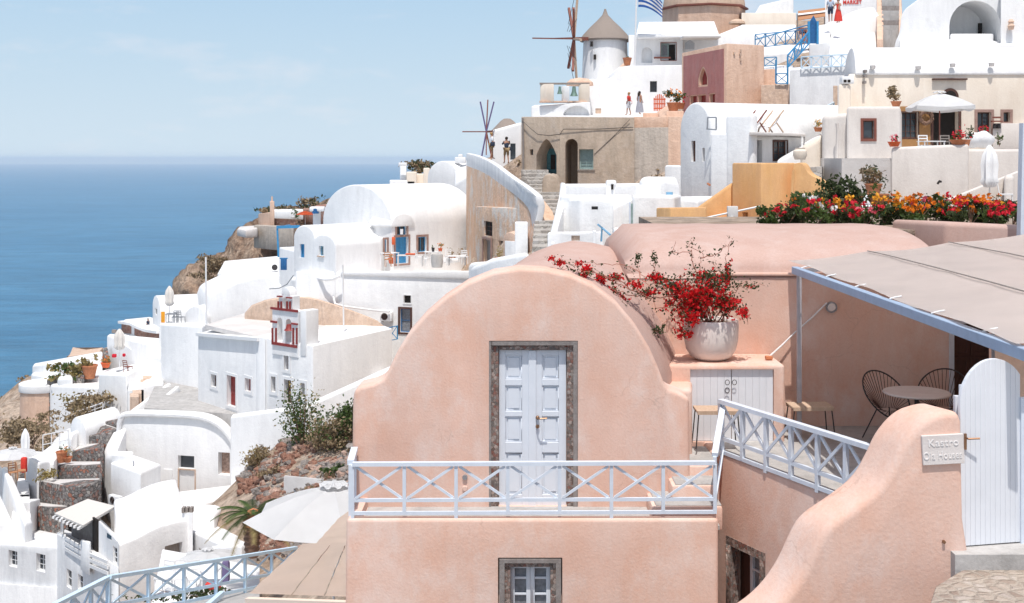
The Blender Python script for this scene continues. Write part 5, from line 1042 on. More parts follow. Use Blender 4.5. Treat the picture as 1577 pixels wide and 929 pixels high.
# white house above, with the ledge where people walk
UW = thing('white_house', 'white house above the old tan house, one small dark window over the walking people', 'house', P(980, 180, 96))
wu = W((905, 97), (1052, 94)); pf = smooth_poly([(905, 122), (944, 122), (948, 107), (956, 102), (1000, 101), (1052, 100)], 1)
bm = NB(); prism(bm, [P(905, 215, 96)] + [P(x, y, 96) for x, y in pf] + [P(1052, 215, 96)], (0, 8, 0)); wuu = W((905, 96), (1052, 96))
wallmesh(UW, 'wall', bm, 'white', [opn(wuu, 1001, 125, 1012, 142, 'dark', d=.35, arch=False), opn(wuu, 917, 167, 926, 175, 'dark', d=.1, gm='stucco')], .08, 2)
single('ledge', 'white ledge along the roof of the old tan house', 'wall', blk([(820, 92), (1050, 88), (1050, 96), (822, 97)], [178, 180, 177, 178], -2), 'white', bevel=.08)
bw = W((820, 92.5), (909, 91.5)); BL = thing('bell_wall', 'white wall with a blind arch carrying two pillars and green bells', 'wall', P(865, 178, 92))
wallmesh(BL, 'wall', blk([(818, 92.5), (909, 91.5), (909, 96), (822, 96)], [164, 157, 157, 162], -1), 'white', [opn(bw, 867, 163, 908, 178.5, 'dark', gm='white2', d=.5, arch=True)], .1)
add('coping', box(NB(), P(869, 157, 92.3), (3.7, .8, .12)), M['trimstone'] if False else M['salmon'], BL)
for (a, b_) in ((832, 853), (865, 877), (891, 908)): add('pillar', bev(blk([(a, 92.2), (b_, 91.8), (b_, 92.7), (a, 93)], 130 if a != 865 else 133, Zp(157, 92)), .05), M['cream' if a != 865 else 'white'], BL)
add('beam', beam(NB(), P(831, 129, 92.2), P(908, 129, 92.2), .14), M['oldw'], BL)
for bx, by, bs in ((862, 131, .20), (884, 131, .30)):
    q = P(bx, by, 92) + V(0, 0, -.1); add('bell', lathe(NB(), q, [(0, 0), (bs * .4, -.02), (bs * .55, -.1 - bs), (bs * .8, -.2 - bs * 1.3), (bs, -.25 - bs * 1.6), (0, -.2 - bs * 1.5)], 14), M['bronze'], BL)
bm = NB(); lathe(bm, P(893, 132, 95), [(1.05, 0), (1.0, .25), (.7, .5), (0, .62)], 18); add('little_dome', bm, M['salmon'], None, 'small salmon dome behind the bells', 'dome')
# windmill
WM = thing('windmill', 'white round windmill with grey conical thatched cap and red brown spars', 'windmill', P(932, 125, 106)); wc_ = P(932, 125, 106)
zt = Zp(62, 106) - wc_.z; add('tower', lathe(NB(), wc_, [(2.05, -.5), (2.0, 0), (1.87, zt), (0, zt)], 40), M['white'], WM, smooth=50)
zc = Zp(14, 106) - wc_.z; add('cap', lathe(NB(), wc_, [(2.15, zt - .12), (2.2, zt), (1.9, zt + .45), (1.3, zt + 1.1), (.72, zt + 1.65), (.25, zt + 2.15), (.12, zc - .15), (.08, zc), (0, zc)], 32), M['thatch'], WM, smooth=30)
for (x, y) in ((911, 68), (916, 88)): q = P(x, y, 104.15); add('window', box(NB(), q, (.22, .3, .42)), M['dark'], WM)
hub = P(884, 60, 103.5)
add('axle', beam(NB(), hub, P(905, 60, 104.6), .28), M['redw'], WM)
for k in range(8):
    a = k * pi / 4 + .12; axd = Vector((2.2, .0, 0)); e1 = Vector((-.03, 1, 0)); d = e1 * cos(a + pi / 2) + V(0, 0, 1) * sin(a + pi / 2); bm = NB(); beam(bm, hub, hub + d * 3.6 + axd * -.12 * (1 if k % 2 else -1), .2); add('spar', bm, M['redw' if k % 2 else 'lightw'], WM)
bm = NB(); beam(bm, hub, hub - Vector((3.5, 0.6, 0)), .10); beam(bm, hub + V(0, 0, .1), hub - Vector((2.0, 0.4, .0)), .07); add('bowsprit', bm, M['redw'], WM)
for k in range(6):
    a = k * pi / 3 + .12; e1 = Vector((-.03, 1, 0)); d = e1 * cos(a + pi / 2) + V(0, 0, 1) * sin(a + pi / 2); add('stay', beam(NB(), hub + d * 3.4, hub + d * 1.2 - V(.5, 0, 0), .03), M['iron'], WM)
single('salmon_buttress', 'pale salmon buttress beside the windmill', 'wall', blk([(936, 101), (966, 101), (966, 103), (944, 103)], [121, 91, 91, 121], -1), 'salmon', bevel=.2, seg=3)
potp('orange clay pot on the white wall beside the windmill', P(966, 101, 96.4), .34, .6, 'terracotta', n=10, pr=.15)
# white house right of the mill
NW = thing('white_house', 'white house with a brown framed window between the flagpole and the pink tower', 'house', P(1010, 105, 100)); wn_ = W((968, 99), (1050, 99))
wallmesh(NW, 'wall', blk([(968, 99), (1052, 99), (1052, 104), (968, 104)], [54, 56, 56, 54], 4), 'white', [opn(wn_, 988, 73, 1005, 97, 'dark', d=.5, gm='white2', arch=True), opn(wn_, 1018, 66, 1041, 93, 'none', d=.6, sur='redw', sw=.05)], .08)
c, w, h = wn_.rect(1031, 68, 1041, 93); add('door', obox(NB(), wn_, c, 0, -.55, 0, w, .04, h), M['dark'], NW); c, w, h = wn_.rect(1019, 67, 1031, 87); frm = add('window', frame_bm(NB(), wn_, c, w, h, -.5, .1, .05), M['tealsh'], NW); add('pane', obox(NB(), wn_, c, 0, -.52, 0, w, .02, h), M['curtain'], frm)
add('roof', bev(blk([(980, 98), (1108, 97), (1100, 108), (984, 108)], [53, 55, 33, 34], Zp(57.5, 97.5)), .1), M['white'], NW)
add('canopy_slab', box(NB(), P(1078, 58.5, 96), (2.9, 2, .12)), M['roofgrey'], NW); add('wall_sill', box(NB(), P(1020, 89, 98.7), (1.3, .4, .12)), M['redw'], NW)
single('white_block', 'white wall under the thin roof slab, behind the pink tower', 'wall', blk([(1050, 99.5), (1140, 99), (1140, 104), (1050, 104)], 56, 5), 'white', bevel=.05)
bm = NB()
for k in range(9): tube(bm, [P(1055 + k * 1.7, 76, 98.6), P(1056 + k * 1.6, 66 - 4 * sin(pi * k / 8), 98.6)], .04, 4)
add('iron_grille', bm, M['metal'], None, 'dark arched grille under the thin roof slab', 'grille')
pipe('flagpole', 'tall white flagpole right of the windmill', [P(977, 108, 97), P(979, 40, 97), P(981, -40, 97)], .07, 'whitep', 'flagpole', 8)
FG = thing('flag', 'blue and white striped flag flying from the flagpole', 'flag', P(983, 5, 97))
def flagpt(u, v):  # u along the fly, v down the hoist
    x = 983 + 37 * u ** .9; y = -24 + 16 * v * 2.2 + 28 * u ** 1.5 - 6 * u * v * 2; return P(x, y, 97 + .35 * sin(u * 8 + v) * u)
for s in range(9):
    bm = NB(); vv = [[bm.verts.new(flagpt(i / 14, (s + j) / 9)) for i in range(15)] for j in (0, 1)]
    for i in range(14): bm.faces.new((vv[0][i], vv[0][i + 1], vv[1][i + 1], vv[1][i]))
    bmesh.ops.solidify(bm, geom=bm.faces[:], thickness=.02); add('stripe', bm, M['flagb' if s % 2 == 0 else 'umb'], FG)
# domed church
DC = thing('domed_church', 'domed church with an octagonal salmon drum at the top of the hill', 'church', P(1083, 60, 120)); dc = P(1084, 38, 120)
rd = 64 / F * 120; zd = Zp(16, 120) - dc.z; add('drum', lathe(NB(), dc, [(rd, -3), (rd, zd), (0, zd)], 8), M['salmon'], DC, smooth=20)
add('cornice', lathe(NB(), dc, [(rd + .1, zd), (rd + .3, zd + .06), (rd + .3, zd + .2), (rd, zd + .22), (0, zd + .22)], 8), M['redw'], DC, smooth=20)
add('dome', lathe(NB(), dc, [(rd * .98 * cos(t), zd + .2 + rd * .95 * sin(t)) for t in [pi / 2 * i / 14 for i in range(14)]] + [(0, zd + .2 + rd * .95)], 40), M['dome'], DC, smooth=60)
bm = NB(); lathe(bm, P(1135, 37, 112), [(.75, 0), (.7, .2), (.4, .4), (0, .45)], 14); add('small_dome', bm, M['dome'], DC)
single('long_wall', 'pale grey wall right of the domed church', 'wall', blk([(1142, 112), (1226, 112), (1226, 118), (1142, 118)], [20, 20, 20, 20], 3), 'cream', bevel=.05)
single('long_roof', 'white roof right of the domed church', 'roof', blk([(1100, 104), (1226, 104), (1226, 111), (1142, 111)], [55, 54, 38, 38], 3), 'white', bevel=.12)
single('tapered_tower', 'white tapering block standing against the sky right of the dome', 'tower', blk([(1163, 114), (1222, 114), (1222, 120), (1170, 120)], [20, -4, -4, 8], 4), 'white2', bevel=.05)
# pink tower
wt1 = W((1050, 85), (1119, 80)); wt2 = W((1119, 80), (1177, 82))
PT2 = thing('pink_tower', 'square salmon tower with a dusky pink wall and a pointed red window', 'tower', P(1110, 170, 83))
ops = [opn(wt1, 1077, 105, 1089, 131, 'dark', gm='maroon', d=.3, pointed=True), opn(wt1, 1063, 148, 1073, 170, 'dark', gm='maroon', d=.3), opn(wt1, 1075.5, 147, 1087, 170, 'dark', gm='maroon', d=.3), opn(wt1, 1093, 145, 1101, 158, 'dark', gm='maroon', d=.3)]
wallmesh(PT2, 'wall', blk([(1050, 85), (1119, 80), (1177, 82), (1120, 88)], [82, 67, 70, 78], -4), 'salmon', ops, .04)
# pink panel, fitted round the openings
c, w, h = wt1.rect(1054, 85, 1115, 178); pm = NB(); a_ = [wt1.hit(1053, 87), wt1.hit(1115, 75), wt1.hit(1115, 178), wt1.hit(1053, 178)]; prism(pm, [p + wt1.N * .03 for p in a_], wt1.N * -.06)
cu = [cutout(o['wl'], o['c'], o['w'] + .12, o['h'] + .12, .4, False) if not o['pointed'] else cutout(o['wl'], o['c'], o['w'] + .25, o['h'] + .25, .4, True, True) for o in ops]
solid('pink_panel', pm, M['pink'], PT2, cu, 0)
bm = NB()
for (x, y) in ((1140, 78), (1139, 84), (1140, 92), (1130, 82)): obox(bm, wt2, wt2.hit(x, y), 0, .03, 0, .12, .1, .16)
add('wall_pegs', bm, M['stucco'], PT2)
single('tan_block', 'small weathered salmon block right of the pink tower', 'wall', blk([(1172, 80), (1217, 79), (1217, 84), (1176, 84)], [131, 130, 130, 131], -4), 'stucco', bevel=.05); single('tan_block', 'upper small salmon block right of the pink tower', 'wall', blk([(1176, 83), (1196, 82.5), (1196, 86), (1178, 86)], 107, -2), 'salmon', bevel=.05)
# salmon steps, orange gate, plants, near the walkers
SW_ = thing('salmon_steps', 'salmon steps with curved sides above the pale end of the old house', 'steps', P(1000, 192, 84))
for k in range(3): add('step', bev(blk([(974 + k * 8, 82 + k), (1024, 82 + k), (1024, 85 + k), (974 + k * 8, 85 + k)], 188 - k * 7, 0), .06), M['salmon'], SW_)
add('side_wall', bev(blk([(1018, 80.5), (1030, 80.5), (1030, 83.5), (1012, 85)], [182, 178, 160, 172], 0), .1, 3), M['salmon'], SW_)
OG = thing('orange_gate', 'bright orange picket gate above the salmon steps', 'gate', P(1015, 170, 86)); 
for i in range(7): x = 1007.5 + i * 2.7; add('picket', beam(NB(), P(x, 171, 86), P(x, 151 - 6 * sin(pi * i / 6), 86), .07), M['orange'], OG)
for y in (153, 160, 167): add('rail', beam(NB(), P(1006.5, y, 86.05), P(1025, y, 86.05), .08), M['orange'], OG)
single('planter_box', 'salmon planter under the red flowers at the foot of the pink tower', 'planter', blk([(1026, 80), (1053, 80), (1053, 82.5), (1026, 82.5)], 171, -1), 'salmon', bevel=.05)
potp('bushy red and green plant left of the pink tower base', P(1037, 171, 81), .42, .55, 'terracotta', 'leafd', .55, 150, 'fora', 40, ls=.09); potp('second bushy plant against the pink tower base', P(1048, 168, 82.5), .3, .4, 'terracotta', 'leaf', .4, 90, 'fred', 20, ls=.09)
single('white_sign', 'small white board leaning on the wall below the orange gate', 'board', box(NB(), P(1014, 187, 79.8), (1.0, .06, .42)), 'whitep', bevel=.01)
# people
person('person in pale skirt and red top on the ledge, left of the long dress', P(968.5, 177.5, 90), 1.68, radians(60), 'stand', 'red', 'shirtw', 'fair', bag='red')
person('woman in a long grey dress with long dark hair walking on the ledge', P(985, 176.5, 90), 1.70, radians(-50), 'stand', 'greyc', hair='hair', dress=True, longhair=True)
person('man in white shirt and khaki shorts standing at the head of the stairs', P(757, 245, 81), 1.75, radians(-70), 'bent', 'shirtw', 'khaki', 'fair', bag='navy')
person('person in dark top photographing at the stair head, right of the man in white', P(780, 252, 81), 1.75, radians(20), 'phone', 'navy', 'khaki', 'hair', bag='navy')
person('man in a pale blue shirt standing by the market wall', P(1279, 34, 84), 1.75, radians(160), 'stand', 'shirtb', 'navy', 'hair'); person('woman in red holding a phone beside the man in pale blue', P(1291, 36, 83), 1.62, radians(150), 'phone', 'red', 'red', 'hair', dress=True)
# white slopes behind, top right
single('white_block', 'white terrace block below the blue fence, top right', 'wall', blk([(1150, 94), (1247, 92), (1247, 100), (1160, 101)], [84, 78, 66, 70], 1), 'white', bevel=.2, seg=3)
single('white_block', 'white wall under the walkway of the blue handrail', 'wall', blk([(1176, 86), (1222, 85.5), (1222, 90), (1176, 90)], [128, 128, 100, 100], -1), 'white', bevel=.1)
single('white_block', 'tall white wall beside the pointed blue door', 'wall', blk([(1246, 82), (1278, 81), (1278, 88), (1246, 88)], [68, 64, 36, 42], 0), 'white', bevel=.1)
single('white_block', 'bright white sloping block between the blue door and the grey steps', 'wall', blk([(1276, 78), (1350, 77), (1349, 86), (1279, 86)], [82, 80, 50, 48], 0), 'white', bevel=.15, seg=3)
single('grey_wall', 'plain white retaining wall behind the deck chairs', 'wall', blk([(1216, 76), (1320, 74), (1320, 80), (1218, 80)], [108, 101, 98, 104], -3), 'white2', bevel=.06)
pts = smooth_poly([(1268, 72), (1268, 38), (1290, 30), (1320, 14), (1354, 10), (1356, 72)], 1); bm = NB(); prism(bm, [P(x, y, 86) for x, y in pts], (2.2, 8, 0)); single('market_wall', 'white wall with curved top where two people stand', 'wall', bm, 'white', bevel=.1)
single('market_building', 'white shop wall behind the two people at the top', 'house', blk([(1270, 96), (1352, 96), (1352, 104), (1270, 104)], -30, 4), 'white', bevel=.1)
MS = thing('market_sign', 'white shop sign with red capital letters on the wall at the top', 'sign', P(1313, 10, 92)); wm = W((1298, 92), (1330, 91.6)); c, w, h = wm.rect(1298, -8, 1327, 10); add('board', obox(NB(), wm, c, 0, 0, 0, w, .1, h), M['whitep'], MS); text(MS, 'MARKET', wm, wm.hit(1312.5, 4), .42, 'red', .02, 'lettering', .08, .012, .80)
# grey steps with pink edges
GS = thing('grey_stairs', 'steep grey stairs between pink curbs at the top', 'steps', P(1372, 56, 82))
for k in range(9): add('step', blk([(1358, 82 + k * .9), (1385, 82 + k * .9), (1385, 83.2 + k * .9), (1358, 83.2 + k * .9)], 54 - k * 7.5, 2), M['trimplain' if k in (3, 6) else 'concrete'], GS)
add('left_curb', bev(blk([(1350, 81), (1360, 81), (1362, 92), (1350, 92)], [60, 60, -12, -12], 2), .1), M['salmon'], GS); add('right_curb', bev(blk([(1384, 81), (1391, 81), (1388, 92), (1384, 92)], [58, 58, -12, -12], 2), .1), M['salmon'], GS)
# big white arch
AH = thing('arched_house', 'large white vaulted house with a deep arched porch, top right', 'house', P(1460, 66, 80)); wa = W((1380, 79), (1640, 79))
pf = smooth_poly([(1375, 95), (1378, 66), (1386, 50), (1388, 18), (1410, 2), (1440, -20), (1500, -40), (1640, -42)], 2); bm = NB(); prism(bm, [P(x, y, 79) for x, y in pf] + [P(1640, 95, 79)], (2.9, 9, 0))
wallmesh(AH, 'wall', bm, 'white', [opn(wa, 1462, 1, 1541, 66, 'dark', gm='white', d=3, arch=True)], .15, 3)
c, w, h = wa.rect(1530, 29, 1536, 67); add('door', obox(NB(), wa, c, 0, -2.6, 0, w, .1, h), M['dark'], AH); add('bench', bev(blk([(1463, 79.5), (1530, 79.5), (1530, 80.5), (1463, 80.5)], 52, 5), .08), M['white'], AH)
single('front_slope', 'white sloping parapet below the arched porch', 'wall', blk([(1385, 77), (1640, 77), (1640, 79.2), (1385, 79.2)], [70, 66, 66, 58], 0), 'white', bevel=.2, seg=3)
single('right_wall', 'white wall with a pale lamp at the top right corner', 'wall', blk([(1541, 77.8), (1640, 77.8), (1640, 78.9), (1541, 78.9)], -30, 2), 'white', bevel=.08)
add('lantern', lathe(NB(), P(1557, 46, 77.5), [(0, 0), (.15, 0), (.22, .25), (.16, .32), (.16, .45), (.2, .5), (.1, .66), (0, .68)], 10), M['salmon'], None, 'pale lantern on the white wall in the top right corner', 'lantern')
# orange awning, blue door, blue railings
AW = thing('shop_awning', 'orange brown awning with a pale stripe above the blue railing', 'awning', P(1250, 32, 92))
bm = NB(); prism(bm, [P(1229, 18, 93), P(1271, 13, 93), P(1271, 26, 91.4), P(1229, 32, 91.4)], (0, 0, .05)); add('cloth', bm, M['orangew'], AW); bm = NB(); prism(bm, [P(1229, 23, 92.2) + V(0, 0, .06), P(1271, 18, 92.2) + V(0, 0, .06), P(1271, 20, 91.9) + V(0, 0, .06), P(1229, 25, 91.9) + V(0, 0, .06)], (0, 0, .03)); add('stripe', bm, M['umb'], AW)
for x in (1228, 1270): add('awning_pole', tube(NB(), [P(x, 60, 91.6), P(x, 22, 91.8)], .05, 5), M['oldw'], AW)
BD = thing('blue_gate', 'dark blue pointed wooden gate at the top of the blue handrail', 'gate', P(1253, 68, 80.5)); bm = NB(); prism(bm, [P(1247, 67, 80.5), P(1247, 34, 80.5), P(1253, 24, 80.5), P(1258, 34, 80.5), P(1258, 67, 80.5)], (0, .1, 0)); add('panel', bm, M['blue'], BD)
for x in (1245.5, 1259): add('gate_post', beam(NB(), P(x, 68, 80.4), P(x, 33, 80.4), .14), M['teal'], BD)
for (x, y, mt, sz, lab) in ((1232, 58, 'salmon', (.25, .25, 1.1), 'tall cream jar stand under the orange awning'), (1240, 58, 'terracotta', (.5, .3, .9), 'small red brown stool stack under the orange awning'), (1236, 48, 'redw', (.6, .3, .5), 'dark red crate under the orange awning')):
    q = P(x, y, 90); add('shop_goods', bev(box(NB(), q, sz), .06), M[mt], None, lab, 'shop display')
g = 'bright blue railings on the upper hill'
railing('bright blue railing rising below the orange awning', P(1163, 75, 88), P(1225, 69, 89), 1.0, 4, 'teal', .06, .12, .08, group=g, mid=False); railing('bright blue railing continuing to the pointed blue gate', P(1225, 69, 89), P(1247, 66, 84), 1.0, 2, 'teal', .06, .12, .08, group=g, mid=False)
pipe('handrail', 'thin blue handrail rising above the railing to the gate', [P(1163, 61, 88), P(1224, 44, 88), P(1247, 38, 84)], .045, 'teal', 'handrail')
railing('bright blue railing on top of the plain wall behind the deck chairs', P(1234, 106, 75.5), P(1312, 102, 74), .72, 5, 'railblue', .06, .12, .05, group=g, mid=False); railing('short bright blue railing right of the pink tower', P(1177, 103, 84), P(1196, 102, 84), .62, 1, 'teal', .06, .12, .08, group=g, mid=False)
railing('steep bright blue railing below the pointed gate', P(1213, 106, 79), P(1245, 70, 79.5), .85, 3, 'teal', .07, .12, .08, group=g, mid=False); railing('low bright blue railing above the small salmon block', P(1195, 130, 79.4), P(1213, 130, 79), .68, 1, 'teal', .06, .12, .08, group=g, mid=False)
pipe('gate_rail', 'bright blue post and rail beside the small salmon block', [P(1195, 92, 80), P(1195, 128, 80)], .06, 'teal', 'post'); pipe('long_handrail', 'bright blue post at the foot of the steep railing', [P(1213, 88, 79), P(1213, 130, 79)], .06, 'teal', 'post')
pipe('blue_handrail', 'thin pale blue handrail beside the brown chimney', [P(1262, 178, 62), P(1262, 170, 62), P(1284, 158, 66), P(1284, 175, 66)], .05, 'railblue', 'handrail')
single('brown_pillar', 'narrow rusty brown pillar left of the cream chimney', 'pillar', blk([(1283, 66), (1290, 66), (1290, 67), (1283, 67)], 132, -2), 'stucco', bevel=.04)
single('brown_pillar', 'shorter rusty brown pillar beside the small flower pot', 'pillar', blk([(1262, 63), (1268, 63), (1268, 64), (1262, 64)], 172, -2), 'stucco', bevel=.04)
# little mill far left of the ruin
LM = thing('small_windmill', 'small distant windmill with a grey cap and crossed spars left of the old house', 'windmill', P(780, 250, 92)); wsm = W((757, 91), (804, 91))
wallmesh(LM, 'tower', blk([(757, 91), (804, 91), (804, 96), (760, 96)], [201, 188, 188, 200], -3), 'white', [opn(wsm, 786, 221, 794, 246, 'dark', d=.4)], .2, 3)
lm = P(781, 203, 93); add('cap', lathe(NB(), lm, [(1.2, 0), (1.15, .12), (.5, .8), (.25, .98), (0, 1.0)], 20, 1, 1), M['thatch'], LM)
hb = P(749, 203, 90); add('axle', beam(NB(), hb, P(765, 202, 92), .14), M['redw'], LM)
for k, (dx, dy, dz) in enumerate(((-.45, .3, 2.2), (.1, .5, 2.35), (.55, .3, 2.2), (.4, -.3, -1.9), (-.35, -.3, -1.9), (.0, -.4, -1.7))): add('spar', beam(NB(), hb, hb + V(dx, dy, dz), .08), M['redw' if k % 2 else 'grape'], LM)
add('bowsprit', beam(NB(), hb, P(712, 203, 90), .08), M['redw'], LM)
# ================================================================ middle: the big white vault house, peeling wall
PW = thing('peeling_wall', 'peeling salmon retaining wall with a white parapet curving down beside the stone stairs', 'wall', P(780, 400, 70))
A3 = Vector((-3.05, 84)); B3 = Vector((1.0, 58.5)); wp = W(A3, B3, True)
face = [(718, 250), (745, 262), (775, 283), (800, 302), (816, 325), (822, 345)]
bm = NB(); low = []; top_ = []
n = len(face)
pl = [wp.hit(x, y) for x, y in face]; lowp = [V(p.x, p.y, -10) for p in pl]
prism(bm, pl + [lowp[-1], lowp[0]], (1.1, .3, 0)); wallmesh(PW, 'face', bm, 'peel', [], .05)
par = smooth_poly([(718, 236), (735, 240), (757, 250), (785, 272), (812, 290), (828, 305), (829, 322), (823, 348)], 1); lo = smooth_poly([(718, 256), (745, 266), (775, 288), (802, 308), (816, 326), (819, 350)][::-1], 1)
bm = NB(); fr_ = []
def wy(x): # depth of the wall at an image column
    return wp.hit(x, 300).y
pp = [P(x, y, wy(min(x, 821)) - .25) for x, y in par] + [P(x, y, wy(min(x, 821)) - .25) for x, y in lo]; prism(bm, pp, (.34, .12, 0)); add('parapet', bev(bm, .08, 2), M['white2'], PW)
pipe('wall_pipe', 'short dark pipe on the peeling wall', [P(745, 284, 77.4), P(765, 285, 72.4)], .05, 'iron')
RB2 = thing('ruined_house', 'peeling house under the parapet with two tall narrow windows and an old grey door', 'house', P(775, 400, 66)); wz = W((733, 70), (822, 60))
wallmesh(RB2, 'wall', blk([(733, 70), (820, 61), (824, 64), (745, 76)], [318, 322, 320, 318], -10), 'peel', [opn(wz, 744, 341, 756, 364, 'win', 'brownw', 'dark', d=.25, nx=2, ny=3), opn(wz, 744, 369, 756, 405, 'door', 'oldw', d=.3, nx=2, ny=2, sur='brownstone', sw=.12), opn(wz, 765, 371, 772, 395, 'dark', d=.3)], .05)
single('small_vault', 'little peach arched shed beside the white gate pillar', 'shed', vault(XY(775, 58), XY(797, 57), (.6, 3), -10, Zp(372, 57), Zp(359, 57) - Zp(372, 57), 12), 'salmon', bevel=.04)
single('shed_door', 'grey white door panel of the little arched shed', 'door', blk([(777.5, 57.6), (796, 57.0), (796, 57.1), (777.5, 57.7)], 371, -10), 'white2', bevel=.02)
single('gate_pillar', 'white gate pillar left of the stone stairs', 'pillar', blk([(793, 54), (813, 54), (813, 55), (793, 55)], 343, -9), 'white', bevel=.06)
single('curved_curb', 'low curved white wall left of the stone stairs', 'wall', blk([(725, 56), (760, 53), (815, 51), (815, 53), (765, 55), (735, 58)], [412, 398, 388, 388, 398, 410], -10), 'white', bevel=.2, seg=3)
single('terrace_curb', 'rounded white curb at the right end of the cafe terrace', 'wall', blk([(722, 62), (790, 58), (790, 60), (730, 64)], [405, 400, 400, 404], -10), 'white', bevel=.25, seg=3)
# big vaulted white house
BH = thing('vaulted_house', 'big white vaulted house with a bright blue door and blue windows', 'house', P(610, 420, 84))
A4 = XY(497, 86); B4 = XY(603, 80); bk = V(5.35, 5.8); wv = W(B4, B4 + bk.xy if hasattr(bk, 'xy') else B4 + Vector((5.35, 5.8)), True) if False else W(B4, B4 + Vector((5.35, 5.8)), True)
ops = [opn(wv, 611, 338, 626, 362, 'win', 'teal', 'glass', d=.25, sur='brownstone', sw=.14, nx=2, ny=1), opn(wv, 609, 365, 629, 406, 'door', 'teal', d=.3, nx=2, ny=3, sur='brownstone', sw=.13), opn(wv, 643.5, 365, 657, 388, 'win', 'teal', 'glass', d=.25, sur='brownstone', sw=.15, nx=2, ny=1), opn(wv, 592, 369, 596, 390, 'win', 'teal', 'glass', d=.2, sur='brownstone', sw=.13, nx=1, ny=1)]
bmv = vault(A4, B4, (5.35, 5.8), -12, Zp(345, 81), Zp(284, 84) - Zp(345, 81), 26, 2.0, sub=3)
wallmesh(BH, 'vault', bmv, 'white', ops, .10, 3, 40)
c, w, h = wv.rect(601, 330, 638, 347); bm = NB(); pp = [c + wv.U * (w / 2 * cos(pi * i / 14)) + V(0, 0, -h * .6 + h * 1.15 * sin(pi * i / 14)) for i in range(15)]; prism(bm, [p + wv.N * .10 for p in pp], wv.N * -2.2); add('dormer', bev(bm, .05, 2), M['white'], BH)
for (x, y) in ((577, 316), (640, 317)): q = P(x, y, 82.4); add('roof_spout', lathe(NB(), q, [(0, -.12), (.13, -.12), (.15, .05), (0, .07)], 8), M['roofgrey'], BH)
add('lantern', box(NB(), wv.hit(617, 357) + wv.N * .1, (.18, .18, .34)), M['whitep'], BH)
# front double-vaulted wing
FW = thing('vaulted_wing', 'small white double vaulted wing with two blue windows, in front of the big vault', 'house', P(500, 440, 78))
wg1 = W((452, 80), (484, 78.2)); wg2 = W((481, 78.0), (516, 76.2))
wallmesh(FW, 'left_vault', vault(XY(452, 80), XY(485, 78.1), (3.9, 3.6), -15, Zp(368, 79), Zp(347, 79) - Zp(368, 79), 20), 'white', [opn(wg1, 461.5, 376, 469, 397, 'win', 'teal', 'teal', d=.2, nx=2, ny=1)], .1, 3, 40)
wallmesh(FW, 'right_vault', vault(XY(481, 77.9), XY(517, 76.1), (2.6, 2.5), -15, Zp(379, 77), Zp(361, 77) - Zp(379, 77), 20), 'white', [opn(wg2, 492, 379, 499, 394, 'win', 'lblue', 'tealsh', d=.2, nx=1, ny=3, sill='stucco')], .1, 3, 40)
wallmesh(FW, 'side_block', blk([(517, 76.1), (590, 80.5), (590, 86), (500, 84)], [378, 366, 350, 350], -15), 'white', (), .15, 3)
pipe('rounded_gutter', 'white rounded gutter under the small blue windows', [P(480, 420, 77.5), P(483, 427, 77), P(500, 431, 76), P(512, 430, 75.6), P(524, 425, 75.5)], .09, 'white', 'gutter')
# terrace retaining wall
TR = thing('terrace_retaining_wall', 'long white retaining wall under the cafe terrace, with a small square vent', 'wall', P(600, 500, 74)); wq = W((455, 77), (760, 73))
wallmesh(TR, 'wall', blk([(455, 77), (760, 73), (760, 90), (455, 92)], [425, 417, 417, 425] if False else [418, 419, 419, 418], -22), 'white', [opn(wq, 622, 455, 633, 467, 'dark', d=.2, gm='dark', sur='whitep', sw=.06), opn(wq, 616, 476, 632, 512, 'win', 'blue', 'curtain', d=.25, nx=1, ny=2, sur='brownw', sw=.12, name='door')], .12, 2)
ac_unit('white air conditioner with round grille left of the dark blue door', wq, 588, 480, 606, 494)
add('terrace_parapet', bev(blk([(525, wq.hit(525, 420).y - .12), (745, wq.hit(745, 420).y - .12), (745, wq.hit(745, 420).y + .3), (525, wq.hit(525, 420).y + .3)], [418, 417, 417, 418], Zp(429, 74)), .08), M['white'], TR)
add('wall_ledge', tube(NB(), [P(513, 455, 76), P(516, 468, 75.7), P(530, 472, 75.5), P(575, 478, 74.8), P(600, 480, 74.6)], .07, 6), M['white'], TR)
single('corner_pier', 'white flared pier under the left end of the vaulted wing', 'wall', blk([(448, 79.5), (478, 77.2), (520, 76.6), (500, 79.5), (455, 81.5)], [430, 428, 430, 420, 420], -22), 'white', bevel=.15, seg=3)
# furniture on the cafe terrace
Yt = 77.5; zt_ = Zp(417, 73.5) + .02
def tpnt(px, Y): q = XY(px, Y); return V(q.x, q.y, zt_)
g = 'white furniture on the cafe terrace'
table('long grey table on the cafe terrace in front of the blue door', tpnt(632, 76), 1.6, .8, .72, 'roofgrey'); table('white side table by the brown framed window of the vaulted house', tpnt(600, 77.5), 1.1, .6, .75, 'whitep', rz=.7); table('small white table beside the grey barrel', tpnt(665, 77.8), .9, .6, .8, 'whitep'); table('white metal table near the right end of the cafe terrace', tpnt(704, 77), 1.1, .7, .6, 'whitep', legm='metal')
for i, (x, y, rz, lab) in enumerate(((598, 76, .3, 'brown backed'), (646, 78, 2, 'first white'), (656, 76.5, -2, 'second white'), (684, 77, 1.5, 'third white'), (692, 78.5, .4, 'fourth white'), (716, 78, 3, 'rightmost white'))):
    chair(lab + ' cafe terrace chair, counted from the left', tpnt(x, y), rz, 'whitep' if i else 'orangew', group='chairs on the cafe terrace')
single('white_sofa', 'white cushioned bench along the wall of the cafe terrace', 'bench', blk([(683, 78.5), (706, 79), (706, 80), (683, 79.5)], 400, zt_), 'white', bevel=.08)
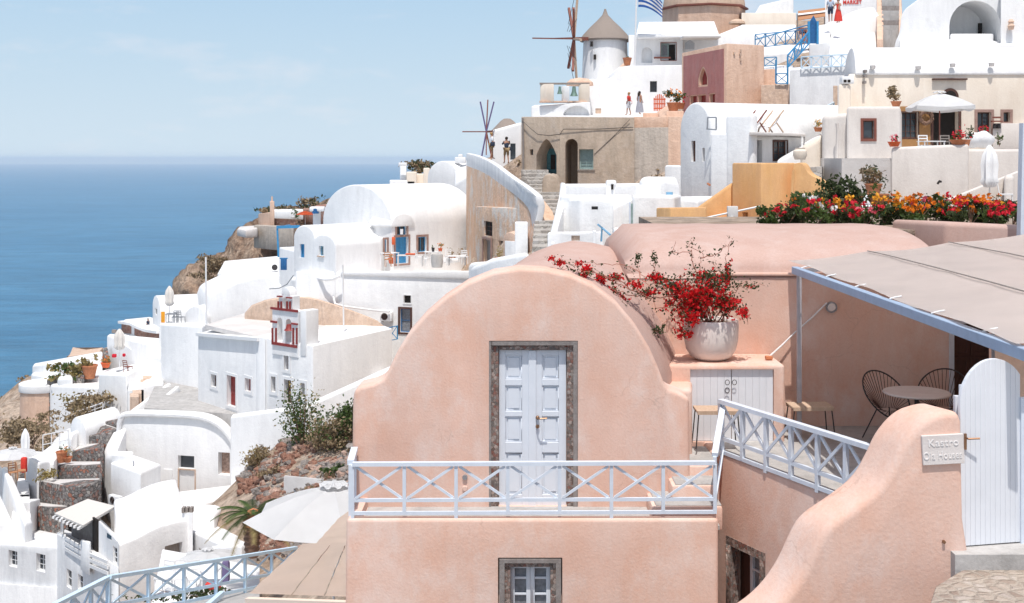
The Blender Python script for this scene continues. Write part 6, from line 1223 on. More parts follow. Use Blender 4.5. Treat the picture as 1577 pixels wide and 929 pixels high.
add('grey_barrel', lathe(NB(), tpnt(673, 75.5), [(0, 0), (.32, 0), (.37, .3), (.36, .75), (.33, .8), (0, .78)], 20), M['concrete'], None, 'tall grey round planter on the cafe terrace', 'planter')
potp('orange flowers in a pot on the small white table', tpnt(678, 77.8) + V(0, 0, .8), .14, .2, 'orange', 'leafy', .22, 50, 'fora', 20); potp('dry brown plant against the wall of the big vault house', tpnt(697, 80), .2, .35, 'terracotta', 'scrub', .34, 90); potp('twiggy plant right of the dry brown one on the cafe terrace', tpnt(707, 79.5), .15, .3, 'whitep', 'scrub', .4, 60); potp('small dark pot on the cafe terrace table', tpnt(667, 77.6) + V(0, 0, .8), .1, .25, 'iron', n=10, pr=.1)
potp('orange pumpkins heap at the left window of the cafe terrace', tpnt(603, 78.2), .22, .35, 'orange', 'leafy', .16, 40, 'fora', 30); potp('yellow green plants at the foot of the ruined house', P(770, 404, 62), .25, .25, 'terracotta', 'leafy', .4, 110)
single('red_cushion', 'orange tray on the long grey cafe table', 'tray', box(NB(), tpnt(632, 76) + V(0, 0, .78), (.6, .3, .08)), 'orange', bevel=.02); single('wall_lantern', 'small orange wall lantern left of the bright blue door', 'lantern', box(NB(), wv.hit(604, 371) + wv.N * .12, (.2, .2, .5)), 'orange', bevel=.04)
# small chimneys left of the vault and far houses
single('chimney', 'white chimney with a blue cap left of the big vault', 'chimney', blk([(482, 92), (494, 92), (494, 93), (482, 93)], 320, -12), 'white', bevel=.12)
single('chimney_cap_house', 'blue topped white chimney hood left of the big vault', 'chimney', box(NB(), P(489, 322, 91.5), (1.1, .8, .35)), 'white', bevel=.1); add('blue_bell', lathe(NB(), P(486, 329, 91.3), [(0, 0), (.25, 0), (.25, .35), (0, .45)], 10), M['blue'], None, 'dark blue bell on the white chimney', 'bell')
single('rear_vault', 'bright white vault between the big vault and the peeling wall', 'roof', vault(XY(658, 100), XY(706, 98), (4, 6), -8, Zp(275, 99), Zp(248, 99) - Zp(275, 99), 18), 'white', bevel=.1)
single('rear_block', 'white wall piece left of the peeling wall', 'wall', blk([(700, 94), (720, 93), (724, 100), (700, 100)], [285, 270, 250, 255], -8), 'white', bevel=.2)
for (x0, x1, y, lab) in ((616, 626, 254, 'tall white chimney on the skyline'), (600, 640, 278, 'low white wall on the skyline below the chimney'), (626, 642, 265, 'small cream block right of the skyline chimney'), (630, 660, 268, 'pale wall under the brown skyline bush'), (652, 662, 259, 'narrow pale block right of the skyline bush')):
    Yr = 110 + (x0 * 7 % 13) * .31; single('ruin_block', lab, 'wall', blk([(x0, Yr), (x1, Yr), (x1, Yr + 3.1), (x0, Yr + 3.1)], y, -14), 'cream' if 'pale' in lab or 'cream' in lab else 'white', bevel=.1)
add('chimney_hat', bev(box(NB(), P(620.5, 253, 112), (.75, .75, .3)), .05), M['white'], None, 'white cap on the tall skyline chimney', 'cap')
bush('round_bush', 'round brown bush on the skyline', 'bush', P(649, 266, 114), (1.5, 1.2, .55), 500, .16, 'scrub', clumps=9, mat2='leafd', n2=200)
BC = thing('small_bell_arch', 'tiny white bell arch on the skyline at the peeling wall', 'bell gable', P(709, 250, 99)); add('base', bev(box(NB(), P(709, 247, 99) , (.9, .5, .5)), .08), M['white'], BC); add('peak', bev(box(NB(), P(709, 241, 99), (.4, .4, .35)), .12), M['white'], BC)
# ================================================================ left: chapel and the white village stepping down
DS = .94
CH = thing('chapel', 'white chapel with a flat roof, dark red door and a red trimmed bell gable', 'chapel', P(450, 640, 72))
wc1 = W((305, 80), (398, 74)); wc2 = W((408, 73.4), (482, 70.5)); wc3 = W((482, 70.5), (604, 76))
ts = dict(sur='whitep', sw=.16)
ops1 = [opn(wc1, 325.5, 577, 334, 596, 'dark', gm='brownw', d=.3, **ts), opn(wc1, 350, 579, 363.5, 626, 'door', 'maroon', d=.3, nx=1, ny=2, **ts), opn(wc1, 378, 583, 387, 603, 'dark', gm='maroon', d=.3, **ts)]
ops2 = [opn(wc2, 418, 580, 425, 604, 'dark', gm='brownw', d=.3, **ts), opn(wc2, 438, 544, 445, 570, 'dark', gm='brownw', d=.3, **ts), opn(wc2, 438, 585, 449, 622, 'dark', gm='brownw', d=.3, **ts), opn(wc2, 463, 590, 470, 613, 'dark', gm='brownw', d=.3, **ts)]
b1 = [XY(305, 80), XY(398, 74), XY(405, 80), XY(330, 86)]
wallmesh(CH, 'left_front', blk([(305, 80), (398, 74), (470, 82), (380, 90)], [514, 521, 497, 490], -24), 'white', ops1, .05, 2)
wallmesh(CH, 'right_front', blk([(408, 73.4), (482, 70.5), (604, 76), (560, 86), (450, 86)], [521, 533, 506, 490, 490], -24), 'white', ops2, .05, 2)
wallmesh(CH, 'corner_pier', blk([(394, 74.2), (409, 73.2), (412, 75), (398, 76)], [519, 520, 518, 518], -24), 'white', (), .1, 2)
rz_ = Zp(522, 76); bm = NB(); prism(bm, [V(*XY(x, Y), rz_) for x, Y in ((316, 80.4), (398, 75), (410, 74), (482, 71.6), (590, 76.2), (545, 85), (390, 88))], (0, 0, .25)); add('flat_roof', bm, M['roofgrey'], CH)
add('cornice', beam(NB(), P(304, 515, 79.8), P(398, 523, 73.8), .22, .18), M['whitep'], CH)
BG2 = thing('bell_gable', 'white three arched bell gable with dark red mouldings on the chapel front', 'bell gable', P(440, 545, 71.9)); wbg = W((416, 73.0), (464, 71.2)); 
c, w, h = wbg.rect(420, 477, 460, 548); bm = NB(); obox(bm, wbg, c, 0, -.25, 0, w, .6, h)
cuts = [cutout(wbg, *wbg.rect(x0, y0, x1, y1), 1.0, True) for x0, y0, x1, y1 in ((428, 489, 436, 527), (441, 491, 450, 530))]
cuts2 = [c_ for c_ in cuts]; solid('lower_tier', bm, M['white'], BG2, cuts2, .02, 1)
add('side_pier', bev(obox(NB(), wbg, wbg.hit(466, 513), .1, -.4, 0, .5, .9, 2.5), .05), M['white'], BG2)
c, w, h = wbg.rect(429, 455, 451, 477.5); bm = NB(); obox(bm, wbg, c, 0, -.25, 0, w, .5, h); solid('upper_tier', bm, M['white'], BG2, [cutout(wbg, *wbg.rect(435, 458, 444, 477), 1.0, True)], .02, 1)
c, w, h = wbg.rect(433, 442, 447, 456); bm = NB(); pp = [c + wbg.U * (w / 2 * cos(pi * i / 12)) + V(0, 0, -h / 2 + h * sin(pi * i / 12)) for i in range(13)]; prism(bm, [p + wbg.N * 0 for p in pp], wbg.N * -.5); add('arched_top', bev(bm, .04), M['white'], BG2)
def rm(x0, y0, x1, y1, nm='moulding'): c, w, h = wbg.rect(x0, y0, x1, y1); add(nm, obox(NB(), wbg, c, 0, .09, 0, w, .1, h), M['maroon'], BG2)
for a in ((419, 475, 460, 478.5), (421, 529, 459, 533)): rm(*a)
for a in ((419, 494, 428, 497), (451, 497.5, 460, 500), (429, 455.5, 436, 457.5), (443, 457.5, 451, 459.5)): rm(*a)
for x in (421, 426.5, 453, 458.5): rm(x, 505, x + 1.2, 530, 'column')
for x in (430, 434.5, 443.5, 448): rm(x, 464, x + 1.0, 477, 'column')
bm = NB(); lathe(bm, wbg.hit(445.5, 506) + V(0, .0, -.1), [(0, .35), (.14, .32), (.2, .1), (.30, 0), (0, .02)], 12); add('bell', bm, M['maroon'], BG2)
# rendered wall behind the chapel
pts = smooth_poly([(376, 510), (378, 476), (420, 460), (470, 458), (500, 465), (560, 486), (592, 500), (598, 518)], 1); bm = NB(); prism(bm, [P(x, y, 83.5 - (x - 376) * .026) for x, y in pts], (-.2, .8, 0)); single('brown_wall', 'curved brown pebble rendered wall behind the chapel roof', 'wall', bm, 'stucco', bevel=.04)
DS = 1.0
single('white_backing', 'white base wall behind the brown rendered wall', 'wall', blk([(330, 92), (470, 86), (470, 92), (340, 98)], [440, 436, 434, 438], -24), 'white', bevel=.3, seg=3)
# slender poles
pipe('tall_pole', 'slender white pole standing left of the chapel', [P(318, 500, 79), P(317, 396, 79)], .055, 'whitep', 'pole', 8); pipe('tall_pole', 'slender white pole at the right side of the chapel', [P(530, 545, 71.5), P(528, 408, 71.5)], .05, 'whitep', 'pole', 8)
railing('small blue railing right of the chapel beside the dark blue door', P(597, 527, 74), P(612, 524, 73.5), .85, 1, 'teal', .05, .12, .08, mid=False)
# white masses left of the chapel
g = None
def wb(lab, foot, top, zb=-28, mat='white', bevel=.15, seg=3, name='white_wall', cat='wall'): return single(name, lab, cat, blk(foot, top, zb), mat, bevel=bevel, seg=seg)
wb('tall white wall directly left of the chapel', [(248, 82), (312, 79), (322, 84), (250, 87)], [499, 502, 497, 497], name='white_house', cat='house')
pts = smooth_poly([(320, 500), (318, 458), (338, 446), (375, 430), (420, 422), (455, 428), (455, 505)], 1); bm = NB(); prism(bm, [P(x, y, 88) for x, y in pts] + [P(455, 640, 88), P(320, 640, 88)], (-2.5, 7, 0)); single('white_house', 'white house with a sloping top under the slender left pole', 'house', bm, 'white', bevel=.2, seg=3)
wb('bright white roof slab reaching the rocky point', [(335, 96), (440, 93), (452, 104), (345, 108)], [420, 410, 392, 402], name='white_roof', cat='roof'); wb('white terrace block under the blue pergola posts', [(400, 92), (458, 88), (462, 96), (410, 98)], [420, 420, 402, 404])
wb('white stair wall below the blue pergola', [(430, 88), (462, 84), (470, 90), (436, 92)], [380, 388, 378, 382], name='white_block')
GT2 = thing('blue_gate', 'small dark blue gate on the white terrace left of the vaulted wing', 'gate', P(437, 418, 85)); add('panel', bev(box(NB(), P(437, 407, 85), (.42, .08, .8)), .01), M['blue'], GT2); add('gate_frame', box(NB(), P(437, 398, 85.1), (.55, .06, .08)), M['teal'], GT2)
PG = thing('blue_pergola', 'bright blue pergola frame left of the vaulted wing', 'pergola', P(440, 395, 90)); add('post', beam(NB(), P(429, 396, 88), P(427, 350, 88), .12), M['teal'], PG); add('top_beam', beam(NB(), P(426, 350, 88), P(462, 349, 88), .2), M['teal'], PG); add('rear_beam', beam(NB(), P(428, 351, 88), P(446, 347, 94), .12), M['teal'], PG)
pipe('rope_rail', 'thin hanging chain rail on the white wall left of the vaulted wing', [P(415, 445, 84), P(430, 444, 83), P(442, 438, 82), P(452, 424, 81)], .03, 'metal', 'rail'); pipe('wall_vent', 'small dark round vent on the white roof near the blue gate', [P(423, 412, 91), P(423, 412, 90.5)], .22, 'iron', 'vent', 12)
# vault with closed umbrella and yellow board
LV = thing('vaulted_house', 'low white vaulted house behind the closed umbrella at the sea edge', 'house', P(280, 490, 98))
wallmesh(LV, 'vault', vault(XY(235, 98), XY(247, 93), (6.2, 2.5), -26, Zp(478, 95), Zp(457, 95) - Zp(478, 95), 18), 'white', [opn(W((235, 98), (247, 93)), 239, 475, 242, 485, 'dark', d=.15)], .08, 2, 40)
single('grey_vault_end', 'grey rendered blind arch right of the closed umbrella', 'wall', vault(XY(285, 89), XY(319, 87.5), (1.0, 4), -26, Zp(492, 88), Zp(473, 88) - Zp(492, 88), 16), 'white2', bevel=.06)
single('terrace_block', 'white terrace block carrying the closed umbrella', 'terrace', blk([(245, 88.5), (322, 85), (322, 91), (250, 94)], [499, 500, 494, 494], -28), 'white', bevel=.1)
umbrella_closed('closed grey umbrella on the upper terrace at the sea edge', P(261, 497, 89.5), 2.6, 'umbb', .33)
add('yellow_board', bev(blk([(248, 90), (254, 90), (254, 90.2), (248, 90.2)], [480, 480, 480, 480], Zp(497, 90)), .02), M['fyel'], None, 'tall yellow board leaning by the closed umbrella', 'board')
for i, (x, lab) in enumerate(((270, 'left'), (279, 'right'))): chair(lab + ' small chair on the upper sea terrace', P(x, 498, 88.8), i, 'metal')
table('small grey table beside the closed umbrella on the upper sea terrace', P(264, 498, 88.6), .7, .7, .7, 'metal')
# red rubble wall and terrace
RWL = thing('red_stone_wall', 'curving red stone wall with a white top at the sea edge', 'wall', P(220, 520, 97)); tops = [(187, 498, 101), (205, 501, 99), (215, 506, 97), (228, 511, 95), (240, 513, 93), (247, 514, 91.5)]
bm = NB(); a = [P(x, y, Y) for x, y, Y in tops]; bt = [P(x, y + (14 if i < 4 else 16), Y) for i, (x, y, Y) in enumerate(tops)]
for (p, q, r_, s_) in zip(a, a[1:], bt[1:], bt): prism(bm, [p, q, r_, s_], (.1, .7, 0))
bmesh.ops.remove_doubles(bm, verts=bm.verts, dist=1e-3); add('masonry', bm, M['redrubble'], RWL)
bm = NB()
for p, q in zip(a, a[1:]): beam(bm, p + V(0, .3, .08), q + V(0, .3, .08), .8, .2)
add('coping', bm, M['white'], RWL)
single('sea_terrace', 'white terrace floor behind the red stone wall', 'terrace', blk([(188, 101.5), (247, 93), (247, 97), (232, 106), (192, 106)], [497, 506, 492, 488, 492], -27), 'white', bevel=.08)
person('seated dark haired person in black on the white terrace wall at the sea edge', P(228, 511, 97.5), 1.05, radians(-120), 'bent', 'navy', 'navy', 'hair')
wb('white sloping wall below the red stone wall', [(166, 97), (246, 88), (247, 91.3), (188, 100.8)], [516, 533, 530, 513]); wb('white house front with a blue-grey shaded recess, right of the tall closed umbrella', [(165, 96), (176, 94), (215, 92), (250, 86), (250, 90), (168, 99)], [516, 520, 545, 552, 520, 514], name='white_house', cat='house')
wb('white curved terrace wall stepping down to the left', [(152, 84), (195, 82), (222, 86), (250, 86), (250, 92), (152, 92)], [576, 577, 562, 560, 552, 572])
wb('white stair block with worn steps in the middle of the left village', [(196, 80), (252, 80), (250, 88), (200, 86)], [600, 588, 566, 582])
pipe('chimney_jar', 'small dark jar on the corner of the white sea terrace', [P(176, 513, 96.5), P(176, 508, 96.5)], .2, 'oldw', 'jar', 10)
umbrella_closed('tall closed beige umbrella on the lower sea terrace', P(184, 572, 86), 2.9, 'umbb', .38)
chair('dark wooden bench chair beside the tall closed umbrella', P(197, 576, 84.5), 2.6, 'redw', s=1.1); add('pink_cushion', bev(box(NB(), P(176, 548, 87), (.3, .25, .25)), .06), M['fred'], None, 'bright pink cushion left of the tall closed umbrella', 'cushion'); add('pink_cushion', bev(box(NB(), P(191, 547, 87), (.2, .2, .22)), .05), M['fred'], None, 'small bright pink cushion right of the tall closed umbrella', 'cushion')
# worn brown steps between
WS = thing('worn_steps', 'worn pale stone steps in the middle of the left village', 'steps', P(215, 610, 79))
for k in range(6): add('step', bev(blk([(200 + k * 4, 78 + k), (214 + k * 4, 78 + k), (214 + k * 4, 79.2 + k), (200 + k * 4, 79.2 + k)], 611 - k * 5.5, -26), .03, 1), M['stucco'], WS)
# white stair with balustrades (diagonal) leading down left
for i, (a_, b_) in enumerate((((183, 648, 76), (262, 590, 80)), ((196, 660, 74), (275, 594, 78)))):
    bm = NB(); p = P(*a_); q = P(*b_); beam(bm, p + V(0, 0, -.2), q + V(0, 0, -.2), .3, .45); bev(bm, .08, 2); add('stair_parapet', bm, M['white'], None, ('left' if i == 0 else 'right') + ' white parapet of the diagonal stair left of the chapel forecourt', 'wall')
wb('white base of the diagonal stair', [(180, 74.5), (250, 78), (275, 80), (265, 82), (190, 79)], [668, 612, 597, 597, 650])
single('forecourt', 'grey worn forecourt in front of the chapel doors', 'terrace', blk([(222, 73.0), (362, 71.2), (440, 67), (470, 70), (395, 76), (300, 81.5), (240, 81)], ('z', Zp(641, 70.6)), -28), 'concrete', bevel=.03)
wb('low white wall in front of the chapel running to the right', [(355, 66.5), (470, 63.5), (600, 64), (604, 65), (470, 64.5), (357, 68)], [642, 627, 570, 562, 622, 638], bevel=.12)
single('right_parapet', 'white sloping parapet between the chapel and the peach house', 'wall', blk([(482, 68.5), (600, 70), (603, 76), (484, 70.6)], [632, 575, 565, 622], -28), 'white', bevel=.1)
# lower vaulted house
VH = thing('low_vault_house', 'white vaulted house with a half open old door, below the chapel forecourt', 'house', P(270, 790, 62)); wvh = W((165, 71), (375, 69))
pf = smooth_poly([(183, 700), (184, 642), (200, 638), (290, 641), (318, 645), (342, 658), (360, 682), (368, 715), (372, 760)], 2); bm = NB()
prism(bm, [V(*wvh.hit(x, y)) for x, y in [(180, 830)] + pf + [(372, 830)]], (-.1, 1.6, 0))
wallmesh(VH, 'vault', bm, 'white', [opn(wvh, 274, 702, 299, 722, 'dark', d=.4), opn(wvh, 336, 697, 354, 732, 'dark', d=.5, gm='pinkrock'), opn(wvh, 276, 724, 300, 766, 'door', 'whitep', d=.15, nx=2, ny=1, sur='stucco', sw=.07)], .15, 3, 45)
add('roof_rim', tube(NB(), [V(*wvh.hit(x, y)) + V(0, -.05, .05) for x, y in pf[2:-3]], .16, 8), M['white'], VH)
add('old_plaque', obox(NB(), wvh, wvh.hit(259, 735), 0, .02, 0, .55, .05, .9), M['white'], VH)
wb('white buttress with rounded stair at the left of the low vault house', [(157, 69), (176, 67.5), (196, 70), (170, 71.5)], [700, 702, 655, 665], bevel=.25)
wb('white lean-to block in front of the low vault house', [(170, 65), (217, 62), (248, 67), (205, 69)], [712, 728, 715, 700], bevel=.12); wb('small white chimney box on the lean-to', [(172, 65.5), (205, 64.2), (205, 66.5), (175, 67.5)], [700, 702, 695, 694], bevel=.08)
wb('long white wall at the foot of the low vault house', [(205, 63), (300, 62), (372, 65), (372, 68.5), (210, 68)], [770, 779, 760, 745, 766], bevel=.1)
ac_unit('white air conditioner on the ground left of the old door', W((172, 62.5), (206, 61.5)), 174, 762, 190, 776); 
rs = thing('curved_stair', 'worn steps curving down beside the low vault house', 'steps', P(372, 700, 62))
for k in range(7): add('step', bev(blk([(350 + k * 3.5, 72.5 - k * .8), (376 + k * 2, 72.5 - k * .8), (378 + k * 2, 73.9 - k * .8), (350 + k * 3.5, 73.9 - k * .8)], 652 + k * 11, -26), .04, 1), M['stucco'], rs)
# small plants
bush('grass_tuft', 'low green tuft beside the chapel wall', 'plant', P(318, 622, 76), (.6, .4, .18), 120, .1, 'leafy', stems=2); 
# stone terraces
def rub(lab, foot, top, zb=-30):
    t = thing('stone_terrace_wall', lab, 'wall', base_of(blk(foot, top, zb))); add('masonry', bev(blk(foot, top, zb), .06), M['rubble'], t)
    n = len(foot); cx = sum(f[0] for f in foot) / n; cy = sum(f[1] for f in foot) / n; f2 = [(cx + (x - cx) * .94, cy + (y - cy) * .72 + .25) for x, y in foot]; f2t = [q - 1.2 for q in top]; zz = min(Zp(q, f[1]) for q, f in zip(f2t, f2)) - .12
    add('gravel_top', bev(blk(f2, f2t, zz), .02, 1), M['roofgrey'], t); return t
rub('upper dark dry stone terrace wall with red stones', [(150, 74), (181, 72), (186, 76), (152, 78)], [648, 651, 640, 640]); rub('stepped dark stone wall under the upper one', [(118, 73), (165, 70), (182, 71.5), (150, 74), (122, 76)], [670, 672, 660, 650, 664]); rub('short dark stone wall at the top left of the terraces', [(112, 71), (160, 68.5), (160, 71), (116, 73)], [695, 690, 680, 688])
rub('wide middle dark stone wall with scattered red stones', [(80, 69), (120, 66), (157, 65), (157, 68), (84, 71)], [716, 718, 716, 712, 712]); rub('third dark stone wall with a curving right end', [(60, 66), (105, 63), (140, 62), (156, 63), (156, 65), (64, 68)], [741, 750, 748, 738, 738, 740]); rub('lowest dark stone wall on the left', [(47, 64), (105, 60.5), (105, 63), (50, 66)], [778, 786, 780, 774])
for i, (ft, tp_, l) in enumerate(((([(116, 72), (160, 70), (160, 73), (120, 74)]), [683, 678, 668, 674], 'upper'), (([(84, 69.8), (157, 66.2), (157, 69), (90, 72)]), [706, 700, 694, 700], 'middle'), (([(64, 67), (150, 63.5), (156, 66), (70, 69)]), [732, 735, 722, 726], 'lower'), (([(52, 64.6), (104, 61.6), (104, 64), (60, 66)]), [769, 776, 766, 764], 'lowest'))):
    pass
potp('red clay pot with small plant on the middle stone terrace', P(95, 712, 68), .3, .6, 'terracotta', 'leaf', .25, 40); potp('second smaller red plant on the middle stone terrace', P(104, 712, 68), .25, .3, 'terracotta', 'leafy', .35, 60, 'fora', 10)
bush('dry_tuft', 'yellow green tuft at the left end of the third stone wall', 'plant', P(71, 738, 66), (.6, .5, .3), 140, .1, 'leafy', stems=3); bush('dry_tuft', 'spiky dry plant on the stepped stone wall', 'plant', P(143, 662, 74), (.5, .4, .3), 120, .14, 'leafy', stems=3)
# left sea-side houses
wb('white wall of the low sea-side terrace, top left', [(50, 94), (105, 90), (158, 92), (158, 97), (52, 99)], [563, 556, 545, 541, 560], bevel=.15); wb('lower white step of the sea-side terrace', [(48, 92), (78, 90), (90, 93), (52, 96)], [576, 582, 574, 572], bevel=.12)
LS = thing('round_corner_house', 'salmon rounded corner house with a white parapet at the left slope', 'house', P(62, 640, 88)); rc = P(64, 600, 89)
add('wall', lathe(NB(), V(rc.x, rc.y, -26), [(1.6, 0), (1.45, 26 + Zp(600, 89)), (0, 26 + Zp(600, 89))], 24), M['salmon'], LS, smooth=50); add('parapet', bev(lathe(NB(), V(rc.x, rc.y, Zp(601, 89)), [(1.55, 0), (1.55, .55), (1.3, .62), (0, .62)], 24), .05), M['white'], LS, smooth=50)
wb('pale blue-white curved wall right of the rounded salmon corner', [(77, 87), (152, 84), (155, 90), (80, 92)], [592, 594, 584, 584], bevel=.25)
wb('white platform behind the large clay pot', [(120, 88), (158, 87), (158, 92), (122, 93)], [580, 580, 570, 570]); single('brown_pergola_roof', 'brown flat roof on the sea edge at the left', 'roof', blk([(105, 100), (152, 98), (158, 103), (112, 106)], [549, 543, 536, 542], Zp(552, 100)), 'stucco', bevel=.04)
single('dark_stone_pier', 'dark stone pier under the end of the brown flat roof', 'pier', blk([(157, 94), (168, 93), (166, 95), (160, 95)], [548, 552, 535, 535], -26), 'rubble', bevel=.1)
potp('large orange clay jar with spiky plant on the left terrace', P(138, 583, 87), .52, .95, 'terracotta', 'leafy', .5, 90, ls=.14)
bush('spiky_plants', 'yellow spiky succulents on the left terrace', 'plant', P(106, 586, 87.5), (1.5, .7, .6), 400, .17, 'leafy', clumps=8, mat2='leaf', n2=120); single('stone_wall_bit', 'small grey stone wall among the succulents', 'wall', blk([(72, 88), (130, 86.5), (130, 88), (76, 89.5)], [585, 578, 574, 580], -25), 'rubble', bevel=.08)
bush('white_cushion_plant', 'bright white rounded shrub between the succulents', 'plant', P(100, 591, 87), (.9, .6, .3), 10, .1, 'leafy') if False else wb('small white rounded bench among the succulents', [(88, 86.6), (112, 86), (112, 87.5), (90, 88)], [582, 580, 576, 577], bevel=.25)
potp('row of small orange pots beside the dark stone pier', P(163, 566, 90), .35, .35, 'orange', 'leafy', .3, 60, 'fora', 20, ls=.1)
bush('scrub_bush', 'large brown dry bush on the slope at the left edge', 'bush', P(50, 690, 78), (2.0, 1.3, .85), 1500, .13, 'scrub', clumps=14, stems=7); bush('scrub_bush', 'pale feathery dry bush under the white terrace', 'bush', P(135, 640, 82), (1.9, 1.2, .75), 1200, .12, 'scrub', clumps=12, mat2='leafy', n2=300); bush('scrub_bush', 'dry brush hanging over the white stair at the left', 'bush', P(118, 655, 79), (.9, .8, .55), 500, .12, 'scrub', clumps=6); bush('scrub_bush', 'small grey brush on the dark stones near the graffiti', 'bush', P(82, 650, 84), (1.0, .8, .35), 260, .1, 'scrub', clumps=6)
# white stairs and vaults down the far left
wb('white flared wall of the descending path, left', [(75, 75), (110, 71), (150, 76), (150, 80), (84, 79)], [690, 668, 640, 632, 672], bevel=.3)
single('little_vault', 'small white vaulted shed on the descending path', 'shed', vault(XY(108, 73), XY(132, 71.5), (1.2, 3), -28, Zp(668, 72), Zp(644, 72) - Zp(668, 72), 16), 'white', bevel=.08); wb('white curving stair wall beside the small vault', [(40, 70), (82, 67), (112, 72), (78, 76)], [712, 708, 680, 684], bevel=.3); wb('white wall block with a narrow opening on the descending path', [(38, 68), (60, 66), (96, 69), (92, 72), (44, 72)], [700, 712, 706, 698, 694], bevel=.15)
wb('small white kiosk left of the stone terraces', [(30, 63), (46, 61.5), (62, 64), (40, 66)], [775, 772, 768, 768], bevel=.08)
WS2 = thing('white_stairs', 'white stairs descending at the left edge', 'steps', P(28, 780, 62))
for k in range(10): add('step', bev(blk([(18 + k * 1.0, 60 + k * .8), (48 - k * .4, 60 + k * .8), (48 - k * .4, 61.2 + k * .8), (18 + k * 1.0, 61.2 + k * .8)], 804 - k * 6.5, -30), .03, 1), M['white'], WS2)
for ft_, tp_, r_ in (([(3, 66), (13, 66), (50, 59.5), (38, 58.6)], [718, 718, 803, 808], 'outer'), ([(-60, 64), (-8, 64.5), (20, 60), (-40, 59)], [742, 742, 804, 812], 'inner'), ([(-60, 68), (-12, 68), (6, 66.3), (-40, 66)], [700, 700, 722, 726], 'upper')):
    add('stair_rail_wall', bev(blk(ft_, tp_, -34), .12, 3), M['white'], None, r_ + ' white sloping stair wall at the left edge', 'wall')
umbrella_open('white open umbrella at the left edge over the wooden chairs', P(20, 745, 66), 1.35, 1.55, 'umb', 8, .25)
umbrella_closed('closed white umbrella above the open one at the left edge', P(39, 706, 69), 1.6, 'umb', .25)
chair('first orange brown chair under the left edge umbrella', P(20, 740, 65), .6, 'orangew'); chair('second orange brown chair under the left edge umbrella', P(33, 738, 64.5), 2, 'orangew'); single('red_cloth', 'red cloth under the left edge umbrella', 'cloth', box(NB(), P(37, 716, 65), (.3, .3, .8)), 'red', bevel=.08)
railing('thin white railing on the descending path', P(66, 700, 70), P(105, 692, 71), 1.1, 3, 'whitep', .04, .5, .05, x=False)
railing('low white railing on the curving path below the scrub', P(122, 645, 80), P(158, 632, 81), .5, 3, 'whitep', .05, .5, .05, x=False)
# bottom left house
BLH = thing('flat_roof_house', 'white flat roofed house with small paned windows at the bottom left', 'house', P(40, 929, 60)); wbl = W((-60, 60.5), (96, 57)); wbr = W((96, 57), (100, 60))
ops = [opn(wbl, 14, 848, 27.5, 873, 'win', 'whitep', d=.2, nx=2, ny=3), opn(wbl, 57, 853, 71, 880, 'win', 'whitep', d=.2, nx=2, ny=3), opn(wbl, 18, 919, 28, 940, 'win', 'whitep', d=.2), opn(wbl, 38, 921, 59, 940, 'win', 'whitep', d=.2), opn(wbl, 66, 924, 78, 940, 'win', 'whitep', d=.2)]
wallmesh(BLH, 'wall', blk([(-60, 60.5), (92, 57), (98, 64), (-60, 67)], [833, 842, 812, 800], -34), 'white2', ops, .12, 3); add('lower_band', bev(blk([(-60, 60.2), (93, 56.7), (93, 57.2), (-60, 60.7)], [894, 905, 905, 894], -34), .08), M['white2'], BLH)
# pergola house
PH = thing('pergola_house', 'white house with a canvas pergola, dark porch and slatted balcony rails', 'house', P(150, 929, 54)); wp1 = W((90, 55.5), (183, 50.5)); wp2 = W((183, 50.5), (290, 53))
ops = [opn(wp1, 101, 878, 109, 906, 'win', 'whitep', d=.2, nx=1, ny=2), opn(wp1, 119, 886, 127, 910, 'win', 'whitep', d=.2, nx=1, ny=2), opn(wp1, 172, 843, 180, 870, 'win', 'whitep', d=.2, nx=1, ny=3), opn(wp1, 161, 895, 168, 925, 'win', 'whitep', d=.2, nx=1, ny=2)]
wallmesh(PH, 'lower_wall', blk([(88, 55.8), (183, 50.4), (183, 56), (100, 60)], [822, 874, 850, 815], -34), 'white2', ops[:2] + ops[3:], .06, 2)
wallmesh(PH, 'tall_wall', blk([(152, 52.6), (183, 50.5), (187, 57), (156, 58)], [802, 836, 830, 800], -34), 'white', [opn(wp1, 172, 843, 180, 870, 'win', 'whitep', d=.2, nx=1, ny=3), opn(wp1, 161, 824, 169, 831, 'dark', d=.15)], .05, 2)
pf = smooth_poly([(183, 839), (205, 832), (232, 817), (256, 807), (282, 801)], 1); bm = NB(); prism(bm, [V(*wp2.hit(x, y)) for x, y in [(183, 980)] + pf + [(290, 801), (290, 980)]], (-2.2, 6.2, .15)); solid('front_block', bm, M['white'], PH, [cutout(wp2, *wp2.rect(254, 838, 281, 905), .3)], .1, 2, 45)
q, w_, h_ = wp2.rect(254, 838, 281, 905); dq = add('old_door', obox(NB(), wp2, q, 0, -.27, 0, w_, .05, h_), M['roofgrey'], PH); add('lintel_panel', obox(NB(), wp2, q, 0, -.22, h_ * .32, w_ * .94, .03, h_ * .3), M['oldw'], dq)
add('porch_back', blk([(110, 57), (152, 54), (152, 54.3), (110, 57.3)], [790, 800, 800, 790], Zp(875, 55)), M['trimplain'], PH); add('porch_door', obox(NB(), W((120, 56), (152, 53.5)), P(147, 836, 53.7), 0, 0, 0, .6, .08, 2.1), M['dark'], PH)
pr = [P(84, 793, 56.5), P(128, 812, 52.5), P(178, 782, 57), P(135, 771, 61)]; bm = NB(); prism(bm, pr, (0, 0, .08)); add('pergola_cloth', bm, M['umbb'], PH)
for i in range(8): p = pr[0].lerp(pr[1], (i + .3) / 8); q = pr[3].lerp(pr[2], (i + .3) / 8); add('pergola_beam', beam(NB(), p + (p - q).normalized() * .3 - V(0, 0, .06), q - V(0, 0, .06), .10), M['whitep'], PH)
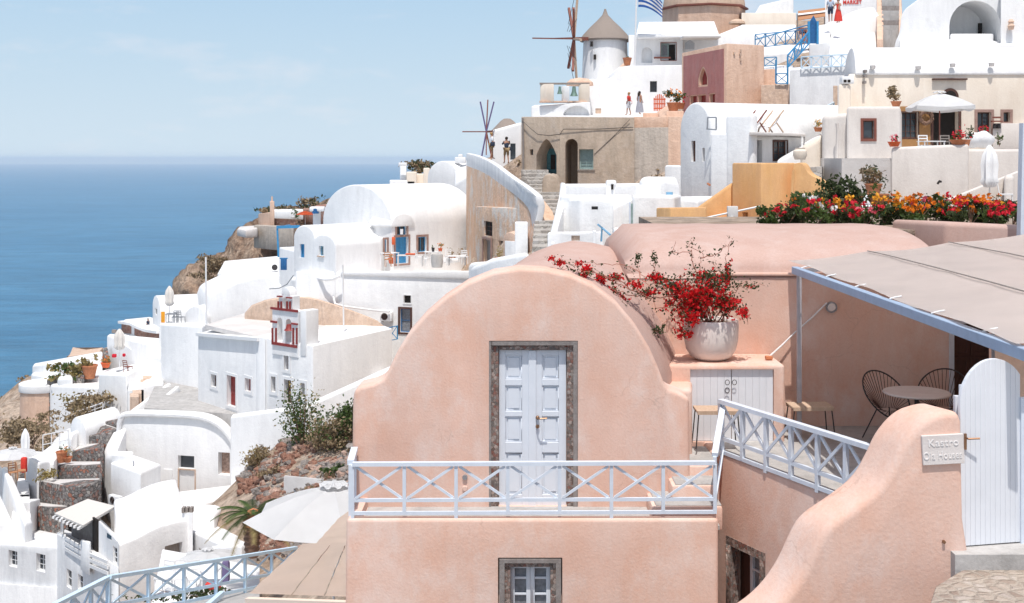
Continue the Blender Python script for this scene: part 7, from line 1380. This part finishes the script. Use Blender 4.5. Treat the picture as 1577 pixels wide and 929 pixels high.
add('pergola_post', beam(NB(), P(96, 822, 55.3), P(96, 797, 55.3), .12), M['whitep'], PH)
bm = NB(); add('parapet_pier', bev(blk([(124, 53), (138, 52.2), (140, 52.8), (126, 53.6)], [832, 836, 834, 830], Zp(878, 53)), .05), M['white'], PH); add('parapet_end', bev(blk([(88, 55.9), (101, 55.1), (103, 55.7), (91, 56.5)], [820, 824, 822, 818], Zp(862, 55.5)), .05), M['white'], PH)
for (x0, y0, x1, y1, Ya, Yb2) in ((100, 828, 125, 843, 55, 53.4), (136, 853, 166, 866, 52.4, 51)):
    for k in range(3): add('balcony_slat', beam(NB(), P(x0, y0 + k * 8.5, Ya), P(x1, y1 + k * 8.5, Yb2), .07, .14), M['whitep'], PH)
CH2 = thing('chimney', 'white square chimney with open top behind the front block', 'chimney', P(289, 830, 53)); add('stack', bev(blk([(280, 53.2), (297, 52.8), (297, 53.6), (281, 54)], [789, 790, 789, 789], -34), .04), M['white2'], CH2)
for x in (283, 289, 295): add('cap_stone', box(NB(), P(x, 785, 53.2), (.12, .3, .22)), M['oldw'], CH2)
RH = thing('flat_white_house', 'white flat roofed house right of the square chimney, under the palm', 'house', P(330, 860, 53)); wrh = W((282, 54), (345, 50.5))
wallmesh(RH, 'wall', blk([(282, 54.5), (340, 50.8), (400, 53), (400, 60), (300, 60)], [812, 838, 838, 800, 795], -34), 'white', [opn(wrh, 287, 839, 294, 856, 'win', 'whitep', d=.2, nx=1), opn(wrh, 302, 847, 310, 866, 'dark', d=.2, gm='oldw')], .12, 3)
wb('white rear block between the chimney and the low vault house', [(220, 57), (330, 56), (345, 60), (225, 62)], [790, 795, 778, 772], bevel=.15)
wb('white rounded terrace edge under the palm', [(322, 49), (372, 47.5), (400, 50), (360, 53)], [842, 838, 836, 836], bevel=.15)
# lower cafe
umbrella_open('white umbrella over the cafe behind the blue railing', P(320, 910, 46), 1.35, 1.15, 'umb', 8, .28)
for i, (x, lab) in enumerate(((252, 'first'), (276, 'second'), (300, 'third'))): chair(lab + ' white cafe chair behind the blue railing', P(x, 913, 42), .4 * i - .4, 'whitep', s=1.15)
single('orange_counter', 'orange brown bench of the cafe behind the blue railing', 'bench', blk([(286, 45), (375, 43), (375, 44.5), (290, 46)], 895, -34), 'stucco', bevel=.05); single('cafe_floor', 'white cafe floor behind the blue railing', 'terrace', blk([(232, 41), (400, 39), (400, 45), (250, 47)], ('z', Zp(917, 42)), -34), 'white', bevel=.03)
table('white cafe table under the umbrella', P(322, 905, 43), .8, .8, .7, 'umb'); single('purple_cloth', 'purple folded umbrella cover hanging in the cafe', 'cover', box(NB(), P(348, 880, 42), (.26, .26, .75)), 'grape', bevel=.1); single('red_bag', 'small red bag on the cafe bench', 'bag', box(NB(), P(328, 903, 40), (.5, .3, .25)), 'red', bevel=.08)
bush('low_hedge', 'dark green low plants at the foot of the cafe railing', 'bush', P(280, 922, 36), (1.4, .5, .16), 260, .07, 'leafd', clumps=8)
# ================================================================ terrain
TP = []  # control points of the hillside
def tp(px, py, Y): p = P(px, py, Y); TP.append((p.x, p.y, p.z))
# right hand slope
for a in ((1100, 420, 30), (1500, 380, 30), (1300, 345, 36), (1500, 325, 42), (1577, 325, 44), (1200, 345, 46), (1050, 350, 50), (950, 372, 46), (880, 392, 44), (830, 405, 47), (830, 350, 56), (812, 300, 66), (780, 260, 80), (760, 255, 86), (930, 320, 60), (1000, 300, 66), (1100, 300, 64), (1250, 270, 62), (1350, 235, 66), (1577, 235, 68), (900, 300, 78), (1000, 215, 84), (870, 190, 92), (1000, 190, 94), (1150, 190, 82), (1200, 150, 80), (1400, 120, 76), (1600, 120, 76), (1240, 60, 94), (1400, 60, 94), (1600, 60, 94), (900, 150, 108), (1050, 60, 118), (1200, 40, 124), (1577, 30, 124), (940, 190, 112), (1800, 120, 80), (2000, 60, 124), (1900, 300, 44)): tp(*a)
# middle
for a in ((700, 520, 76), (600, 545, 80), (640, 420, 90), (730, 420, 84), (520, 440, 92), (700, 330, 110), (600, 340, 112), (720, 290, 118), (760, 300, 98), (640, 270, 130), (560, 650, 66), (600, 650, 58), (520, 650, 62), (450, 640, 68), (395, 735, 68), (300, 812, 67), (200, 820, 66), (350, 800, 66), (300, 600, 80), (520, 700, 57), (400, 698, 64), (432, 668, 63), (470, 655, 62), (525, 635, 60), (580, 612, 62), (450, 745, 56), (400, 740, 57), (540, 760, 48), (480, 880, 42), (430, 900, 44), (380, 850, 50), (600, 900, 34), (200, 800, 64), (280, 830, 58), (300, 900, 50), (120, 900, 58), (30, 930, 60), (-60, 930, 62), (650, 900, 24), (700, 1100, 20)): tp(*a)
# left ridge
for a in ((250, 540, 96), (200, 560, 98), (120, 600, 96), (60, 640, 92), (20, 620, 104), (20, 590, 116), (-10, 700, 86), (30, 700, 84), (-60, 640, 100), (-80, 760, 80), (150, 640, 84), (100, 700, 80), (60, 760, 74), (160, 750, 70), (300, 500, 104), (230, 500, 112), (330, 470, 112), (400, 450, 110), (450, 440, 104)): tp(*a)
for x, y, z in ((-60, 130, -60), (-75, 100, -62), (-80, 75, -66), (-46, 150, -58), (-40, 175, -62), (-30, 200, -62), (-12, 215, -60), (10, 215, -60), (-100, 60, -110), (-110, 110, -115), (-90, 150, -115), (-70, 190, -115), (-40, 240, -115), (0, 260, -115), (50, 260, -60), (90, 230, -10), (90, 150, 2), (90, 100, 4), (80, 60, 0), (60, 30, -4), (-60, 40, -50), (-30, 20, -22), (-80, 20, -80), (-120, 40, -125), (-120, 170, -125), (-60, 260, -125), (60, 10, -6), (0, 10, -12), (-30, 0, -22), (-60, 0, -60), (-120, 0, -125), (0, 0, -9), (30, 0, -7), (90, 0, -6), (30, -30, -7), (-40, -30, -30), (90, -30, -6), (-120, -40, -125)): TP.append((x, y, z))
CLIFF = True
pts_ = np.array(TP); n_ = len(pts_); dd = np.sqrt(((pts_[:, None, :2] - pts_[None, :, :2]) ** 2).sum(-1)) + np.eye(n_) * 0.0
K_ = np.zeros((n_ + 3, n_ + 3)); K_[:n_, :n_] = dd + np.eye(n_) * -0.05; K_[:n_, n_] = 1; K_[:n_, n_ + 1:] = pts_[:, :2]; K_[n_:, :n_] = K_[:n_, n_:].T
wts = np.linalg.solve(K_, np.concatenate([pts_[:, 2], [0, 0, 0]]))
def ground(x, y):
    d = np.sqrt((pts_[:, 0] - x) ** 2 + (pts_[:, 1] - y) ** 2); return float(wts[:n_] @ d + wts[n_] + wts[n_ + 1] * x + wts[n_ + 2] * y)
def gz(x, y):
    z = ground(x, y); v = Vector((x * .18, y * .18, z * .05)); a = noise.fractal(v, .9, 2.1, 5); s = 1.0 if y > 25 else .2
    return z - .45 + a * .55 * s + noise.noise(Vector((x * 1.1, y * 1.1, 0))) * .15 * s
grid('hillside', list(np.arange(-112, 92, 1.25)), list(np.arange(-28, 250, 1.4)), gz, M['dirt'])
def drop(px, py, y0=20, y1=140):
    y = y0; 
    while y < y1:
        p = P(px, py, y)
        if gz(p.x, p.y) > p.z: return p
        y += .35
    return P(px, py, (y0 + y1) / 2)
# ================================================================ rubble slope, shrubs, palm, big umbrella, awning, blue railing, far cliff
RR = random.Random(3)
def rockmesh(bm, c, s, rnd=RR):
    v0 = len(bm.verts); r = bmesh.ops.create_icosphere(bm, subdivisions=1, radius=1, matrix=Matrix.Translation(c) @ Matrix.Rotation(rnd.uniform(0, 6), 4, 'Z') @ Matrix.Diagonal((s * rnd.uniform(.7, 1.3), s * rnd.uniform(.7, 1.3), s * rnd.uniform(.45, .8), 1)))
    for v in r['verts']: v.co += Vector((rnd.uniform(-1, 1), rnd.uniform(-1, 1), rnd.uniform(-1, 1))) * s * .22
bms = {'redrock': NB(), 'greyrock': NB(), 'pinkrock': NB()}
for k in range(3600):
    x = RR.uniform(372, 548); y = RR.uniform(645, 860)
    if y < 648 + max(0, (430 - x)) * .8 or (y > 760 and x < 395): continue
    p = drop(x, y, 34, 76); w = noise.noise(p * .35); m_ = 'redrock' if w + RR.uniform(-.25, .25) > .2 else ('greyrock' if RR.random() < .62 else 'pinkrock'); rockmesh(bms[m_], p + V(0, 0, .03), RR.choice((.07, .09, .12, .15, .2, .28)))
for k, l in (('redrock', 'loose red lava stones covering the slope beside the peach house'), ('greyrock', 'loose grey lava stones covering the slope beside the peach house'), ('pinkrock', 'loose pale pink stones covering the slope beside the peach house')): add('loose_rubble', bms[k], M[k], None, l, 'rubble', kind='stuff', smooth=0)
def outcrop(label, c, s, mat, sub_=4, amp=.35, f=1.0):
    bm = NB(); bmesh.ops.create_icosphere(bm, subdivisions=sub_, radius=1, matrix=Matrix.Translation(c) @ Matrix.Diagonal((*s, 1)))
    for v in bm.verts: q = v.co * f; v.co += Vector(noise.noise_vector(q * .8)) * amp + Vector(noise.noise_vector(q * 2.6)) * amp * .4
    return add('rock_outcrop', bm, M[mat], None, label, 'rock', smooth=25)
outcrop('pinkish rock outcrop at the top of the rubble slope', drop(424, 668, 40, 80) + V(0, .8, .1), (1.5, 1.2, 1.5), 'pinkrock', amp=.7)
outcrop('brown rock outcrop above the leafy shrubs', drop(515, 640, 40, 80) + V(0, .8, .1), (1.8, 1.2, .7), 'pinkrock', amp=.5); outcrop('dark rock block beside the palm', drop(500, 800, 34, 76) + V(0, .8, -.2), (1.6, 1.2, .8), 'greyrock', amp=.5)
single('rubble_edge_wall', 'thin pale wall crossing the rubble slope', 'wall', blk([(437, 56), (545, 52), (545, 52.5), (437, 56.5)], [732, 742, 742, 732], -28), 'roofgrey', bevel=.08)
def shrub(label, x, y, r, n, mat, mat2=None, n2=0, ls=.08, cl=10, up=0): return bush('shrub', label, 'shrub', drop(x, y, 40, 76) + V(0, 0, up), r, n, ls, mat, clumps=cl, mat2=mat2, n2=n2, stems=7)
shrub('tall airy green shrub against the chapel wall', 464, 690, (1.05, .8, 1.6), 1700, 'leaf', 'leafy', 260, ls=.07, cl=18); shrub('airy upper branches of a thin shrub in front of the chapel doors', 475, 655, (.7, .6, 1.4), 420, 'leaf', 'leafy', 100, ls=.07, cl=14)
shrub('brown and green bush left of the peach house', 510, 700, (1.2, .9, .95), 1300, 'scrub', 'leaf', 900, ls=.08, cl=14); shrub('dark green bush pressed against the peach house corner', 536, 690, (.7, .7, 1.1), 1300, 'leaf', 'leafd', 600, ls=.07); shrub('thin dark shrub on the sloping white parapet', 570, 606, (.75, .6, .55), 320, 'leafd', 'scrub', 150, cl=7)
shrub('small green tuft low on the rubble slope', 512, 735, (.5, .4, .25), 260, 'leaf', cl=5); shrub('grey feathery scrub at the left edge of the rubble slope', 398, 716, (.9, .7, .45), 700, 'scrub', 'leafy', 150, ls=.07, cl=10); shrub('low dry scrub under the chapel forecourt stairs', 420, 735, (.8, .5, .3), 300, 'scrub', cl=6)
shrub('dry dark scrub behind the shoulder of the peach house', 556, 640, (.6, .5, .5), 500, 'scrub', 'leafd', 200, cl=7)
# palm
pb = P(388, 858, 42); PM = thing('palm_tree', 'small date palm beside the big white umbrella', 'palm', pb); pt = P(390, 805, 42)
bm = NB(); prof = []
for i in range(14): z = (pt.z - pb.z) * i / 13; prof.append((.20 + .05 * (i % 2) + .08 * (i / 13), z))
add('trunk', lathe(NB(), pb, [(0, 0)] + prof + [(0, pt.z - pb.z)], 14), M['stem'], PM, smooth=0)
add('trunk_crown', lathe(NB(), pt, [(0, -.2), (.32, -.1), (.36, .1), (.2, .4), (0, .5)], 12), M['terracotta'], PM, smooth=0)
for k in range(30):
    a = k * 2.399 + RR.uniform(-.2, .2); el = .95 - 1.05 * (k / 30) + RR.uniform(-.1, .1); L = RR.uniform(1.1, 1.65); d = Vector((cos(a), sin(a), 0)); pts = []
    for j in range(9):
        t = j / 8; pts.append(pt + V(0, 0, .25) + d * (L * t * cos(el * .6)) + V(0, 0, L * (sin(el) * t * 1.1 - .62 * t * t * (1.1 - .3 * el))))
    bm = NB(); tube(bm, pts, .022, 4, .006)
    for j in range(34):
        t = .12 + .86 * j / 34; i0 = min(int(t * 8), 7); p = pts[i0].lerp(pts[i0 + 1], t * 8 - i0); dr = (pts[i0 + 1] - pts[i0]).normalized(); sd_ = dr.cross(V(0, 0, 1)).normalized(); ll = .34 * (1 - abs(t - .45)) * L / 1.4
        for s in (-1, 1): e = p + (sd_ * s * .8 + dr * .75 + V(0, 0, -.25)).normalized() * ll; n_v = dr * .018; bm.faces.new([bm.verts.new(p - n_v), bm.verts.new(e), bm.verts.new(p + n_v)])
    add('frond', bm, M['leafy' if k > 21 else ('leaf' if k % 3 else 'leafd')], PM, smooth=0, keep=True)
# the big white umbrella
umbrella_open('big white umbrella with scalloped top cap left of the peach house', V((514 - CX) / F * 27, 27, -10.6), 1.95, 10.6 - 7.80, 'umb', 8, .34, rot=.25)
# canvas awnings at the bottom
AG = thing('canvas_awning', 'beige canvas awning in two strips left of the peach house', 'awning', P(460, 929, 19) + V(0, 0, -.3))
def strip(name, q, mat='canvas2', par=AG):
    bm = NB(); N_ = 14; rows = []
    for i in range(N_ + 1):
        a = q[0].lerp(q[3], i / N_); b = q[1].lerp(q[2], i / N_); rows.append([bm.verts.new(a.lerp(b, j / 8) + V(0, 0, -.03 * sin(pi * j / 8) * sin(pi * i / N_) - .008 * sin(i * 1.7))) for j in range(9)])
    for a, b in zip(rows, rows[1:]):
        for j in range(8): bm.faces.new((a[j], a[j + 1], b[j + 1], b[j]))
    bmesh.ops.solidify(bm, geom=bm.faces[:], thickness=.012); return add(name, bm, M[mat], par, smooth=60)
FL_, FR_, BR_, BL_ = P(383, 914, 17.8), P(540, 919, 16.9), P(540, 836, 20.2), P(466, 838, 20.8)
def at(u, v): return FL_.lerp(FR_, u).lerp(BL_.lerp(BR_, u), v)
strip('canvas_strip', [at(0, 0), at(.425, 0), at(.6, 1), at(0, 1)]); strip('canvas_strip', [at(.44, .0), at(.745, 0), at(.9, 1), at(.615, 1)]); strip('canvas_strip', [at(.76, .0), at(1, 0), at(1.1, 1), at(.92, 1)])
add('front_beam', beam(NB(), at(-.01, -.01) - V(0, 0, .10), at(1.0, -.01) - V(0, 0, .10), .09), M['canvas2'], AG); add('wooden_fascia', beam(NB(), at(.02, .05) - V(0, 0, .24), at(1.0, .05) - V(0, 0, .24), .05, .14), M['orangew'], AG)
for u in (.03, .5): add('support', beam(NB(), at(u, .04) - V(0, 0, 3), at(u, .04) - V(0, 0, .15), .07), M['whitep'], AG)
A2 = thing('rear_awning', 'beige sloping canvas behind the strip awning', 'awning', P(510, 838, 21)); strip('canvas', [P(484, 840, 21.2), P(545, 840, 20.6), P(545, 782, 22.6), P(520, 800, 22.4)], par=A2); add('rear_pole', beam(NB(), P(520, 900, 22.4), P(521, 802, 22.4), .06), M['whitep'], A2)
# blue railing at the lower left
g = 'light blue railings at the lower left'
railing('long light blue railing sloping away above the cafe', P(168, 956, 27), P(456, 894, 36), .95, 6, 'railblue', .07, .34, .06, group=g, long=(0, 2, 4, 6))
railing('light blue railing running down to the lower left corner', P(166, 957, 27), P(84, 1004, 25), .95, 3, 'railblue', .07, .34, .06, group=g)
add('stair_rail', beam(NB(), P(318, 935, 30), P(342, 914, 31.5), .12), M['railblue'], None, 'short light blue handrail end below the long railing', 'handrail')
single('grey_roof', 'pale grey flat roof below the blue railing', 'roof', blk([(205, 27.4), (400, 29), (400, 34.5), (250, 33)], [965, 925, 905, 930], -16), 'concrete', bevel=.03)
# ---------------------------------------------------------------- far rocky point with ruins
bm = NB(); NXc, NYc = 130, 60; top = [(240, 470), (262, 452), (268, 428), (290, 407), (320, 396), (345, 386), (352, 368), (366, 352), (390, 340), (410, 322), (440, 322), (470, 318), (500, 310), (530, 300)]
def topy(x):
    for (a, b), (c, d) in zip(top, top[1:]):
        if a <= x <= c: return b + (d - b) * (x - a) / (c - a)
    return top[-1][1]
vv = []
for i in range(NXc + 1):
    x = 240 + 290 * i / NXc; row = []; Yt_ = 150 - (x - 240) * .05
    for j in range(NYc + 1):
        v = j / NYc
        if v < .25: k = v / .25; base = P(x, topy(x), Yt_); q = base + V(-8 * (1 - k), 30 * (1 - k), -70 * (1 - k))
        else: k = (v - .25) / .75; base = P(x, topy(x), Yt_); q = V(base.x * (1 - .2 * k) , base.y - 34 * k, base.z - 22 * k ** .8)
        n1 = Vector(noise.noise_vector(q * .12)) * 2.2 * min(1, abs(v - .25) * 9) + Vector(noise.noise_vector(q * .42)) * 1.0 * min(1, abs(v - .25) * 12 + .25) + Vector(noise.noise_vector(q * 1.3)) * .35
        row.append(bm.verts.new(q + n1))
    vv.append(row)
for a, b in zip(vv, vv[1:]):
    for j in range(NYc): bm.faces.new((a[j], a[j + 1], b[j + 1], b[j]))
add('cliff', bm, M['cliff'], None, kind='structure', smooth=180)
bm = NB()
for (x, y, r, n) in ((312, 404, 1.4, 420), (328, 400, 1.6, 420), (350, 412, 2.4, 500), (365, 418, 2.0, 400), (330, 420, 2.5, 500)): leaves(bm, cloud(P(x, y, 138), (r, 2, .7), n, hollow=.0, clumps=6), .18)
add('dry_scrub', bm, M['scrub'], None, 'dry brown scrub covering the top of the rocky point', 'scrub', kind='stuff', smooth=0)
single('retaining_wall', 'grey block wall on top of the rocky point', 'wall', blk([(391, 128), (452, 122), (455, 128), (395, 134)], [347, 350, 348, 346], Zp(384, 126)), 'tan2', bevel=.06)
single('overhang_slab', 'white topped rounded slab overhanging the rocky point', 'slab', blk([(365, 128), (378, 125), (397, 126), (397, 133), (368, 134)], [352, 355, 351, 347, 349], Zp(365, 127)), 'roofgrey', bevel=.2)
SPH = thing('salmon_ruin', 'salmon ruined house with a white roof and tall chimney on the rocky point', 'house', P(440, 347, 132)); add('wall', blk([(398, 134), (420, 131), (420, 136), (400, 138)], [330, 327, 326, 329], Zp(350, 132)), M['salmon'], SPH); add('roof', bev(blk([(417, 130), (467, 127), (467, 134), (420, 137)], [326, 324, 322, 322], Zp(337, 129)), .08), M['white'], SPH); add('dark_front', blk([(419, 130.5), (456, 127.8), (456, 128.2), (419, 131)], 337, Zp(347, 130)), M['redrubble'], SPH)
add('chimney', bev(blk([(415.5, 130), (422.5, 129.6), (422.5, 130.4), (415.5, 130.8)], 310, Zp(348, 130)), .06), M['salmon'], SPH); add('chimney_tip', box(NB(), P(419, 307, 130.2), (.15, .15, .6)), M['salmon'], SPH)
single('rubble_house', 'dark red rubble ruin behind the salmon ruin', 'ruin', blk([(466, 130), (486, 128), (486, 133), (468, 134)], [322, 324, 322, 320], Zp(345, 129)), 'redrubble', bevel=.1); single('rubble_house', 'brown rubble ruin beside the big vault, on the skyline', 'ruin', blk([(484, 118), (505, 116), (505, 120), (486, 122)], [318, 316, 314, 316], Zp(345, 118)), 'redrubble', bevel=.1)
umbrella_open('tiny red umbrella on the rocky point', P(470, 346, 122), .9, 1.0, 'orange', 8, .4, vent=False)
for (x, y, r, l) in ((438, 322, 1.0, 'round brown bush behind the white roof of the ruin'), (480, 318, 1.6, 'wide brown bush on the skyline left of the big vault'), (408, 326, 1.1, 'brown bush left of the salmon chimney')): bush('bush', l, 'bush', P(x, y + 6, 136), (r, r, r * .45), 260, .18, 'scrub', clumps=6, mat2='leafd', n2=90)
potp('small plants on the edge of the white ruin roof', P(452, 337, 127), .3, .2, 'white2', 'leaf', .5, 60, ls=.12)
bm = NB(); RS = random.Random(21)
for k in range(900):
    x = RS.uniform(-50, 16); y = RS.uniform(24, 125); z = gz(x, y)
    if noise.noise(Vector((x * .12, y * .12, 0))) < -.05: continue
    s = RS.uniform(.15, .5); leaves(bm, cloud(V(x, y, z + s * .35), (s, s, s * .5), 16, RS, hollow=.2), .13, RS)
add('hill_scrub', bm, M['scrub'], None, 'scattered dry scrub on the bare hillside', 'scrub', kind='stuff', smooth=0)
